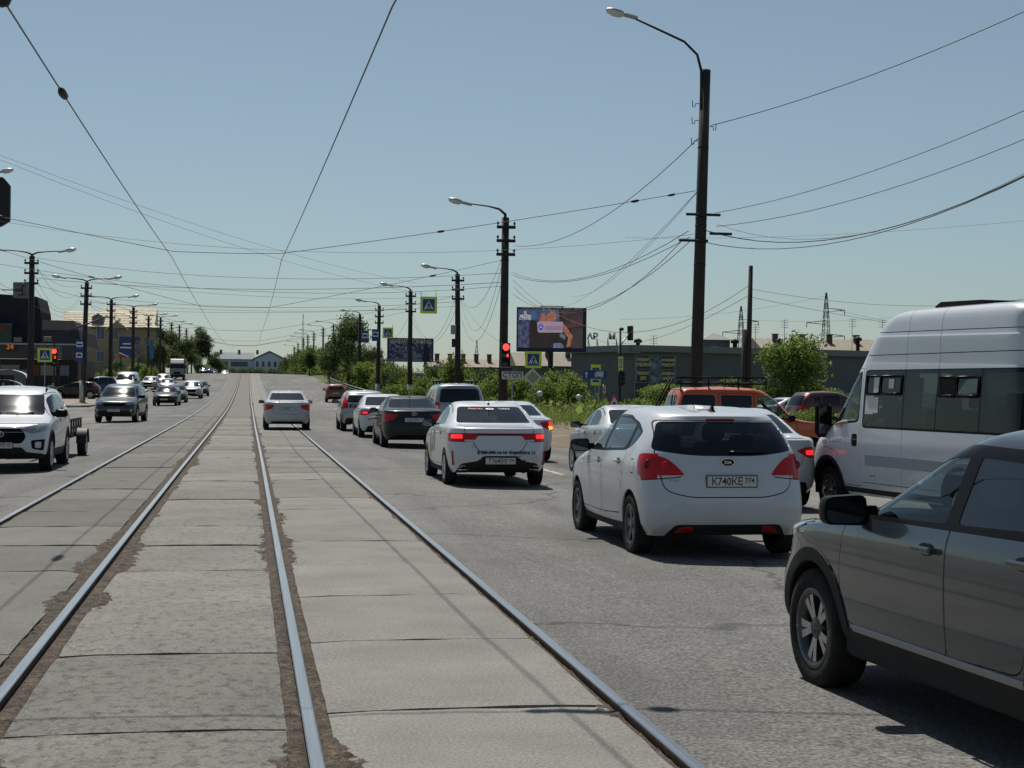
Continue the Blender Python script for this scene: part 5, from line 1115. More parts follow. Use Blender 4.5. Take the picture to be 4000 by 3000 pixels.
for i, (px, Y, ty) in enumerate(((65, 98.7, 553), (178, 123, 610), (238, 155, 648), (286, 175, 665), (319, 225, 684), (345, 242, 687), (369, 300, 698), (386, 314, 703), (401, 342, 711), (413, 386, 725))):
    LP.append(lamp_pole(px, Y, ty, ('double armed lamp pole by the shop with the grey square plate', 'double armed lamp pole carrying two bus stop plates on a whitewashed foot', 'double armed lamp pole in front of the beige house dormer', 'double armed lamp pole before the blue banner', 'double armed lamp pole with a blank grey plate past the blue banner', 'double armed lamp pole at the dark tree by the house corner', 'far double armed lamp pole, first past the dark tree', 'far double armed lamp pole, second past the dark tree', 'far double armed lamp pole, third past the dark tree', 'farthest double armed lamp pole on the oncoming side')[i], 'two', .004 if i != 1 else .028, 'double armed lamp poles of the oncoming side', white=(i == 1), armlen=1.9, rise=.36))
# pole at the frame edge with a light box
PE = lamp_pole(-33, 70, 330, 'lamp pole at the very edge of the picture with a dark light box', 'none', 0, arms=0)
c = MB(); c.tube([(0, 0, 10.75), (.3, 0, 11.1), (.62, 0, 11.15)], .03, 6); c.build('arm', M['iron'], PE); lamp_head(PE, Vector((.62, 0, 11.1)), (1, 0), 1.0)
c = MB(); c.prism(fillet([(-.05, 8.4), (.62, 8.4), (1.0, 8.65), (1.0, 10.2), (.7, 10.55), (-.05, 10.55)], .03, 2), -.2, .1, 'xz'); c.build('light_box', M['iron'], PE, (0, 0, .30))
# thin post right of the orange car
p = at(1613, 835, 52); q = at(1622, 574, 52); tp = empty('wooden_post', (p.x, 52, terrain(p.x, 52))); tag(tp, 'thin dark wooden post with no lamp standing behind the orange car', 'post')
c = MB(); c.tube([(0, 0, -.2), (.05, 0, 2.6), (q.x-p.x, 0, q.z-terrain(p.x, 52))], [.11, .10, .075], 10); c.build('shaft', M['pole'], tp); c = MB(); c.tube([(-.13, 0, -.1), (-.11, 0, 3.9)], [.09, .085], 8); c.build('stub', M['pole'], tp)

def wire(label, pts, sag=0.0, r=.012, n=14, m='wire', group=None, name='overhead_cable', fit=()):
    """cable through given points, each span hanging by sag"""
    path = []
    for i in range(len(pts)-1):
        a, c = Vector(pts[i]), Vector(pts[i+1]); s = sag[i] if isinstance(sag, (list, tuple)) else sag
        for j in range(n + (1 if i == len(pts)-2 else 0)):
            t = j/n; q = a.lerp(c, t); q.z -= 4*s*t*(1-t); path.append(q)
    root = empty(name, tuple(path[0])); tag(root, label, 'cable', group); o0 = path[0]
    b = MB(); b.tube([q-o0 for q in path], r*.8, 5, cap=True); b.build('strand', M[m], root)
    for (t, L, rr_) in fit:                       # insulators
        k = int(t*(len(path)-2)); d = (path[k+1]-path[k]).normalized(); c = path[k].lerp(path[k+1], t*(len(path)-2)-k)-o0
        f = MB(); f.tube([c-d*L/2, c-d*L*.25, c, c+d*L*.25, c+d*L/2], [rr_*.5, rr_, rr_*1.1, rr_, rr_*.5], 7); f.build('insulator', M['iron'], root)
    return root
zc = lambda y, d=0: PZ(y)+5.06+d
# contact wires over each track
wire('contact wire over the oncoming tram track crossing the upper sky', [(-1.95, 4, 5.02), (-2.12, 13.5, 4.98), (-2.02, 42, zc(42)), (-2.07, 71, zc(71)), (-2.12, 104, zc(104)), (-2.06, 140, zc(140)), (-2.1, 180, zc(180)), (-2.1, 230, zc(230)), (-2.1, 290, zc(290)-.2)], .06, .011, 10, 'copper', None, 'contact_wire', fit=((.147, .55, .045), (.128, .18, .07)))
wire('contact wire over the nearer tram track leading up out of the picture', [(1.5, 4, 5.02), (1.22, 13.5, 5.0), (.87, 42, zc(42)), (.92, 71, zc(71)), (.86, 104, zc(104)), (.98, 140, zc(140)), (.95, 180, zc(180)), (1.0, 230, zc(230)), (1.0, 290, zc(290)-.2)], .05, .011, 10, 'copper', None, 'contact_wire')
# spans that carry them
p1c = at(1503, 412, 39.8); wire('span wire from the nearest lamp pole holding both contact wires', [p1c, (.87, 41.8, zc(42, .16)), (-2.02, 42.2, zc(42, .18)), (-13.5, 44, 7.6)], [.06, .02, .06], .011, fit=((.05, .22, .04), (.02, .2, .035), (.21, .2, .035), (.82, .3, .04)))
wire('span wire overhead in front of the camera, seen only by its shadow', [(13.0, 10.2, 7.4), (1.25, 10.9, 5.2), (-2.1, 11.0, 5.2), (-13.0, 11.6, 7.4)], [.06, .02, .06], .013, fit=((.326, .16, .06), (.338, .45, .05), (.352, .16, .05)))
p2c = at(1083, 562, 69); wire('span wire from the traffic light pole holding both contact wires', [p2c, (.92, 71, zc(71, .16)), (-2.07, 71, zc(71, .16)), at(-60, 520, 70)], [.08, .02, .1], .012, fit=((.10, .3, .04), (.85, .3, .04)))
for (Y, pr, pl, lab) in ((104, at(985, 640, 103), at(66, 612, 98.7), 'third'), (140, at(884, 672, 124), at(178, 655, 123), 'fourth'), (180, at(777, 700, 188), at(286, 700, 175), 'fifth'), (230, at(740, 716, 230), at(319, 712, 225), 'sixth'), (290, at(697, 722, 300), at(369, 718, 300), 'seventh')):
    wire('span wire over the tracks, %s from the camera' % lab, [pr, (.95, Y, zc(Y, .15)), (-2.1, Y, zc(Y, .15)), pl], [.08, .02, .1], .013 if Y < 150 else .018)
ys_ = {'n': 0}
def W2(lab, a, c, sag, r=.012, **k): return wire(lab, [at(*a), at(*c)], sag, r, **k)
W2('heavy cable from the nearest pole to the upper corner of the picture', (1536, 271, 39.8), (2330, -30, 30), .25, .016)
W2('cable from the upper cross arm of the nearest pole out past the minibus', (1545, 460, 39.8), (2330, 185, 26), .30, .011)
W2('cable from the lower cross arm of the nearest pole above the minibus', (1548, 489, 39.8), (2330, 250, 26), .35, .011)
W2('thick bundled cable sagging right of the nearest pole', (1522, 497, 39.8), (2330, 318, 24), .85, .015)
W2('cable meeting the bundle right of the nearest pole', (1520, 523, 39.8), (2330, 322, 24), .75, .012)
W2('thin cable just above the bundle right of the nearest pole', (1548, 484, 39.8), (2330, 308, 25), .95, .007)
W2('faint level cable crossing behind the nearest pole', (1350, 513, 90), (2330, 465, 70), .4, .010)
W2('slanting cable from the nearest pole down to the traffic light pole', (1508, 299, 39.8), (1112, 531, 69), .85, .014)
W2('upper sagging cable between the nearest pole and the traffic light pole', (1487, 499, 39.8), (1105, 588, 69), .8, .012)
W2('second sagging cable between the nearest pole and the traffic light pole', (1490, 512, 39.8), (1105, 594, 69), .7, .012)
W2('third sagging cable between the nearest pole and the traffic light pole', (1478, 515, 39.8), (1108, 618, 69), 1.6, .012)
W2('lowest sagging cable between the nearest pole and the traffic light pole', (1492, 520, 39.8), (1106, 634, 69), 1.3, .012)
W2('cable falling from the nearest pole behind the video billboard', (1504, 418, 39.8), (1235, 640, 110), .8, .009)
W2('cable falling from the nearest pole to the billboard top', (1505, 415, 39.8), (1180, 665, 118), 1.0, .009)
W2('cable from the traffic light pole past the billboard to the wooden post', (1108, 605, 69), (1616, 618, 52), 2.0, .012)
W2('cable sagging from the billboard edge to the wooden post', (1265, 722, 128), (1614, 640, 52), 1.2, .012)
W2('cable from the wooden post towards the lattice pylon', (1622, 624, 52), (2250, 640, 60), .5, .008)
W2('cable from the wooden post passing behind the minibus roof', (1622, 642, 52), (2250, 730, 120), .4, .010)
W2('cable between the meter box pole and the traffic light pole, upper', (995, 640, 103), (1083, 560, 69), 1.4, .012)
W2('cable between the meter box pole and the traffic light pole, middle', (996, 648, 103), (1083, 575, 69), 2.5, .012)
W2('cable between the meter box pole and the traffic light pole, lowest', (998, 690, 103), (1083, 612, 69), 2.0, .012)
W2('cable from the meter box pole to the foot of the traffic light', (1000, 655, 103), (1080, 738, 69), .3, .010)
W2('cable between the banner pole and the meter box pole, upper', (890, 672, 124), (985, 640, 103), 2.6, .013)
W2('cable between the banner pole and the meter box pole, lower', (892, 694, 124), (985, 668, 103), 2.0, .013)
W2('cable from the banner pole down towards the bus stop pole', (880, 690, 124), (822, 724, 148), 1.0, .013)
for i, (a, c, s, r) in enumerate((((72, 556, 98.7), (1083, 590, 69), .7, .013), ((72, 600, 98.7), (1083, 610, 69), .5, .016), ((72, 590, 98.7), (985, 640, 103), .7, .011), ((182, 640, 123), (985, 652, 103), .6, .016), ((182, 652, 123), (985, 662, 103), .5, .014), ((242, 668, 155), (884, 668, 124), .3, .017), ((0, 478, 60), (1500, 506, 52), .9, .008), ((-60, 560, 70), (1085, 618, 69), .8, .012))):
    W2('power cable strung across the whole street, %s of eight from the shop' % ('first', 'second', 'third', 'fourth', 'fifth', 'sixth', 'seventh', 'eighth')[i], a, c, s, r)
for i, (a, c, s) in enumerate((((0, 335, 70), (900, 612, 125), .6), ((0, 345, 70), (920, 636, 125), .7))):
    W2('faint slanting telephone line crossing the %s' % ('sky' if i == 0 else 'sky just under its twin'), a, c, s, .010)
for i, (a, c, s) in enumerate((((72, 560, 98.7), (172, 632, 123), 1.2), ((72, 588, 98.7), (172, 640, 123), 1.6), ((72, 615, 98.7), (172, 648, 123), 1.3), ((72, 575, 98.7), (172, 618, 123), .5), ((-30, 570, 92), (62, 600, 98.7), 1.0), ((-30, 585, 92), (62, 622, 98.7), .8), ((72, 660, 98.7), (232, 700, 155), .4), ((184, 640, 123), (234, 662, 155), .8), ((244, 672, 155), (282, 686, 175), .6), ((290, 690, 175), (316, 702, 225), .6))):
    W2('cable between the double armed poles, %s' % ('at the shop, first', 'at the shop, second', 'at the shop, third', 'at the shop, fourth', 'left of the shop pole, upper', 'left of the shop pole, lower', 'low over the shop roof', 'by the house dormer', 'before the blue banner', 'past the blue banner')[i], a, c, s, .012)
W2('thin line between the lattice pylons, upper', (1783, 640, 330), (1340, 690, 330), 1.2, .03); W2('thin line between the lattice pylons, lower', (1600, 690, 330), (2250, 640, 260), 2, .03)
W2('line from the near pylon arm running behind the minibus', (1815, 672, 300), (2250, 735, 300), 1, .03)

# signs --------------------------------------------------------------
M['sg_yellow'] = mat('sign_fluor', (.42, .55, .01), .45, emit=(.42, .55, .01), es=.10); M['sg_blue'] = mat('sign_blue', (.008, .045, .24), .35); M['sg_white'] = mat('sign_white', (.62, .64, .64), .4); M['sg_back'] = mat('sign_back', (.16, .165, .17), .6, .5)
M['sg_black'] = mat('sign_black', (.01, .01, .011), .5); M['sg_green'] = mat('sign_diamond_yellow', (.40, .36, .18), .5); M['sg_red'] = mat('sign_red', (.45, .02, .02), .4)
WALK = [[(.02, .16), (.05, .22), (.035, .28), (-.02, .29), (-.05, .24), (-.03, .17)], [(-.045, .15), (.05, .14), (.08, -.02), (-.02, -.03)], [(-.02, -.02), (.03, -.02), (-.06, -.24), (-.13, -.24)], [(.02, -.02), (.08, -.02), (.15, -.24), (.09, -.25)], [(-.04, .13), (-.13, 0), (-.10, -.03), (-.02, .07)], [(.05, .13), (.15, .03), (.13, -.01), (.05, .05)]]
def board(root, name, poly, y0, y1, m, loc=(0, 0, 0)): b = MB(); b.prism(poly, y0, y1, 'xz'); return b.build(name, m, root, loc)
def rect(w, h, cx=0, cz=0): return [(cx-w/2, cz-h/2), (cx+w/2, cz-h/2), (cx+w/2, cz+h/2), (cx-w/2, cz+h/2)]
def crossing(root, loc, s=.9):
    """crossing plate: yellow surround, blue field, white triangle, walker"""
    o = board(root, 'yellow_surround', fillet(rect(s, s), .03, 2), -.01, .012, [M['sg_yellow']][0], loc)
    board(o, 'white_border', fillet(rect(s*.76, s*.76), .02, 2), -.013, -.010, M['sg_white']); board(o, 'blue_field', fillet(rect(s*.70, s*.70), .02, 2), -.016, -.013, M['sg_blue'])
    board(o, 'triangle', [(-s*.30, -s*.255), (s*.30, -s*.255), (0, s*.30)], -.019, -.016, M['sg_white'])
    b = MB()
    for q in WALK: b.prism([(x*s*.85, z*s*.85-.03*s) for x, z in q], -.022, -.019, 'xz')
    for k in range(4): b.prism([(x*s, z*s) for x, z in rect(.045, .055, -.17+.115*k, -.235)], -.022, -.019, 'xz')
    b.build('walker', M['sg_black'], o)
    return o
def post(root, H, x=0, r=.03, m='zinc'): b = MB(); b.tube([(x, .05, 0), (x, .05, H)], r, 8); return b.build('post', M[m], root)
def sign_root(name, label, px, py, Y, ground=True, rz=0, cat='sign', group=None):
    c = at(px, py, Y); z0 = terrain(c.x, Y) if c.x > 11 else GZ(c.x, Y) if c.x > -11.2 else pave(c.x, Y); r = empty(name, (c.x, Y, z0 if ground else c.z), rz); tag(r, label, cat, group); return r, (c.z-z0 if ground else 0)
r_, h_ = sign_root('crossing_sign', 'blue and yellow crossing sign hanging over the road beside the meter box pole', 926, 659, 83, False); crossing(r_, (0, 0, 0), .92)
for sx in (-.42, .40): b = MB(); b.tube([(sx, .02, .3), (sx, .02, .75)], .015, 5); b.build('hanger', M['iron'], r_)
r_, h_ = sign_root('crossing_sign', 'blue and yellow crossing sign hanging next to the blue bus stop plates', 838, 719, 134, False); crossing(r_, (0, 0, 0), .92)
for sx in (.42,): b = MB(); b.tube([(sx, .02, .3), (sx, .02, .75)], .02, 5); b.build('hanger', M['iron'], r_)
r_, h_ = sign_root('crossing_sign', 'low blue and yellow crossing sign over the silver van roof', 958, 813, 128); crossing(r_, (0, 0, h_), .92); post(r_, h_+.4)
r_, h_ = sign_root('crossing_sign', 'blue and yellow crossing sign above the diamond plate under the video billboard', 1152, 777, 83); crossing(r_, (0, 0, h_), .92); post(r_, h_+.4)
dz = at(1151, 815, 83).z-r_.location.z; dm = board(r_, 'priority_plate', [(0, -.62), (.62, 0), (0, .62), (-.62, 0)], -.012, .01, M['sg_white'], (-.02, -.03, dz)); board(dm, 'black_ring', [(0, -.40), (.40, 0), (0, .40), (-.40, 0)], -.016, -.012, M['sg_black']); board(dm, 'yellow_field', [(0, -.36), (.36, 0), (0, .36), (-.36, 0)], -.019, -.016, M['sg_green'])
for q in dm.children: pass
dm.scale = (.82, 1, .82)
r_, h_ = sign_root('stop_plate', 'white plate reading STOP in Cyrillic in front of the traffic light pole', 1107, 811, 66); o = board(r_, 'plate', fillet(rect(.94, .35), .04, 3), -.012, .008, M['sg_white'], (0, 0, h_)); lettering('СТОП', .30, M['sg_black'], o, (0, -.0135, -.005), (R(90), 0, 0), bold=.008, sx=.98); post(r_, h_+.15)
for z in (-.165, .165): board(o, 'edge_line', rect(.86, .012, 0, z*.9), -.0145, -.012, M['sg_black'])
b = MB(); b.rbox((0, 0, 0), (.62, .08, .42), .02); b.build('dark_frame', M['iron'], r_, (-.28, .2, h_+.16))
r_, h_ = sign_root('truck_route_sign', 'wide blue sign with a white arrow and a white truck', 1285, 809, 88); o = board(r_, 'plate', fillet(rect(1.45, .50), .03, 2), -.012, .01, M['sg_blue'], (0, 0, h_)); post(r_, h_, .27)
board(o, 'arrow', [(-.55, -.20), (-.47, -.20), (-.47, .03), (-.40, .03), (-.51, .18), (-.62, .03), (-.55, .03)], -.016, -.012, M['sg_white'])
b = MB()
for q in (rect(.42, .26, .30, .05), [(-.02, -.10), (.07, -.10), (.07, .12), (.02, .12), (-.02, .02)], rect(.52, .04, .24, -.10)): b.prism(q, -.016, -.012, 'xz')
for cx in (.06, .42): b.prism(circle(cx, -.14, .05, 12), -.016, -.012, 'xz')
b.build('truck_symbol', M['sg_white'], o)
r_, h_ = sign_root('crossing_sign', 'crossing sign mostly hidden behind the blue truck route sign', 1287, 810, 96, rz=.2); crossing(r_, (0, 0, h_), .95).scale = (.72, 1, 1.4); post(r_, h_)
r_, h_ = sign_root('signal_mast', 'thin signal mast with a crossing sign and a cantilevered signal by the workshop', 1341, 785, 100, rz=R(58)); o = crossing(r_, (0, 0, h_), .95); o.scale = (1, 1, .95); post(r_, h_+2.3, 0, .07, 'iron')
b = MB(); b.tube([(0, .05, h_+1.2), (1.9, .05, h_+2.1)], .05, 8); b.build('arm', M['zinc'], r_); b = MB(); b.rbox((2.0, 0, h_+2.1), (.5, .3, 1.0), .04); b.build('signal_back', M['iron'], r_); b = MB(); b.rbox((.1, 0, h_+2.3), (.5, .2, .2), .05); b.build('lamp', M['iron'], r_)
b = MB(); b.rbox((-.1, -.05, h_-1.0), (.36, .3, 1.0), .05)
for k in range(3): b.tube([(-.1, -.2, h_-.7-.3*k), (-.1, -.36, h_-.7-.3*k)], .12, 10)
b.build('signal_head', M['iron'], r_)
r_, h_ = sign_root('no_entry_for_trucks_sign', 'round red ringed sign on a thin post by the workshop, seen edge on', 1305, 842, 92, rz=R(55)); 
o = board(r_, 'ring', circle(0, 0, .33, 20), -.01, .01, M['sg_red'], (0, 0, h_)); board(o, 'field', circle(0, 0, .26, 20), -.014, -.01, M['sg_white']); board(o, 'symbol', fillet(rect(.26, .14), .03, 2), -.017, -.014, M['sg_black']); post(r_, h_, 0, .03)
r_, h_ = sign_root('roadworks_sign', 'small red edged triangular sign low in the grass behind the white hatchback', 1327, 868, 62, rz=.1); o = board(r_, 'border', [(-.36, -.3), (.36, -.3), (0, .33)], -.01, .01, M['sg_red'], (0, 0, h_)); board(o, 'field', [(-.26, -.24), (.26, -.24), (0, .21)], -.014, -.01, M['sg_white']); board(o, 'symbol', [(-.12, -.2), (.12, -.2), (.03, .0), (-.03, .0)], -.017, -.014, M['sg_blue']); post(r_, h_)
def stop_plate(root, loc, bus=True):
    o = board(root, 'plate', fillet(rect(.62, 1.02), .03, 2), -.012, .01, M['sg_blue'], loc); board(o, 'white_field', fillet(rect(.50, .44, 0, .08), .02, 2), -.015, -.012, M['sg_white'])
    b = MB(); b.prism(fillet([(-.19, -.0), (.19, -.0), (.19, .09), (.15, .15), (-.19, .15)], .02, 2), -.018, -.015, 'xz')
    for cx in (-.11, .11): b.prism(circle(cx, -.01, .035, 10), -.018, -.015, 'xz')
    if not bus: b.prism([(-.02, .15), (.02, .15), (.09, .21), (-.09, .21)], -.018, -.015, 'xz')
    b.build('symbol', M['sg_black'], o)
r_, h_ = sign_root('bus_stop_sign', 'blue bus stop plate hanging left of its tram twin near the dark tree', 789, 727, 132, False); stop_plate(r_, (0, 0, 0), True)
r_, h_ = sign_root('tram_stop_sign', 'blue tram stop plate hanging between the bus stop plate and the crossing sign', 811, 724, 132, False); stop_plate(r_, (0, 0, 0), False)
for (px, py, lab, bus) in ((172, 746, 'upper blue stop plate on the whitewashed pole of the oncoming side', True), (171, 769, 'lower blue stop plate on the whitewashed pole of the oncoming side', False)):
    r_, h_ = sign_root('bus_stop_sign', lab, px, py, 122.6, False); stop_plate(r_, (0, 0, 0), bus); [setattr(o, 'scale', (.95, 1, .86)) for o in r_.children]
r_, h_ = sign_root('plate_back', 'grey back of a square plate on the pole by the shop', 45, 627, 98, False); b = MB(); b.box((0, 0, 0), (.92, .02, .98)); b.build('plate', M['sg_back'], r_); b = MB(); b.box((.08, -.03, 0), (.05, .04, .6)); b.box((.05, -.04, .28), (.4, .04, .05)); b.box((.05, -.04, -.28), (.4, .04, .05)); b.box((-.55, -.04, 0), (1.2, .05, .06)); b.build('bracket', M['iron'], r_)
r_, h_ = sign_root('plate_back', 'small grey back of a plate in front of the blue banner', 318, 737, 218, False); b = MB(); b.box((0, 0, 0), (.95, .03, 1.1)); b.build('plate', M['sg_back'], r_); b = MB(); b.box((.02, -.03, 0), (.1, .04, 1.0)); b.build('bracket', M['iron'], r_)
# traffic lights
M['red_on'] = mat('signal_red', (.6, .01, .01), .3, emit=(1, .05, .04), es=2.6); M['sig_off'] = mat('signal_lens_off', (.02, .02, .018), .2, coat=.6)
def signal(root, loc, s=1.0, n=3, digits=None):
    b = MB(); H = .36*n*s; b.rbox((0, .1*s, -H/2+.18*s), (.38*s, .22*s, H), .03)
    for k in range(n): b.lathe([(.16*s, -.01), (.16*s, -.16*s)], 14, 0, 'y', c=(0, 0, -.36*k*s))
    o = b.build('signal_head', M['iron'], root, loc)
    for k in range(n): q = MB(); q.lathe([(.001, -.03*s), (.09*s, -.025*s), (.145*s, -.012)], 16, 0, 'y', c=(0, 0, -.36*k*s)); q.build('red_lens' if k == 0 else 'lens', M['red_on'] if k == 0 else M['sig_off'], o)
    if digits: lettering(digits, .24*s, M['red_on'], o, (.06*s, -.03*s, -.36*s), (R(90), 0, 0), 'countdown')
    return o
q = at(1092, 750, 68.6); r_ = empty('traffic_light', tuple(q)); tag(r_, 'traffic light showing red on the lamp pole beside the video billboard', 'traffic light'); signal(r_, (0, -.12, 0), 1.08, 3, '4')
q = at(117, 759, 106); r_ = empty('traffic_light', (q.x, 106, GZ(q.x, 106))); tag(r_, 'traffic light showing red beside the crossing sign in front of the shop', 'traffic light'); signal(r_, (0, 0, q.z-r_.location.z), 1.1, 3, '2'); post(r_, q.z-r_.location.z, 0, .06, 'iron')
b = MB(); b.tube([(0, .05, q.z-r_.location.z+.3), (0, .05, q.z-r_.location.z+1.0), (3.4, 0, q.z-r_.location.z+2.4)], .05, 6); b.build('arm', M['iron'], r_)
q = at(65, 789, 106); r_ = empty('pedestrian_light', (q.x, 106, GZ(q.x, 106))); tag(r_, 'small pedestrian light glowing red left of the crossing sign', 'traffic light'); signal(r_, (0, 0, q.z-r_.location.z), .8, 2); post(r_, q.z-r_.location.z, 0, .05, 'iron')
r_, h_ = sign_root('crossing_sign', 'blue and yellow crossing sign in front of the brown shop beside a red light', 97, 767, 105); crossing(r_, (0, 0, h_), .92); post(r_, h_)
# boxes on the meter pole
for (px, py, w, hh, lab) in ((981, 712, .34, .62, 'upper grey meter box on the lamp pole behind the silver van'), (984, 741, .40, .56, 'lower dark meter box on the lamp pole behind the silver van')):
    q = at(px, py, 102.7); r_ = empty('meter_box', tuple(q)); tag(r_, lab, 'meter box'); b = MB(); b.rbox((-.05, 0, 0), (w, .25, hh), .02); b.build('case', M['zinc'] if hh > .6 else M['iron'], r_); b = MB(); b.box((-.05, -.13, 0), (w*.8, .02, hh*.85)); b.build('lid', M['zinc'] if hh > .6 else M['iron'], r_)
# globe lamps in the yard
for i, (px, py) in enumerate(((1166, 851), (1250, 858))):
    q = at(px, py, 92+4*i); z0 = terrain(q.x, q.y); r_ = empty('globe_lamp', (q.x, q.y, z0)); tag(r_, ('white globe lamp beside the diamond plate', 'white globe lamp in the bushes right of the billboard post')[i], 'globe lamp'); b = MB(); b.sphere((0, 0, q.z-z0), .19, 14); b.build('globe', M['sg_white'], r_); post(r_, q.z-z0-.15, 0, .03)
# ------------------------------------------------------------------ billboards and buildings
M['scr_frame'] = mat('screen_frame', (.012, .014, .05), .5)
def screen_mat(name, col, es=.55): return mat(name, tuple(c*.3 for c in col), .4, emit=col, es=es)
def photo_patch(name, a, c, scale, es=.5, stretch=None):
    """moving-picture patch: two tones mixed by noise, glowing like a screen"""
    m = mat(name, a, .5); n, l, p = nodes(m); tc = n.new('ShaderNodeTexCoord'); t = n.new('ShaderNodeTexNoise'); t.inputs['Scale'].default_value = scale; t.inputs['Detail'].default_value = 5; src = tc.outputs['Object']
    if stretch: mp = n.new('ShaderNodeMapping'); mp.inputs['Scale'].default_value = stretch; l.new(src, mp.inputs[0]); src = mp.outputs[0]
    l.new(src, t.inputs['Vector']); r = ramp(n, l, t.outputs['Fac'], [(.32, a), (.68, c)]); l.new(r.outputs[0], p.inputs['Base Color']); l.new(r.outputs[0], p.inputs['Emission Color']); p.inputs['Emission Strength'].default_value = es; return m
a0 = at(1192, 712, 129); zg = terrain(a0.x, 129); bb = empty('video_billboard', (a0.x, 129, zg), R(-4)); tag(bb, 'video billboard on one dark post showing jeans, hands and a pale label', 'billboard'); hz = a0.z-zg
b = MB(); b.rbox((0, .22, hz), (6.0, .42, 3.82), .04); b.build('cabinet', M['scr_frame'], bb); b = MB(); b.rbox((-.05, .3, hz/2-1), (.42, .36, hz-1.6), .03); b.build('post', M['iron'], bb)
b = MB(); b.box((.0, .1, hz+2.0), (2.0, .5, .06)); b.box((-.9, .1, hz+1.93), (.06, .5, .12)); b.build('gantry', M['zinc'], bb)
for k in range(6): b = MB(); b.box((-2.25+.9*k, -.06, hz+1.82), (.72, .06, .05)); b.build('top_light', M['sg_white'], bb)
def sc(name, poly, m, d): board(bb, name, [(x, z) for x, z in poly], -.012-.004*d, -.008, m, (0, 0, hz))
S0 = lambda u, v: (-3.0+6.0*(u-125)/(2030-125), 1.91-3.82*(v-150)/(1330-150))
sq = lambda *pts: [S0(u, v) for u, v in pts]
sc('picture_dark', sq((150, 195), (1930, 195), (1930, 1225), (150, 1225)), photo_patch('scr_dark', (.020, .016, .02), (.035, .024, .024), .6), 0)
sc('picture_brown', sq((1620, 700), (1928, 700), (1928, 1222), (1620, 1222)), photo_patch('scr_brown', (.075, .055, .055), (.06, .04, .045), .7), 1); sc('picture_wine', sq((1300, 200), (1928, 200), (1928, 640), (1500, 700)), photo_patch('scr_wine', (.045, .022, .028), (.10, .05, .055), .9), 1)
sc('picture_denim', sq((150, 220), (700, 200), (470, 560), (460, 1100), (480, 1220), (150, 1222)), photo_patch('scr_denim', (.02, .025, .075), (.12, .13, .22), 3.5, stretch=(1, 1, .7)), 2)
sc('picture_jacket', sq((480, 220), (1250, 200), (1300, 520), (700, 520), (460, 480)), photo_patch('scr_jacket', (.035, .055, .14), (.10, .15, .26), 2.2), 3)
FL = photo_patch('scr_hand', (.30, .09, .055), (.50, .20, .13), 2.5); 
sc('picture_fist', sq((740, 520), (780, 300), (880, 310), (900, 400), (1040, 260), (1140, 250), (1210, 330), (1200, 440), (1130, 520)), FL, 4); sc('picture_hand', sq((1380, 560), (1430, 600), (1650, 900), (1590, 1180), (1480, 1200), (1530, 950), (1400, 800)), FL, 4)
sc('picture_label', sq((670, 550), (760, 520), (1380, 530), (1380, 815), (720, 825), (690, 790)), screen_mat('scr_label', (.46, .34, .44)), 5); sc('picture_badge', [S0(775+68*math.cos(R(a)), 678+80*math.sin(R(a))) for a in range(0, 360, 20)], screen_mat('scr_badge', (.05, .05, .55)), 6)
lettering('А', .42, screen_mat('scr_white', (.75, .75, .8)), bb, (*[S0(775, 680)[0]], -.045, hz+S0(775, 680)[1]), (R(90), 0, 0), 'badge_letter'); 
for v in (655, 680, 712, 735): sc('label_line', sq((880, v), (1350, v-6), (1350, v+4), (880, v+10)), screen_mat('scr_ink', (.16, .10, .22)), 6)
for (v, t) in ((300, 'В'), (390, 'МОЁМ'), (460, 'СТИЛЕ')): lettering(t, .30, bpy.data.materials['scr_white'], bb, (S0(345, v)[0], -.04, hz+S0(345, v)[1]), (R(90), 0, 0), 'caption', bold=.008)
sc('picture_pocket', sq((1290, 870), (1340, 830), (1460, 900), (1440, 1000), (1300, 930)), screen_mat('scr_pale', (.16, .20, .25)), 5); sc('picture_cloth', sq((1120, 1100), (1320, 1090), (1410, 1170), (1390, 1225), (1120, 1225)), photo_patch('scr_cloth', (.10, .13, .26), (.22, .26, .40), 3), 5)
# purple banner
a1 = at(887, 756, 196); zg = terrain(a1.x, 196); pb = empty('banner_billboard', (a1.x, 196, zg), R(9)); tag(pb, 'purple printed billboard on two posts reading CHAMPIONS in Cyrillic', 'billboard'); hz1 = a1.z-zg
def crowd(name):
    m = mat(name, (.03, .025, .06), .6); n, l, p = nodes(m); tc = n.new('ShaderNodeTexCoord'); v = n.new('ShaderNodeTexVoronoi'); v.inputs['Scale'].default_value = 2.6; l.new(tc.outputs['Object'], v.inputs['Vector']); t = n.new('ShaderNodeTexNoise'); t.inputs['Scale'].default_value = 5; t.inputs['Detail'].default_value = 6; l.new(tc.outputs['Object'], t.inputs['Vector'])
    mx = n.new('ShaderNodeMath'); mx.operation = 'MULTIPLY'; l.new(v.outputs['Distance'], mx.inputs[0]); l.new(t.outputs['Fac'], mx.inputs[1]); r = ramp(n, l, mx.outputs[0], [(.06, (.60, .54, .64)), (.17, (.17, .14, .29)), (.32, (.05, .04, .11))]); l.new(r.outputs[0], p.inputs['Base Color']); return m
b = MB(); b.box((0, .1, hz1), (6.1, .18, 3.05)); b.build('panel', mat('banner_violet', (.05, .04, .15), .6), pb)
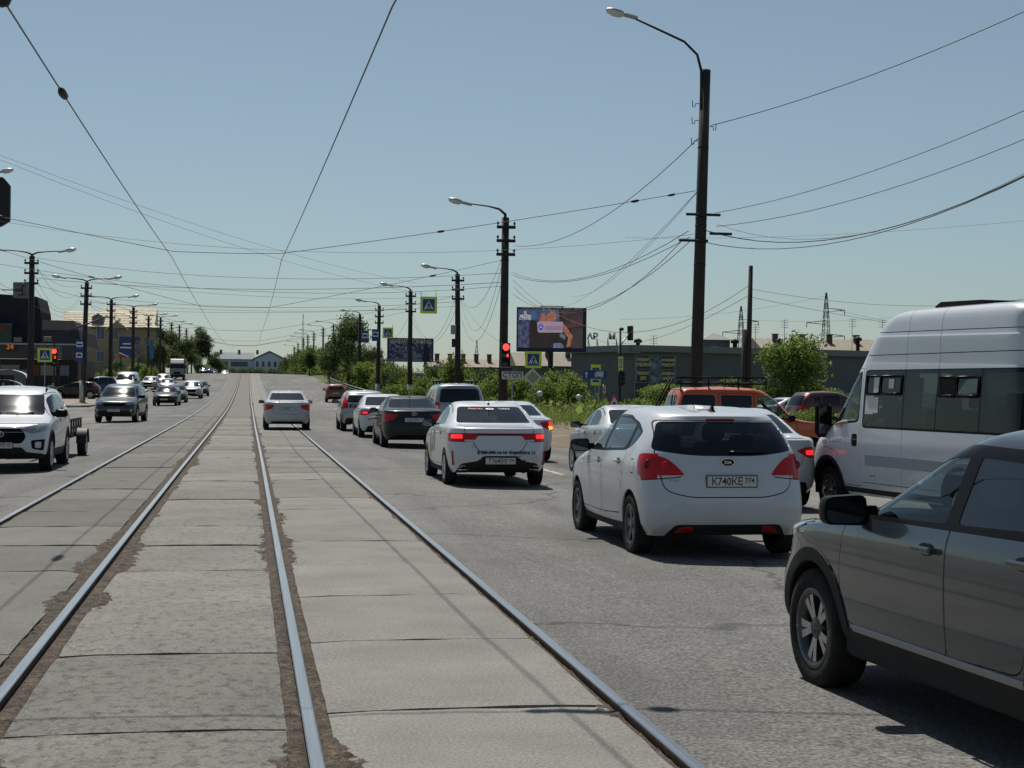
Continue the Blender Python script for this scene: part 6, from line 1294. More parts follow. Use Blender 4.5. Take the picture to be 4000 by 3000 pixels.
board(pb, 'crowd_print', rect(5.6, 2.5, 0, -.05), -.012, .005, crowd('banner_crowd'), (0, 0, hz1)); board(pb, 'foot_print', rect(5.6, .34, 0, -1.27), -.016, .005, mat('banner_blue', (.18, .22, .38), .6), (0, 0, hz1)); board(pb, 'middle_print', rect(2.2, .55, .1, -.72), -.02, .005, mat('banner_blue2', (.24, .26, .4), .6), (0, 0, hz1)); board(pb, 'dark_figure', fillet([(1.5, -1.4), (2.6, -1.4), (2.5, -.4), (2.3, .8), (2.0, .9), (1.8, .2)], .2, 3), -.02, .005, mat('banner_dark', (.012, .01, .03), .6), (0, 0, hz1))
lettering('ЧЕМПИОНЫ', .84, mat('banner_gold', (.8, .72, .5), .6), pb, (-.1, -.03, hz1+1.06), (R(90), 0, 0), 'headline', sx=.80, bold=.006)
for sg in (-1, 1):
    for k in range(3): board(pb, 'bar_print', rect(.5, .08, sg*2.45, 1.25-.2*k), -.03, .005, bpy.data.materials['banner_gold'], (0, 0, hz1))
for sx in (-2.2, 2.0): b = MB(); b.box((sx, .25, hz1/2-.6), (.22, .22, hz1-.9)); b.build('post', M['iron'], pb)

# workshop with sign panels ------------------------------------------
M['clad'] = noisy('grey_cladding', [(.3, (.105, .105, .125)), (.7, (.135, .135, .158))], .8, .7, stretch=(.3, 1, 1)); M['clad2'] = mat('grey_trim', (.19, .195, .21), .6, .1); M['shop_dark'] = mat('panel_dark', (.012, .012, .014), .35); M['gold'] = mat('panel_gold', (.85, .74, .42), .6)
A = at(1372, 745, 146); Bc = at(1990, 763, 158); d_ = Bc-A; d_.z = 0; ang = math.atan2(d_.y, d_.x); Lw = d_.length; zg = -.05; H = A.z-zg
ws = empty('workshop', (A.x, A.y, zg), ang); tag(ws, 'grey flat roofed car workshop with black and gold sign panels', 'building')
b = MB(); b.box((Lw/2, 6.2, H/2-.3), (Lw, 12, H-.6)); b.build('wall', M['clad'], ws); b = MB(); b.box((Lw/2-.2, 6.1, H-.32), (Lw+.6, 12.6, .64)); b.build('parapet', M['clad2'], ws)
for k in range(1, 22): b = MB(); b.box((5.2+k*1.2, .19, H/2-.5), (.03, .03, H-1.2)); b.build('cladding_seam', M['clad2'], ws)
tex = photo_patch('gear_print', (.012, .02, .05), (.22, .28, .36), 2.4, 0)
cols = ((.35, 1.72), (1.82, 3.15), (3.25, 4.70)); rws = ((3.72, 4.98), (2.42, 3.62))
txt = {(0, 0): ('РЕМОНТ', 'ХОДОВОЙ'), (2, 0): ('КУЗОВНОЙ', 'РЕМОНТ'), (0, 1): ('РЕМОНТ', 'ДВС'), (2, 1): ('ЗАМЕНА', 'МАСЛА')}
b = MB(); b.box((2.5, .16, 3.7), (4.9, .1, 2.75)); b.build('panel_frame', M['clad2'], ws)
for i, (x0, x1) in enumerate(cols):
    for j, (z0, z1) in enumerate(rws):
        o = board(ws, 'sign_panel', rect(x1-x0, z1-z0), .07, .12, tex if i == 1 else M['shop_dark'], ((x0+x1)/2, 0, (z0+z1)/2))
        if (i, j) in txt:
            for t, z in zip(txt[(i, j)], (.24, -.24)): lettering(t, .42 if len(t) < 8 else .34, M['gold'], o, (0, .062, z), (R(90), 0, 0), sx=.86, bold=.008)
b = MB(); b.box((2.5, .15, 1.15), (4.9, .08, 2.2)); b.build('lower_glazing', M['shop_dark'], ws)
for x in (.05, 1.7, 3.2, 4.95): b = MB(); b.box((x, .1, 1.2), (.08, .1, 2.3)); b.build('mullion', M['clad2'], ws)
Cc = at(1262, 768, 186); d2 = Cc-A; d2.z = 0; a2 = math.atan2(d2.y, d2.x)
wg = empty('workshop_wing', (A.x-.2, A.y+.6, zg), a2); tag(wg, 'brown glazed wing of the workshop with a red sign under a sloping canopy', 'building'); L2 = d2.length
M['brown_clad'] = mat('wing_brown', (.10, .09, .088), .6); b = MB(); b.box((L2/2+2.2, -4.6, H/2-.7), (L2-4.4, 8.8, H-1.4)); b.build('wall', M['brown_clad'], wg); b = MB(); b.box((1.6, -.6, H/2-.7), (3.0, .8, H-1.4)); b.build('corner_wall', M['brown_clad'], wg); b = MB(); b.box((L2/2, .2, H-.42), (L2+1.5, 1.9, .8)); b.build('canopy', M['clad2'], wg)
def wall_sign(name, x0, x1, z0, z1, m): b = MB(); b.box(((x0+x1)/2, -.14, (z0+z1)/2), (x1-x0, .12, z1-z0)); return b.build(name, m, wg)
# (the wing's street face is its -y face turned towards the road: panels sit on +y side)
def face(name, x0, x1, z0, z1, m, d=.0): b = MB(); b.box(((x0+x1)/2, -.2+.06+d, (z0+z1)/2), (x1-x0, .1, z1-z0)); return b.build(name, m, wg)
face('red_sign', L2*.50, L2*.82, 3.0, 4.6, mat('wing_red', (.30, .05, .035), .6)); face('white_sign', L2*.57, L2*.74, 3.25, 4.35, M['sg_white'], .03)
for k in range(3): face('dark_sign', L2*(.06+.15*k), L2*(.18+.15*k), 3.1, 4.4, M['shop_dark'], .0); face('pale_lettering', L2*(.075+.15*k), L2*(.165+.15*k), 3.5, 4.0, mat('pale_print%d' % k, (.26, .25, .21), .6), .04)
for k in range(2): face('lower_sign', L2*(.10+.2*k), L2*(.25+.2*k), 1.6, 2.8, M['shop_dark']); face('pale_lettering', L2*(.12+.2*k), L2*(.22+.2*k), 2.1, 2.5, M['gold'], .04)
face('blue_sign', L2*.02, L2*.07, 1.2, 2.9, M['sg_blue'], .05)
# roof letters on struts
for i, (px, t) in enumerate(((1280, 'АР'), (1322, 'М'))):
    q = at(px, 729, 168); r_ = empty('roof_letters', (q.x, 168, H+zg)); tag(r_, ('pair of blue lattice roof letters beside the video billboard', 'single grey lattice roof letter on the workshop canopy')[i], 'roof letter')
    lettering(t, .95, mat('roof_letter%d' % i, (.30, .36, .44) if i == 0 else (.30, .30, .31), .6), r_, (0, 0, q.z-H-zg+.1), (R(90), 0, 0), 'letter', depth=.05, bold=.04)
    for k in (-1, 1): b = MB(); b.tube([(k*.5, 0, -.6), (k*.5, 0, 1.4)], .05, 5); b.tube([(k*.5, 0, 1.2), (k*.5+1.0, 2.6, -.6)], .05, 5); b.build('strut', M['zinc'], r_)
# rooftop pieces
q = at(1541, 737, 178); hb = empty('roof_house', (q.x, 178, H-1.2)); tag(hb, 'small grey rooftop hut with a pitched cap behind the parapet', 'roof hut'); b = MB(); b.box((0, 0, 1.4), (3.2, 3, 2.8)); b.build('wall', M['clad'], hb); b = MB(); b.add([(-1.9, -1.8, 2.8), (1.9, -1.8, 2.8), (1.9, 1.8, 2.8), (-1.9, 1.8, 2.8), (0, 0, 3.7)], [(0, 1, 4), (1, 2, 4), (2, 3, 4), (3, 0, 4), (3, 2, 1, 0)]); b.build('roof', M['clad2'], hb); b = MB(); b.box((-.3, -1.52, 1.5), (1.0, .06, 1.0)); b.build('window', M['sg_white'], hb)
for i, (px, py, hh) in enumerate(((1378, 741, .8), (1587, 742, .9), (1683, 741, .6), (1714, 738, .7), (1853, 737, 1.2), (1917, 728, 1.6))):
    q = at(px, py, 176); r_ = empty('roof_vent', (q.x, 176, H-1.2)); tag(r_, 'small dark roof vent of the grey building, %s from the sign panels' % ('first', 'second', 'third', 'fourth', 'fifth', 'last')[i], 'vent', 'roof vents'); b = MB(); b.tube([(0, 0, 0), (0, 0, q.z-H+1.2)], .25, 8); b.lathe([(.3, 0), (.5, .05), (.5, .35), (.02, .6)], 10, c=(0, 0, q.z-H+1.2)); b.build('pipe', M['iron'], r_)
M['thin'] = mat('thin_metal', (.10, .105, .11), .5, .5)
for i, (px, py) in enumerate(((1412, 724), (1500, 716), (1632, 700), (1695, 690), (1841, 688), (1906, 690))):
    q = at(px, py, 182); r_ = empty('roof_aerial', (q.x, 182, H-1)); tag(r_, 'thin roof aerial over the grey building, %s from the sign panels' % ('first', 'second', 'third', 'fourth', 'fifth', 'last')[i], 'aerial', 'roof aerials'); t = q.z-H+1; b = MB(); b.tube([(0, 0, 0), (0, 0, t)], .035, 5)
    for k in range(4): b.tube([(-.5, 0, t-.3*k-.1), (.5, 0, t-.3*k-.1)], .025, 4)
    b.build('mast', M['thin'], r_)
# far houses with chimneys -------------------------------------------
M['tile'] = noisy('roof_asbestos', [(.3, (.24, .21, .17)), (.7, (.36, .32, .27))], .7, .9, second=(3, .85, 1.1), stretch=(6, 1, 1)); M['plaster_far'] = noisy('plaster_far', [(.3, (.10, .10, .10)), (.7, (.15, .145, .14))], .5, .9); M['brick_far'] = mat('chimney_brick', (.10, .06, .05), .9)
for i, (px0, px1, eave, ridge, Y, lab) in enumerate(((1118, 1350, 790, 762, 262, 'long low house with a pale roof and chimneys behind the crossing sign'), (930, 1080, 792, 775, 300, 'low pale roofed house behind the meter box pole'), (1650, 1960, 756, 731, 250, 'pale roofed house behind the big green tree and the minibus'))):
    q0, q1 = at(px0, eave, Y), at(px1, eave, Y); zr = at(px0, ridge, Y+6).z; r_ = empty('far_house', ((q0.x+q1.x)/2, Y, -.3)); tag(r_, lab, 'house'); w = q1.x-q0.x; he = q0.z+.3; hr = zr+.3
    b = MB(); b.box((0, 5, he/2), (w, 10, he)); b.build('wall', M['plaster_far'], r_); b = MB(); b.add([(-w/2-.4, -.6, he), (w/2+.4, -.6, he), (w/2+.4, 10.6, he), (-w/2-.4, 10.6, he), (-w/2-.4, 5, hr), (w/2+.4, 5, hr)], [(0, 1, 5, 4), (2, 3, 4, 5), (0, 4, 3), (1, 2, 5), (3, 2, 1, 0)]); b.build('roof', M['tile'], r_)
    for k in range(5): b = MB(); x = -w/2+w*(.12+.19*k); b.box((x, 3.2, (he+hr)/2+.7), (.8, .8, 2.0)); b.box((x, 3.2, (he+hr)/2+1.75), (1.0, 1.0, .15)); b.build('chimney', M['brick_far'], r_)
    for k in range(int(w/3)): b = MB(); b.box((-w/2+1.6+3*k, -.03, he*.55), (1.2, .1, 1.5)); b.build('window', M['shop_dark'], r_)
q0 = at(1455, 800, 150)
# white-blue container behind the van
q0, q1 = at(884, 805, 150), at(960, 805, 150); r_ = empty('container', ((q0.x+q1.x)/2, 150, terrain(q0.x, 150))); tag(r_, 'pale blue metal container half hidden in the bushes behind the silver van', 'container'); w = q1.x-q0.x; hc = q0.z-r_.location.z; b = MB(); b.rbox((0, 1.2, hc/2), (w, 2.4, hc), .04); b.build('body', mat('container_blue', (.20, .27, .36), .6), r_)
for k in range(int(w/.3)): b = MB(); b.box((-w/2+.15+.3*k, -.03, hc/2), (.1, .06, hc*.9)); b.build('rib', bpy.data.materials['container_blue'], r_)
# guard rail of the climbing road
gr = empty('guard_rail', (12.2, 96, 0)); tag(gr, 'low pale guard rail along the thicket on the climbing road', 'guard rail'); M['rail_paint'] = noisy('guard_rail_paint', [(.3, (.20, .20, .19)), (.7, (.38, .38, .36))], 3, .8)
pts = [(0, y-96, PZ(y)+.55) for y in range(96, 240, 6)]
for zz in (.0, -.28): b = MB(); b.tube([(x, y, z+zz) for x, y, z in pts], .05, 6); b.build('rail', M['rail_paint'], gr)
for (x, y, z) in pts: b = MB(); b.box((x+.06, y, z-.3), (.09, .09, .9)); b.build('post', M['rail_paint'], gr)
# pylons ---------------------------------------------------------------
def pylon(px, py_top, py_base, Y, label, arms=True, w=2.6, name='lattice_pylon', cat='pylon'):
    t, g = at(px, py_top, Y), at(px, py_base, Y); z0 = -.5; r_ = empty(name, (t.x, Y, z0)); tag(r_, label, cat); H = t.z-z0; b = MB(); n = 12; cor = []
    for k in range(n+1):
        s = k/n; hw = w/2*(1-s)**.8+.10; cor.append([(sx*hw, sy*hw, H*s) for sx, sy in ((-1, -1), (1, -1), (1, 1), (-1, 1))])
    for k in range(n):
        for j in range(4): b.tube([cor[k][j], cor[k+1][j]], .07*w/2.6, 4, cap=False); b.tube([cor[k][j], cor[k+1][(j+1) % 4]], .045*w/2.6, 3, cap=False); b.tube([cor[k][(j+1) % 4], cor[k+1][j]], .045*w/2.6, 3, cap=False)
    b.build('lattice', M['thin'], r_)
    if arms:
        for (zf, L, sg) in ((.86, 4.4, 1), (.74, 4.6, -1), (.62, 4.4, 1)): c = MB(); c.tube([(0, 0, H*zf), (sg*L, 0, H*zf-.5)], .09, 4); c.tube([(0, 0, H*zf-.9), (sg*L, 0, H*zf-.5)], .08, 4); c.tube([(sg*L, 0, H*zf-.5), (sg*L, 0, H*zf-1.6)], .10, 5); c.build('cross_arm', M['thin'], r_)
    return r_
pylon(1785, 632, 750, 330, 'tall lattice pylon with three arms between the big tree and the minibus'); pylon(1601, 661, 750, 360, 'lattice pylon just left of the thin wooden post'); pylon(1030, 735, 790, 420, 'slim lattice pylon between the meter box pole and the traffic light', False, 1.4); pylon(655, 678, 780, 620, 'distant thin broadcasting mast above the far blue building', False, 1.6, 'radio_mast', 'mast')
# blue building beyond the crest ---------------------------------------
M['blue_wall'] = noisy('blue_plaster', [(.3, (.46, .55, .66)), (.7, (.54, .62, .72))], .2, .9); M['blue_trim'] = mat('blue_trim', (.34, .40, .48), .8); M['roof_blue'] = noisy('far_roof', [(.3, (.13, .165, .19)), (.7, (.18, .215, .24))], .3, .8); M['pane'] = mat('pane_dark', (.03, .045, .08), .2, coat=.4)
Yb = 560; q0, q1 = at(452, 778, Yb), at(614, 778, Yb); fb = empty('blue_building', (q0.x, Yb, 2.0)); tag(fb, 'far pale blue two storey building with a gable beyond the crest', 'building'); w = q1.x-q0.x; he = at(540, 776, Yb).z-2; hr = at(540, 762, Yb+6).z-2; xg = w*.60
b = MB(); b.box((xg/2, 6, he/2), (xg, 12, he)); b.build('wall', M['blue_wall'], fb); b = MB(); b.box((xg/2, -.05, he-.25), (xg+.6, .5, .5)); b.build('cornice', M['blue_trim'], fb)
b = MB(); b.add([(-.6, -.6, he), (xg, -.6, he), (xg, 12.6, he), (-.6, 12.6, he), (1.5, 6, hr), (xg, 6, hr)], [(0, 1, 5, 4), (2, 3, 4, 5), (0, 4, 3), (1, 2, 5), (3, 2, 1, 0)]); b.build('roof', M['roof_blue'], fb)
hg = at(560, 761, Yb-2).z-2; b = MB(); b.prism([(xg, 0), (w, 0), (w, he), ((xg+w)/2, hg), (xg, he)], -2.5, 12, 'xz'); b.build('gable', M['blue_wall'], fb)
b = MB(); b.prism([(xg-.6, he-.2), ((xg+w)/2, hg+.1), (w+.6, he-.2), (w+.6, he+.25), ((xg+w)/2, hg+.6), (xg-.6, he+.25)], -3, 12.3, 'xz'); b.build('gable_roof', M['roof_blue'], fb)
for i, px in enumerate((460, 466, 472, 483, 489, 502, 508, 513.5, 519.5, 526, 532)):
    x = at(px, 785, Yb).x-q0.x; b = MB(); b.box((x, -.02, he*.80), (1.0, .2, 1.7)); b.build('window', M['pane'], fb)
for i in range(5):
    x = xg+1.0+(w-xg-2)*i/4*.98; o = board(fb, 'window', [(x-.46, he*.70), (x+.46, he*.70), (x+.46, he*.87)]+[(x+.46*math.cos(R(a)), he*.87+.46*math.sin(R(a))) for a in range(20, 180, 20)]+[(x-.46, he*.87)], -2.6, -2.4, M['pane'])
for k in range(3): b = MB(); b.box((4+k*6.5, 5.5, hr+.2), (.9, .9, 1.6)); b.build('chimney', M['clad'], fb)

# shop and beige house of the oncoming side -----------------------------
M['shop_roof'] = noisy('shop_roof_dark', [(.3, (.018, .021, .027)), (.7, (.028, .032, .04))], .8, .9, spec=.1); M['shop_wall'] = noisy('shop_wall_brown', [(.3, (.022, .014, .014)), (.7, (.035, .024, .022))], .5, .7); M['shop_sign'] = noisy('shop_sign_grey', [(.3, (.10, .105, .10)), (.7, (.18, .185, .17))], 1.5, .7)
Ys = 140; xr = at(168, 800, Ys).x; xl = at(-90, 800, Ys).x; zs = pave(-15, Ys)-.1; sp = empty('brown_shop', (xr, Ys, zs)); tag(sp, 'dark brown shop with black mansard roof and grey sign band', 'building'); w = xr-xl; Zp = lambda py: at(90, py, Ys).z-zs; X_ = lambda px: at(px, 780, Ys).x-xr
b = MB(); b.box((-w/2, 8, Zp(776)/2), (w, 16, Zp(776))); b.build('wall', M['shop_wall'], sp)
b = MB(); z0, z1, z2 = Zp(745), Zp(712), Zp(690); b.add([(-w, -.4, z0), (.3, -.4, z0), (.0, .5, z1), (-w, .5, z1), (-.6, 1.4, z2), (-w, 1.4, z2), (.3, 16, z0), (0, 16, z1), (-.6, 16, z2), (-w, 16, z2)], [(0, 1, 2, 3), (3, 2, 4, 5), (1, 6, 7, 2), (2, 7, 8, 4), (5, 4, 8, 9)]); b.build('mansard_roof', M['shop_roof'], sp)
b = MB(); b.prism([(X_(-80), z2-1), (X_(88), z2-1), (X_(84), Zp(672)), (X_(76), Zp(640)), (X_(-80), Zp(632))], .8, 8, 'xz'); b.build('upper_roof', M['shop_roof'], sp)
b = MB(); b.box((-w/2, -.1, Zp(760)), (w, .5, Zp(745)-Zp(776))); b.build('sign_band', mat('band_dark', (.05, .052, .056), .7), sp)
for (p0, p1) in ((118-50, 128+8), (150, 160)): b = MB(); b.box(((X_(p0)+X_(p1))/2, -.42, Zp(760)), (X_(p1)-X_(p0), .12, Zp(747)-Zp(774))); b.build('sign_board', M['shop_sign'], sp)
b = MB(); b.box(((X_(137)+X_(158))/2, -.5, Zp(758)), (X_(158)-X_(137), .2, Zp(742)-Zp(774))); b.build('sign_board', mat('board_slate', (.035, .042, .05), .6), sp)
for (cx) in (80, 112): 
    o = board(sp, 'sign_wedge', [(X_(cx-9), Zp(747)), (X_(cx), Zp(760)), (X_(cx-9), Zp(773))], -.52, -.48, bpy.data.materials['board_slate'])
# coloured shop board with its price tag
b = MB(); b.box(((X_(-30)+X_(24))/2, -.5, Zp(722)), (X_(24)-X_(-30), .2, Zp(705)-Zp(742))); b.build('green_board', mat('board_green', (.012, .05, .03), .6), sp); b = MB(); b.box(((X_(-30)+X_(26))/2, -.42, Zp(722)), (X_(26)-X_(-30), .1, Zp(702)-Zp(745))); b.build('board_edge', M['shop_sign'], sp)
b = MB(); b.prism([(X_(-30), Zp(720)), (X_(14), Zp(718)), (X_(18), Zp(706)), (X_(-30), Zp(704))], -.66, -.62, 'xz'); b.build('red_print', mat('board_red', (.12, .015, .012), .6), sp)
o = board(sp, 'price_tag', fillet([(X_(14), Zp(760)), (X_(32), Zp(760)), (X_(36), Zp(750)), (X_(32), Zp(741)), (X_(14), Zp(741))], .1, 2), -.66, -.6, M['sg_black']); lettering('24', .62, mat('tag_orange', (.55, .17, .02), .4, emit=(1, .32, .03), es=.15), sp, (X_(23.5), -.68, Zp(750.5)), (R(90), 0, 0), 'tag_number', bold=.02)
for k in range(4): b = MB(); b.box((X_(20+k*34), -.03, Zp(822)), (.9, .08, 1.5)); b.build('window', mat('shop_pane%d' % k, (.02, .02, .022), .7), sp)
for k in range(9):
    b = MB(); b.box((X_(-20+k*21), -.05, Zp(776)/2), (.07, .1, Zp(776)-.1)); b.build('panel_joint', mat('joint_%d' % k, (.05, .04, .04), .7), sp)
b = MB(); b.box((X_(48), -.06, 1.3), (1.3, .12, 2.5)); o = b.build('door', mat('shop_door', (.10, .11, .115), .3), sp); b = MB(); b.box((X_(48)+.5, -.15, 1.2), (.05, .06, .4)); b.build('handle', M['zinc'], o)
for (px_, w_, c_) in ((22, 1.6, (.16, .17, .17)), (74, 1.1, (.14, .02, .02)), (104, 1.4, (.20, .19, .15)), (140, .8, (.12, .15, .2))): b = MB(); b.box((X_(px_), -.08, Zp(800)), (w_, .1, .9)); b.build('poster', mat('poster_%d' % px_, c_, .6), sp)
b = MB(); b.box((-w/2, -.55, z0+.05), (w+.4, .3, .14)); b.build('gutter', M['zinc'], sp)
for (px_, py_) in ((40, 735), (104, 733)): b = MB(); b.rbox((X_(px_), -.5, Zp(py_)), (.7, .35, .45), .03); b.build('air_conditioner', M['sg_back'], sp)
# arched kiosk awnings
for i, (px, py) in enumerate(((14, 800), (4, 822))):
    q = at(px, py, 116); r_ = empty('kiosk_awning', (q.x, 116, GZ(-11, 116))); tag(r_, ('upper pale arched awning in front of the brown shop', 'lower pale arched awning in front of the brown shop')[i], 'awning'); hz_ = q.z-r_.location.z; b = MB(); n = 10
    b.add([(1.5*math.cos(math.pi*j/n), yy, hz_-.55+.62*math.sin(math.pi*j/n)) for j in range(n+1) for yy in (-.6, .8)], [(2*j, 2*j+1, 2*j+3, 2*j+2) for j in range(n)], 0, True); b.build('sheet', M['sg_white'], r_)
    for sx in (-1.4, 1.4): c = MB(); c.tube([(sx, 0, 0), (sx, 0, hz_-.5)], .05, 6); c.build('post', M['iron'], r_)
# beige house
M['beige'] = noisy('beige_plaster', [(.3, (.26, .22, .15)), (.7, (.34, .285, .20))], .4, .9, second=(5, .85, 1.1)); M['slate'] = noisy('roof_slate', [(.3, (.52, .46, .35)), (.7, (.68, .61, .48))], .5, .85, second=(2.5, .8, 1.12), stretch=(5, 1, .6))
Yh = 255; x0, x1 = at(132, 780, Yh).x, at(334, 780, Yh).x; zh = pave(-16, Yh)-.1; hs = empty('beige_house', (x1, Yh, zh)); tag(hs, 'beige two storey house with pale hipped roof behind the lamp poles', 'house'); w = x1-x0; Zh = lambda py: at(240, py, Yh).z-zh; Xh = lambda px: at(px, 750, Yh).x-x1
he = Zh(708); D = 34; b = MB(); b.box((-w/2, D/2, he/2), (w, D, he)); b.build('wall', M['beige'], hs); b = MB(); b.box((-w/2, D/2, he), (w+1.2, D+1.2, .35)); b.build('cornice', mat('cornice', (.12, .10, .08), .8), hs)
hr = at(240, 674, Yh+8).z-zh; b = MB(); b.add([(-w-.7, -.7, he+.15), (.7, -.7, he+.15), (.7, D+.7, he+.15), (-w-.7, D+.7, he+.15), (-w, 8, hr), (-5.5, 8, hr), (-5.5, D-8, hr), (-w, D-8, hr)], [(0, 1, 5, 4), (1, 2, 6, 5), (2, 3, 7, 6), (4, 5, 6, 7), (3, 0, 4, 7)]); b.build('roof', M['slate'], hs)
# roof courses proud of the slope
for k in range(1, 9):
    t = k/9; y = -.7+8.7*t; z = he+.15+(hr-he-.15)*t; b = MB(); b.box(((-w-.7+.7-6.2*t)/2-.0, y, z+.03), (w+.7-6.2*t, .12, .06)); b.build('roof_course', M['slate'], hs)
b = MB(); xa, xb = Xh(200), Xh(326); za, zb = Zh(700), at(240, 662, Yh+10).z-zh; b.add([(xa, 8, za), (xb, 8, za), (xb+.2, 14, zb), (xa+.4, 14, zb), (xa, 20, za), (xb, 20, za)], [(0, 1, 2, 3), (3, 2, 5, 4), (0, 3, 4), (1, 5, 2)]); b.build('attic_roof', M['slate'], hs)
b = MB(); b.prism([(Xh(197), Zh(702)), (Xh(222), Zh(702)), (Xh(222), Zh(684)), (Xh(210), Zh(677)), (Xh(197), Zh(684))], .6, 6, 'xz'); b.build('dormer', M['clad'], hs)
b = MB(); b.prism([(Xh(236), Zh(709)), (Xh(270), Zh(709)), (Xh(253), Zh(694))], -.9, 2, 'xz'); b.build('gable', M['beige'], hs)
for sg in (-1, 1): b = MB(); c = Vector((Xh(253+sg*9), .4, Zh(700.5))); b.box(tuple(c), (2.9, 2.9, .16), 0, Matrix.Rotation(sg*R(36), 3, 'Y')); b.build('gable_edge', M['slate'], hs)
def window(px, py, ww=1.15, hh=1.6):
    b = MB(); b.box((Xh(px), -.03, Zh(py)), (ww, .1, hh)); o = b.build('window', M['pane'], hs); b = MB()
    for sx in (-1, 1): b.box((Xh(px)+sx*(ww/2+.05), -.07, Zh(py)), (.1, .12, hh+.2))
    for sz in (-1, 1): b.box((Xh(px), -.07, Zh(py)+sz*(hh/2+.05)), (ww, .12, .1))
    b.box((Xh(px), -.08, Zh(py)), (.06, .08, hh)); b.build('frame', M['blue_trim'], o)
for px in (150, 182, 217, 247): window(px, 722)
for px in (150, 182, 217, 247, 272, 292): window(px, 770)
for px in (165, 232): window(px, 795, .9, .9)
for k in range(7):
    for z in (Zh(722), Zh(770)): b = MB(); b.box((.03, 3.2+4.5*k, z), (.1, 1.2, 1.7)); b.build('window', M['pane'], hs)
b = MB(); b.box((Xh(275), -1.6, Zh(785)), (Xh(300)-Xh(250), 3.0, Zh(776)-Zh(820))); b.build('porch', M['beige'], hs)
# blue banner on scaffold in front of the house
q = at(280, 750, 205); bn = empty('blue_banner', (q.x, 205, pave(q.x, 205))); tag(bn, 'wide blue advertising banner before the beige house', 'banner'); hz_ = q.z-bn.location.z; K = 205/3318
b = MB(); b.box((0, 0, hz_), (43*K, .12, 44*K)); b.build('sheet', mat('banner_royal', (.018, .045, .18), .6), bn)
for (dx, dz, ww) in ((-6, 7, 16), (-7, -1, 24), (10, 0, 8)): b = MB(); b.box((dx*K, -.08, dz*K), (ww*K, .03, 2.6*K)); b.build('white_print', M['white_print'], bn, (0, 0, hz_))
board(bn, 'red_print', [(-21.5*K, -22*K), (-2*K, -22*K), (-21.5*K, -13*K)], -.10, -.05, mat('banner_red', (.28, .03, .03), .6), (0, 0, hz_)); board(bn, 'white_stripe', [(-21.5*K, -13*K), (-2*K, -21*K), (-2*K, -19*K), (-21.5*K, -10*K)], -.10, -.05, M['white_print'], (0, 0, hz_))
board(bn, 'photo_print', fillet([(12*K, -22*K), (21*K, -22*K), (21*K, 14*K), (14*K, 16*K), (8*K, 0)], .4, 2), -.10, -.05, photo_patch('banner_photo', (.03, .04, .06), (.22, .22, .24), 2.5, 0), (0, 0, hz_))
for sx in (-18, 18): b = MB(); b.box((sx*K, .2, hz_/2), (.15, .15, hz_)); b.build('post', M['iron'], bn)
q = at(328, 755, 206); r_ = empty('sky_blue_banner', (q.x, 206, pave(q.x, 206))); tag(r_, 'narrow bright blue banner beside the wide blue banner', 'banner'); hz_ = q.z-r_.location.z; b = MB(); b.box((0, 0, hz_), (8*K, .1, 40*K)); b.build('sheet', mat('banner_sky', (.03, .13, .34), .6), r_); b = MB(); b.box((0, .15, hz_/2), (.12, .12, hz_)); b.build('post', M['iron'], r_)
# ------------------------------------------------------------------ vehicles in the street
PW = paint('paint_white', (.57, .59, .63), dirt=.28); PW2 = paint('paint_white_clean', (.60, .62, .66), dirt=.08); PWD = paint('paint_white_dusty', (.45, .46, .475), dirt=.25)
PG = paint('paint_bronze_grey', (.050, .063, .076), .65, .24, dirt=.04); PK = paint('paint_black', (.006, .006, .008), .1, dirt=.05, coat=.4, spec=.3); PO = paint('paint_orange', (.52, .075, .012), 0, .5, dirt=.2); PS = paint('paint_silver', (.36, .38, .40), .6, dirt=.2)
PD = paint('paint_dark_grey', (.018, .019, .021), .3, dirt=.10); PB = paint('paint_dark_blue', (.010, .018, .045), .3, dirt=.08); PR = paint('paint_dark_red', (.10, .012, .016), .2, dirt=.2); PBR = paint('paint_copper', (.19, .07, .035), .4, dirt=.4)
UP, DOWN = R(90), R(-90)
def place(x, y): return (x, y, GZ(x, y))
# white hatchback in the near lane
o = car('hatchback', spec_mpv(), place(4.77, 16.75), UP, PW, 'white hatchback with red tail lamps and black rear window, nearest white car', 'car'); kia = o
wiper(o, -.02, -.42, 1.075); antenna(o, -1.30, .0, True, .07)
sh = o['sh']; q, n = sh.surf('rear', 0, .985); b = MB(); b.prism([(.075*math.cos(R(a)), .042*math.sin(R(a))) for a in range(0, 360, 20)], -.012, .004, 'yz', 0); b.prism([(.066*math.cos(R(a)), .034*math.sin(R(a))) for a in range(0, 360, 20)], -.016, -.012, 'yz', 1); b.build('emblem', [M['chrome'], M['black']], o['tailgate|rear'], q)
lettering('KIA', .042, M['chrome'], o['tailgate|rear'], (q.x-.018, q.y, q.z-.003), (R(90), 0, R(-90)), 'emblem_lettering', bold=.001, sx=1.15)
badge(o, 'VENGA', 'rear', .56, .80, .032, M['steel'], 'model_lettering', parent=o['tailgate|rear'])
q, n = sh.surf('rear', 0, 1.405); b = MB(); b.rbox((-.012, 0, 0), (.03, .30, .022), .008); b.build('high_brake_lamp', M['lamp_dred'], o['root'], q)
for y in (-.62, -.22, .22, .62): q, n = sh.surf('rear', y, .50); b = MB(); b.tube([q-n*.01, q+n*.003], .014, 10); b.build('parking_sensor', PW, o['root'])
q, n = sh.surf('top', -.9, .0); b = MB(); b.box((0, 0, .002), (.30, .12, .008)); b.build('roof_tape', mat('tape_beige', (.45, .42, .36), .7), o['root'], q)
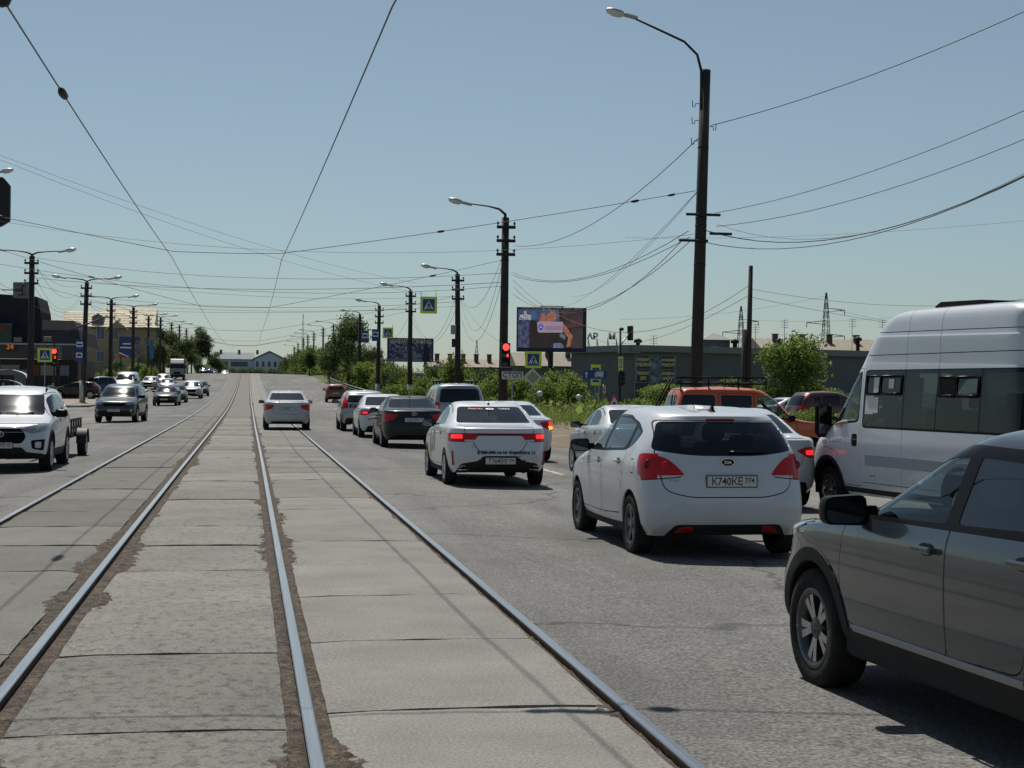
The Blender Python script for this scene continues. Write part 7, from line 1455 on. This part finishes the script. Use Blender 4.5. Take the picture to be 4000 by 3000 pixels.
for sg in (1, -1):
    for (yy, zz, mm, rr_) in ((.62, .945, 'lamp_red', .05), (.78, .95, 'lamp_red', .05)): q, n = sh.surf('rear', sg*yy, zz); b = MB(); b.sphere((0, 0, 0), rr_, 12, sc=(.35, 1, 1)); b.build('bulb_bowl', M['lamp_dred'] if yy > .7 else M['lamp_red'], o['tail_lamp|left' if sg > 0 else 'tail_lamp|right'], q)
# bronze grey estate at the frame edge
o = car('estate_car', spec_cross(), place(4.155, 7.12), R(93.6), PG, 'bronze grey crossover estate with black mirror cut by the frame edge', 'car'); crs = o
o['root'].scale = (1, 1, 1.035)
# taxi
o = car('taxi', spec_sedan(1.46, 2.21, 1.03, 'rio', True, ('Т764ВУ', '774'), 'five', (M['glass_mid'], M['glass_mid'], M['glass_dark'])), place(4.24, 27.9), UP, PW2, 'white taxi saloon with a phone number on its bumper and lit brake lamps', 'car'); rio = o
badge(o, '8-903-090-16-16  Коробова 16', 'rear', -.10, .60, .078, M['ink'], 'phone_lettering', sx=.96, bold=.003); badge(o, 'RIO', 'rear', .44, .70, .05, M['steel'], 'model_lettering', parent=o['boot_lid|rear'])
pc = mat('decal_white', (.75, .75, .78), .5); pr_ = mat('decal_red', (.6, .05, .03), .5)
for (t, y, c) in (('Яндекс', .27, pr_), ('Go', .02, M['sg_blue']), ('Такси', -.24, pc)):
    q, n = o['sh'].surf('rear', y, 1.315)
    if t == 'Go': b = MB(); b.prism([(.075*math.cos(R(a)), .036*math.sin(R(a))) for a in range(0, 360, 20)], -.006, .0, 'yz'); b.build('decal_disc', pc, o['rear_window'], q+n*.008, (0, math.asin(n.z), 0))
    lettering(t, .075 if t != 'Go' else .05, c if t != 'Такси' else pc, o['rear_window'], q+n*.016, (R(90)-math.asin(n.z), 0, math.atan2(n.y, n.x)+R(90)), 'decal_lettering', bold=.001)
antenna(o, -.80, 0, False, .16)
lv = mat('livery_tan', (.52, .40, .22), .4, coat=.5); lg_ = mat('livery_grey', (.22, .20, .18), .4, coat=.5)
for (poly, m_) in (([(.90, .40), (.62, .40), (.50, .84), (.72, .84)], lv), ([(.45, .52), (.30, .52), (.16, .84), (.28, .84)], lg_), ([(.10, .56), (.00, .56), (-.10, .84), (.0, .84)], lg_)):
    pts = []; b = MB(); k = 4
    for i in range(k+1):
        for (c0, c1) in ((poly[0], poly[3]), (poly[1], poly[2])):
            x = c0[0]+(c1[0]-c0[0])*i/k; z = c0[1]+(c1[1]-c0[1])*i/k; q, n = o['sh'].surf('left', x, z); pts.append(q+n*.006)
    b.add(pts, [(2*i, 2*i+1, 2*i+3, 2*i+2) for i in range(k)], 0, True); b.build('livery_stripe', m_, o['door-f|left'], fix=False)
for sg in (1, -1):
    q, n = o['sh'].surf('rear', sg*.60, .335); b = MB(); b.tube([q+Vector((-.012, sg*y_, z_)) for y_, z_ in ((-.08, -.03), (-.05, .035), (.05, .035), (.11, -.03), (-.08, -.03))], .008, 5); b.build('exhaust_trim', M['chrome'], o['root'])
    q, n = o['sh'].surf('rear', sg*.78, .50); b = MB(); b.prism([(-.015, -.12), (.012, -.12), (.03, .12), (.0, .12)] if sg > 0 else [(.015, -.12), (-.012, -.12), (-.03, .12), (.0, .12)], -.02, .03, 'yz'); b.build('bumper_reflector', M['reflector'], o['root'], q)
# saloon with lettering, in the second lane
o = car('saloon', spec_sedan(1.49, 2.20, 1.06, 'vesta', True, ('Е285КМ', '74')), place(7.56, 23.75), UP, PW, 'white saloon half hidden behind the white hatchback, beside the minibus', 'car')
for i, ch in enumerate('LADA'): badge(o, ch, 'rear', .27-.18*i, .985, .06, M['steel'], 'badge_letter', bold=.001)
o = car('saloon', spec_sedan(1.45, 2.18, 1.03, 'solaris', True, ('', ''), 'five', (M['glass_clear'], M['glass_mid'], M['glass_dark'])), place(7.62, 30.5), UP, PWD, 'white car with shaded black mirror ahead of the white hatchback, before the orange car', 'car')
o = car('saloon', spec_sedan(1.42, 2.16, 1.02, 'solaris', True, ('', '')), place(6.3, 37.8), R(92), PW2, 'white car with lit indicator just past the taxi roof', 'car')
q, n = o['sh'].surf('rear', -.72, .80); b = MB(); b.sphere((0, 0, 0), .06, 10, sc=(.4, 1.4, .8)); b.build('indicator', M['lamp_amber'], o['root'], q+n*.01)
q, n = o['sh'].surf('rear', -.72, .90); b = MB(); b.sphere((0, 0, 0), .06, 10, sc=(.4, 1.4, .8)); b.build('brake_bulb', M['lamp_on'], o['root'], q+n*.01)
# silver van with a roof rack
o = car('van', spec_van(), place(7.6, 57.6), UP, PS, 'silver van with roof rack and lit tail lamps in the second lane', 'van')
for x in (-1.6, -.7, .2):
    b = MB(); b.rbox((x, 0, 1.99), (.09, 1.5, .035), .01)
    for sg in (1, -1): b.box((x, sg*.66, 1.93), (.06, .05, .10))
    b.build('rack_bar', M['black'], o['root'])
for sg in (1, -1): b = MB(); b.tube([(-1.9, sg*.60, 2.02), (.4, sg*.60, 2.02)], .025, 6); b.build('rack_rail', M['steel'], o['root'])
# queue of the near lane
o = car('saloon', spec_sedan(1.46, 2.19, 1.06, 'solaris', True, ('Х581РК', '174')), place(4.55, 44.4), UP, PK, 'black saloon with white number plate ahead of the taxi', 'car'); sol = o
q, n = o['sh'].surf('rear', 0, .955); b = MB(); b.tube([q+Vector((-.01, .075*math.cos(R(a)), .04*math.sin(R(a)))) for a in range(0, 361, 30)], .006, 5, cap=False); b.tube([q+Vector((-.01, y_, z_)) for y_, z_ in ((.035, -.03), (.02, .03))], .007, 5); b.tube([q+Vector((-.01, y_, z_)) for y_, z_ in ((-.02, -.03), (-.035, .03))], .007, 5); b.tube([q+Vector((-.01, y_, z_)) for y_, z_ in ((.03, -.008), (-.03, .008))], .006, 5); b.build('emblem', M['chrome'], o['boot_lid|rear'])
badge(o, 'SOLARIS', 'rear', -.52, .955, .035, M['steel'], 'model_lettering'); badge(o, 'ACCENT', 'rear', .52, .955, .035, M['steel'], 'model_lettering'); antenna(o, -.75, 0, False, .2)
o = car('saloon', spec_sedan(1.46, 2.16, 1.02, 'vesta', False, ('', '')), place(4.5, 52.5), UP, PW2, 'white saloon between the black saloon and the silver hatchback', 'car')
sv = spec_suv(1.56, 2.0, 2.05, False, clad=0); sv['cuts'] = [('tail_lamp', 'rear2', fillet([(.62, .88), (.86, .86), (.80, 1.32), (.68, 1.32)], .03, 3), M['lamp_red'], .006)]+[c for c in sv['cuts'] if c[0] != 'tail_lamp']
o = car('hatchback', sv, place(4.35, 59.6), UP, PS, 'silver hatchback with tall tail lamps at the head of the queue', 'car')
o = car('saloon', spec_sedan(1.48, 2.12, 1.06, 'solaris', True, ('А318РМ', '74')), place(1.47, 60.0), UP, PWD, 'pale silver saloon driving alone on the tram track', 'car')
p = at(726, 850, 133); sv = spec_suv(1.60, 1.95, 2.0, False, clad=0); sv['cuts'] = [('tail_lamp', 'rear2', fillet([(.64, .95), (.88, .93), (.80, 1.40), (.66, 1.40)], .03, 3), M['lamp_red'], .006)]+[c for c in sv['cuts'] if c[0] != 'tail_lamp']
o = car('hatchback', sv, (p.x, 134, GZ(p.x, 134)), R(88), PBR, 'small copper coloured hatchback far ahead near the guard rail', 'car')
# orange off-roader crossing
o = car('off_roader', spec_boxy(), (10.85, 32.4, GZ(11, 32)-.02), R(-3), PO, 'orange boxy off roader with black roof rack crossing to the side road', 'car'); niva = o; o['root'].scale = (.94, .95, 1.10)
rk = MB(); z = 1.80; xs_ = (-1.75, .25)
for zz in (z-.01, z+.11):
    for sg in (1, -1): rk.tube([(xs_[0], sg*.58, zz), (xs_[1], sg*.58, zz)], .016, 6)
    for x in xs_: rk.tube([(x, -.58, zz), (x, .58, zz)], .016, 6)
for x in np.linspace(xs_[0], xs_[1], 7): rk.tube([(x, -.58, z+.02), (x, .58, z+.02)], .012, 5)
for x in (-1.75, -1.1, -.4, .25):
    for sg in (1, -1): rk.tube([(x, sg*.58, z+.11), (x, sg*.58, z-.08), (x, sg*.63, z-.18)], .016, 6)
rk.build('roof_rack', M['black'], o['root'])
b = MB(); b.tube([(-2.10, .5, .9), (-2.08, .5, 1.35), (-1.75, .5, z+.10)], .018, 6); b.tube([(-2.10, .2, .9), (-2.08, .2, 1.35), (-1.75, .2, z+.10)], .018, 6)
for t in (.2, .4, .6, .8): b.tube([(-2.09+.3*max(0, t-.5), .2, .95+.9*t), (-2.09+.3*max(0, t-.5), .5, .95+.9*t)], .012, 5)
b.build('ladder', M['black'], o['root']); antenna(o, .10, -.4, False, .5)
# minibus
S = spec_minibus(); hd = R(96.2); o = car('minibus', S, (9.72, 20.0, GZ(9.72, 20.0)), hd, PW2, 'tall white minibus with black passenger windows beside the grey estate', 'minibus'); gz = o
mm = MB(); mp = o['sh'].surf('left', 1.96, 1.36)[0]
b = MB(); b.rbox((-.02, .30, .02), (.14, .27, .52), .06); b.tube([(0, 0, -.08), (-.02, .22, -.06)], .035, 8); b.tube([(0, 0, .02), (-.02, .22, .06)], .03, 8); mo = b.build('mirror', M['black'], o['root'], mp); b = MB(); b.rbox((-.092, .30, .02), (.01, .21, .42), .004); b.build('mirror_glass', M['mirror'], mo)
b = MB(); b.rbox((-.02, -.30, .02), (.14, .27, .52), .06); b.tube([(0, 0, -.08), (-.02, -.22, -.06)], .035, 8); b.build('mirror', M['black'], o['root'], o['sh'].surf('right', 1.96, 1.36)[0])
b = MB(); q, n = o['sh'].surf('left', 1.015, 1.11); b.rbox((0, .004, 0), (.15, .02, .035), .008); b.build('door_handle', M['plastic'], o['door-f|left'], q)
badge(o, 'ГАЗель NEXT', 'left', 1.62, 1.08, .075, M['steel'], 'model_lettering', bold=.001)
q, n = o['sh'].surf('left', 1.93, 1.06); b = MB(); b.rbox((0, .005, 0), (.10, .02, .06), .01); b.build('side_indicator', M['lamp_white'], o['root'], q)
def pane_frame(parent, x0, x1, z0, z1, m=M['black'], v='left', th=.022):
    b = MB(); P = [o['sh'].surf(v, x, zz)[0]+o['sh'].surf(v, x, zz)[1]*.006 for x, zz in ((x0, z0), (x1, z0), (x1, z1), (x0, z1), (x0, z0))]; b.tube(P, th, 4); b.build('vent_frame', m, parent)
pane_frame(o['root'], .36, .74, 1.78, 2.02); pane_frame(o['root'], -.22, .34, 1.78, 2.02); pane_frame(o['root'], -1.55, -1.17, 1.76, 2.0); pane_frame(o['root'], -2.06, -1.57, 1.76, 2.0)
b = MB(); q = o['sh'].surf('left', -1.36, 1.88)[0]; b.box((0, .01, 0), (.34, .012, .21)); b.build('open_vent', M['gap'], o['root'], q)
for (x, z, w_, h_, m_) in ((.05, 1.92, .14, .13, 'plate'), (.45, 1.90, .16, .22, 'plate'), (.62, 1.62, .22, .26, 'plate'), (.44, 1.62, .13, .22, 'plate'), (.12, 1.60, .42, .34, 'grey_sheet'), (-.55, 1.70, .34, .60, 'grey_sheet')):
    M.setdefault('grey_sheet', mat('curtain_grey', (.42, .50, .48), .8)); q, n = o['sh'].surf('left', x, z); b = MB(); b.box((0, .008 if m_ == 'plate' else -.03, 0), (w_, .004, h_), 0, Matrix.Rotation(R(4.5), 3, 'X')); b.build('paper_sheet' if m_ == 'plate' else 'curtain', M[m_], o['root'], q)
for x in (-.35, -1.15, -1.95):
    for y in (.62, -.62): link('seat', seat_mesh(), o['root'], (x, y, .80), None, (1, 1, 1.05))
b = MB(); b.tube([(-.85, .78, 1.0), (-.85, .78, 2.2)], .018, 6); b.tube([(.80, .70, 1.2), (.2, .70, 1.34), (-.2, .70, 1.34)], .018, 6); b.build('grab_rail', M['steel'], o['root'])
b = MB(); b.prism(fillet([(-1.35, 2.95), (-.2, 2.95), (-.15, 2.98), (-.3, 3.04), (-1.3, 3.02)], .02, 2), -.45, .45, 'xz'); b.build('roof_hatch', M['black'], o['root'])
b = MB(); b.rbox((-.95, 1.025, .84), (3.3, .02, .16), .008); b.build('side_strip', mat('strip_grey', (.30, .32, .34), .5), o['root'])
# parked by the workshop
p = at(1800, 868, 66); o = car('parked_suv', spec_suv(1.75, 2.2, 2.2, False), (p.x, 66, terrain(p.x, 66)), R(8), PR, 'dark red parked off roader behind the bush beside the minibus', 'car')
p = at(1722, 868, 68); o = car('parked_saloon', spec_sedan(1.45, 2.2, 1.03, 'vesta', False), (p.x, 68.5, terrain(p.x, 68)), R(12), PS, 'pale parked saloon behind the bonnet of the orange car', 'car')
p = at(1880, 868, 72); o = car('parked_saloon', spec_sedan(1.45, 2.2, 1.03, 'solaris', False), (p.x+1, 72, terrain(p.x, 72)), R(185), PWD, 'pale parked car seen through the minibus door window', 'car')
# oncoming -------------------------------------------------------------
o = car('suv', spec_suv(1.64, 2.1, 2.14, True, 'five', .06, None, ('М602МТ', '102'), 'creta'), place(-4.58, 32.0), DOWN, PW2, 'white oncoming crossover with black grille at the picture edge', 'car'); cr = o
q, n = o['sh'].surf('front', 0, .735); b = MB(); b.tube([q+Vector((.012, .10*math.cos(R(a)), .055*math.sin(R(a)))) for a in range(0, 361, 24)], .009, 6, cap=False); b.tube([q+Vector((.012, -.05, -.04)), q+Vector((.012, -.025, .04))], .010, 6); b.tube([q+Vector((.012, .025, -.04)), q+Vector((.012, .05, .04))], .010, 6); b.tube([q+Vector((.012, -.04, .01)), q+Vector((.012, .04, -.01))], .008, 6); b.build('emblem', M['chrome'], o['root'])
for k in range(4): b = MB(); pts = [o['sh'].surf('front', y, .59+.06*k)[0]+Vector((.004, 0, 0)) for y in np.linspace(-.44, .44, 9)]; b.tube(pts, .008, 5); b.build('grille_bar', M['steel'] if k == 3 else M['black'], o['root'])
b = MB(); pts = [o['sh'].surf('front', y, .845)[0]+Vector((.008, 0, 0)) for y in np.linspace(-.46, .46, 11)]; b.tube(pts, .016, 6); b.build('chrome_strip', M['chrome'], o['root'])
for sg in (1, -1):
    rb = MB(); pts = [o['sh'].surf('top', x, sg*.60)[0]+Vector((0, 0, .05 if -1.4 < x < 0 else 0)) for x in (-1.5, -1.38, -.8, -.2, -.02, .08)]; rb.tube(pts, .016, 6); rb.build('roof_rail', M['black'], o['root'])
    q, n = o['sh'].surf('front', sg*.66, .86); b = MB(); b.sphere((0, 0, 0), .06, 12, sc=(.6, 1, 1)); b.build('projector', M['lamp_white'], o['headlamp|left' if sg > 0 else 'headlamp|right'], q-n*.01)
wiper(o, -.1, -.6, 1.10, 'front'); wiper(o, .5, 0, 1.10, 'front')
# trailer it tows
tr = empty('trailer', place(-4.62, 37.1), DOWN); tag(tr, 'low dark flat trailer with bare wheels behind the white oncoming crossover', 'trailer')
b = MB(); b.rbox((0, 0, .52), (2.3, 1.4, .12), .02); b.tube([(1.1, 0, .46), (2.5, 0, .44)], .05, 6); b.build('deck', M['iron'], tr); add_wheels(tr, (0.0,), .92, .31, .19, 'five')
for sg in (1, -1): b = MB(); b.add([(.36*math.cos(R(a)), sg*yy, .31+.36*math.sin(R(a))) for a in range(0, 181, 20) for yy in (.72, .95)], [(2*j, 2*j+1, 2*j+3, 2*j+2) for j in range(9)], 0, True); b.build('mudguard', M['iron'], tr, fix=False)
for sg in (1, -1):
    b = MB()
    for x in (-1.0, -.5, 0, .5, 1.0): b.box((x, sg*.68, .72), (.05, .04, .34))
    for z in (.68, .86): b.box((0, sg*.68, z), (2.2, .03, .06))
    b.build('side_rail', M['iron'], tr)
sd = spec_suv(1.66, 2.2, 2.18, True, 'five', .05, None, ('К118ТВ', '74'), 'x'); o = car('suv', sd, place(-5.62, 71.8), R(-94.5), PD, 'dark grey oncoming off roader in the middle of the road', 'car')
o['root'].scale = (1.04, 1.04, 1.05)
def far(kind, px, Y, pm, lab, head=DOWN, **k):
    p = at(px, 850, Y); sp_ = spec_sedan(near=False, **k) if kind == 's' else spec_suv(near=False, **k); z = pave(p.x, Y) if p.x < -11.3 and Y > 112 else GZ(p.x, Y)
    return car('saloon' if kind == 's' else 'suv', sp_, (p.x, Y, z), head, pm, lab, 'car')
far('s', 361, 115, PK, 'dark oncoming saloon behind the dark off roader', R(-93)); far('s', 381, 126, PD, 'grey oncoming saloon tucked behind the dark saloon'); far('v', 415, 142, PW, 'white oncoming crossover with black grille far up the road', R(-92), h=1.66); far('s', 432, 153, PD, 'dark oncoming car behind the far white crossover')
far('v', 325, 186, PWD, 'white crossover parked at the kerb below the delivery truck', R(-96), h=1.62); far('s', 362, 176, PS, 'silver oncoming saloon in front of the delivery truck'); far('v', 352, 200, PS, 'silver crossover beside the delivery truck glinting in the sun', R(-93), h=1.7)
# parked before the shop
p = at(165, 850, 137); o = car('parked_hatchback', spec_suv(1.5, 2.05, 2.0, False, clad=0), (p.x, 137, pave(p.x, 137)), R(176), PK, 'black hatchback parked side on behind the whitewashed pole', 'car')
far('s', 132, 146, PS, 'pale saloon parked behind the black hatchback', R(170)); far('v', 205, 150, PB, 'dark blue car parked next to the white van', R(200), h=1.85); far('s', 228, 166, PB, 'dark saloon parked behind the dark blue car', R(165)); far('v', 190, 186, PS, 'grey car parked farther back by the hedge', R(10), h=1.6)
S = spec_van(); S.update(na=8, ns=16, sub=3, near=False); p = at(271, 840, 152); o = car('van', S, (p.x, 153, pave(p.x, 153)), R(-95), PW2, 'white van parked facing the street before the beige house', 'van'); o['root'].scale = (1.05, 1.05, 1.2)
for i, (px, Y) in enumerate(((452, 330), (440, 322), (461, 341), (486, 352))):
    p = at(px, 806, Y); car('saloon', spec_sedan(near=False), (p.x, Y, GZ(p.x, Y)), DOWN, (PK, PD, PB, PW2)[i], ('black car waiting at the crest', 'dark car at the crest behind its neighbour', 'dark blue car at the crest', 'white car coming over the crest')[i], 'car')
# delivery truck
p = at(384, 826, 238); tk = empty('delivery_truck', (p.x, 238, GZ(p.x, 238)), DOWN); tag(tk, 'delivery truck with grey box body coming down the oncoming lane', 'truck')
tw_ = mat('truck_white', (.55, .56, .57), .35, coat=.6); tbx = noisy('truck_box', [(.3, (.16, .165, .17)), (.7, (.22, .225, .23))], .6, .5)
b = MB(); b.rbox((-.9, 0, 2.05), (4.6, 2.3, 2.3), .04); b.build('box_body', tbx, tk); b = MB(); b.rbox((2.25, 0, 1.25), (1.7, 2.0, 1.0), .14); b.build('cab', mat('truck_grey', (.20, .21, .22), .35, coat=.6), tk); b = MB(); b.prism(fillet([(1.42, 1.7), (3.0, 1.7), (2.72, 2.45), (1.42, 2.5)], .08, 3), -.96, .96, 'xz'); b.build('cab_top', M['black'], tk)
b = MB(); b.box((2.94, 0, 2.05), (.05, 1.7, .62), 0, Matrix.Rotation(R(-20), 3, 'Y')); b.build('windscreen', M['glass_wind'], tk); b = MB(); b.prism(fillet([(1.45, 2.5), (2.65, 2.5), (2.1, 3.1), (1.45, 3.15)], .08, 3), -.95, .95, 'xz'); b.build('wind_deflector', tw_, tk)
b = MB(); b.rbox((-.6, 0, .72), (5.4, .9, .2), .03); b.rbox((3.05, 0, .55), (.3, 2.0, .35), .05); b.build('chassis', M['under'], tk); add_wheels(tk, (-1.5, 2.1), 1.02, .42, .26, 'cover')
for sg in (1, -1): b = MB(); b.rbox((3.1, sg*.72, .98), (.1, .34, .2), .04); b.build('headlamp', M['head'], tk); b = MB(); b.rbox((2.75, sg*1.2, 2.0), (.1, .22, .42), .03); b.build('mirror', M['black'], tk)
b = MB(); b.rbox((3.11, 0, 1.05), (.06, .9, .3), .02); b.build('grille', M['black'], tk)

# ------------------------------------------------------------------ people
def person(name, label, joints, edges, rad, loc, rz, mats, root=0, sub=2):
    """one continuous body grown over a joint skeleton; mats = (skin, cloth, dark) chosen per face by nearest joint"""
    me = bpy.data.meshes.new(name); me.from_pydata(joints, edges, []); o = bpy.data.objects.new(name, me); C.objects.link(o)
    sk = o.modifiers.new('skin', 'SKIN'); sk.use_smooth_shade = True
    for i, r in enumerate(rad): me.skin_vertices[0].data[i].radius = r if isinstance(r, tuple) else (r, r); me.skin_vertices[0].data[i].use_root = (i == root)
    ss = o.modifiers.new('sub', 'SUBSURF'); ss.levels = ss.render_levels = sub
    dg = bpy.context.evaluated_depsgraph_get(); m2 = bpy.data.meshes.new_from_object(o.evaluated_get(dg)); bpy.data.objects.remove(o)
    m2.materials.clear(); [m2.materials.append(m) for m in mats['list']]; J = np.array(joints); mi = np.array(mats['per'])
    for p in m2.polygons: p.material_index = int(mi[np.argmin(((J-np.array(p.center))**2).sum(1))]); p.use_smooth = True
    r = link(name, m2, None, loc, (0, 0, rz)); tag(r, label, 'person'); return r
CLO = [noisy('shirt_grey', [(.3, (.20, .20, .21)), (.7, (.30, .30, .31))], 20, .9), noisy('clothes_dark', [(.3, (.015, .016, .02)), (.7, (.03, .03, .036))], 20, .9), noisy('jacket_blue', [(.3, (.02, .05, .14)), (.7, (.04, .08, .2))], 20, .9), mat('hair_dark', (.02, .014, .01), .6)]
def seated(label, loc, rz, arm_out=False, shirt=0):
    """facing +x, seat reference at z 0; left arm may rest on the door"""
    J = [(0, 0, .12), (-.04, 0, .32), (-.07, 0, .52), (-.06, 0, .62), (-.04, 0, .70), (-.02, 0, .79), (-.03, 0, .87),
         (-.06, .17, .56), (-.06, -.17, .56)]
    E = [(0, 1), (1, 2), (2, 3), (3, 4), (4, 5), (5, 6), (2, 7), (2, 8)]; Rd = [(.16, .12), (.15, .11), (.15, .10), .055, .06, (.085, .075), .07, .062, .062]; mt = [1, 1, 1, 0, 0, 0, 3, 1, 1]
    def chain(start, pts, rads, ms):
        k = start
        for p_, r_, m_ in zip(pts, rads, ms): J.append(p_); Rd.append(r_); mt.append(m_); E.append((k, len(J)-1)); k = len(J)-1
        return k
    if arm_out:
        w = chain(7, [(-.02, .34, .44), (.06, .46, .38), (.20, .57, .385), (.32, .62, .38)], [.05, .046, .038, .028], [1, 1, 1, 0]); w = chain(w, [(.385, .645, .375)], [(.036, .022)], [0])
        for (dx, dy, dz) in ((.07, .035, -.05), (.085, .01, -.065), (.08, -.015, -.07), (.065, -.035, -.065)): f = chain(w, [(.385+dx*.6, .645+dy, .37+dz*.25), (.385+dx, .65+dy, .365+dz)], [.010, .008], [0, 0])
        chain(w, [(.37, .69, .365), (.40, .715, .345)], [.011, .009], [0, 0])
    else: 
        w = chain(7, [(.10, .24, .34), (.30, .16, .40), (.38, .14, .44)], [.048, .036, .028], [1, 0, 0]); chain(w, [(.44, .12, .46)], [.034], [0])
    w = chain(8, [(.10, -.24, .34), (.30, -.14, .40), (.38, -.12, .44)], [.048, .036, .028], [1, 0, 0]); chain(w, [(.44, -.10, .46)], [.034], [0])
    for sg in (1, -1): chain(0, [(.20, sg*.12, .10), (.44, sg*.14, .12), (.52, sg*.14, -.20)], [.085, .06, .045], [2, 2, 2])
    chain(5, [(.075, 0, .775)], [.018], [0])
    return person('person', label, J, E, Rd, loc, rz, {'list': [M['skin'], CLO[shirt], CLO[1], CLO[3]], 'per': mt})
def standing(label, loc, rz, top=1):
    J = [(0, 0, .95), (0, 0, 1.15), (0, 0, 1.38), (.01, 0, 1.48), (.02, 0, 1.56), (.03, 0, 1.66), (.02, 0, 1.73), (0, .18, 1.40), (0, -.18, 1.40), (0, .24, 1.12), (.08, .24, .90), (.11, .23, .80), (0, -.24, 1.12), (.06, -.25, .90), (.09, -.24, .80), (0, .10, .88), (.03, .11, .50), (0, .11, .10), (.14, .12, .04), (0, -.10, .88), (-.02, -.11, .50), (-.06, -.11, .10), (.08, -.12, .04)]
    E = [(0, 1), (1, 2), (2, 3), (3, 4), (4, 5), (5, 6), (2, 7), (2, 8), (7, 9), (9, 10), (10, 11), (8, 12), (12, 13), (13, 14), (0, 15), (15, 16), (16, 17), (17, 18), (0, 19), (19, 20), (20, 21), (21, 22)]
    Rd = [(.12, .16), (.11, .15), (.10, .16), .055, .06, (.085, .075), .07, .06, .06, .045, .036, .035, .045, .036, .035, .085, .06, .045, .04, .085, .06, .045, .04]; mt = [2, 1, 1, 0, 0, 0, 3, 1, 1, 1, 0, 0, 1, 0, 0, 2, 2, 2, 2, 2, 2, 2, 2]
    return person('person', label, J, E, Rd, loc, rz, {'list': [M['skin'], CLO[top], CLO[1], CLO[3]], 'per': mt})
gm = gz['root'].matrix_basis; l_ = gm @ Vector((1.02, .40, .98)); seated('minibus driver in a grey shirt with one arm out of the window', l_, hd, True, 0)
l_ = kia['root'].matrix_basis @ Vector((.12, .36, .50)); seated('driver of the white hatchback seen through its side window', l_, UP, False, 1)
l_ = crs['root'].matrix_basis @ Vector((-.08, .36, .40)); seated('driver of the grey estate with hands on the wheel', l_, R(93.6), False, 0)
l_ = sol['root'].matrix_basis @ Vector((-.05, .40, .42)); seated('driver of the black saloon with an elbow out of the window', l_, UP, True, 0)
p = at(114, 840, 104); standing('person in dark clothes waiting at the crossing under the red light', (p.x, 104, GZ(p.x, 104)), R(-60), 1)
p = at(6, 840, 103); standing('person in a blue jacket at the picture edge before the shop', (p.x, 103, GZ(p.x, 103)), R(-20), 2)
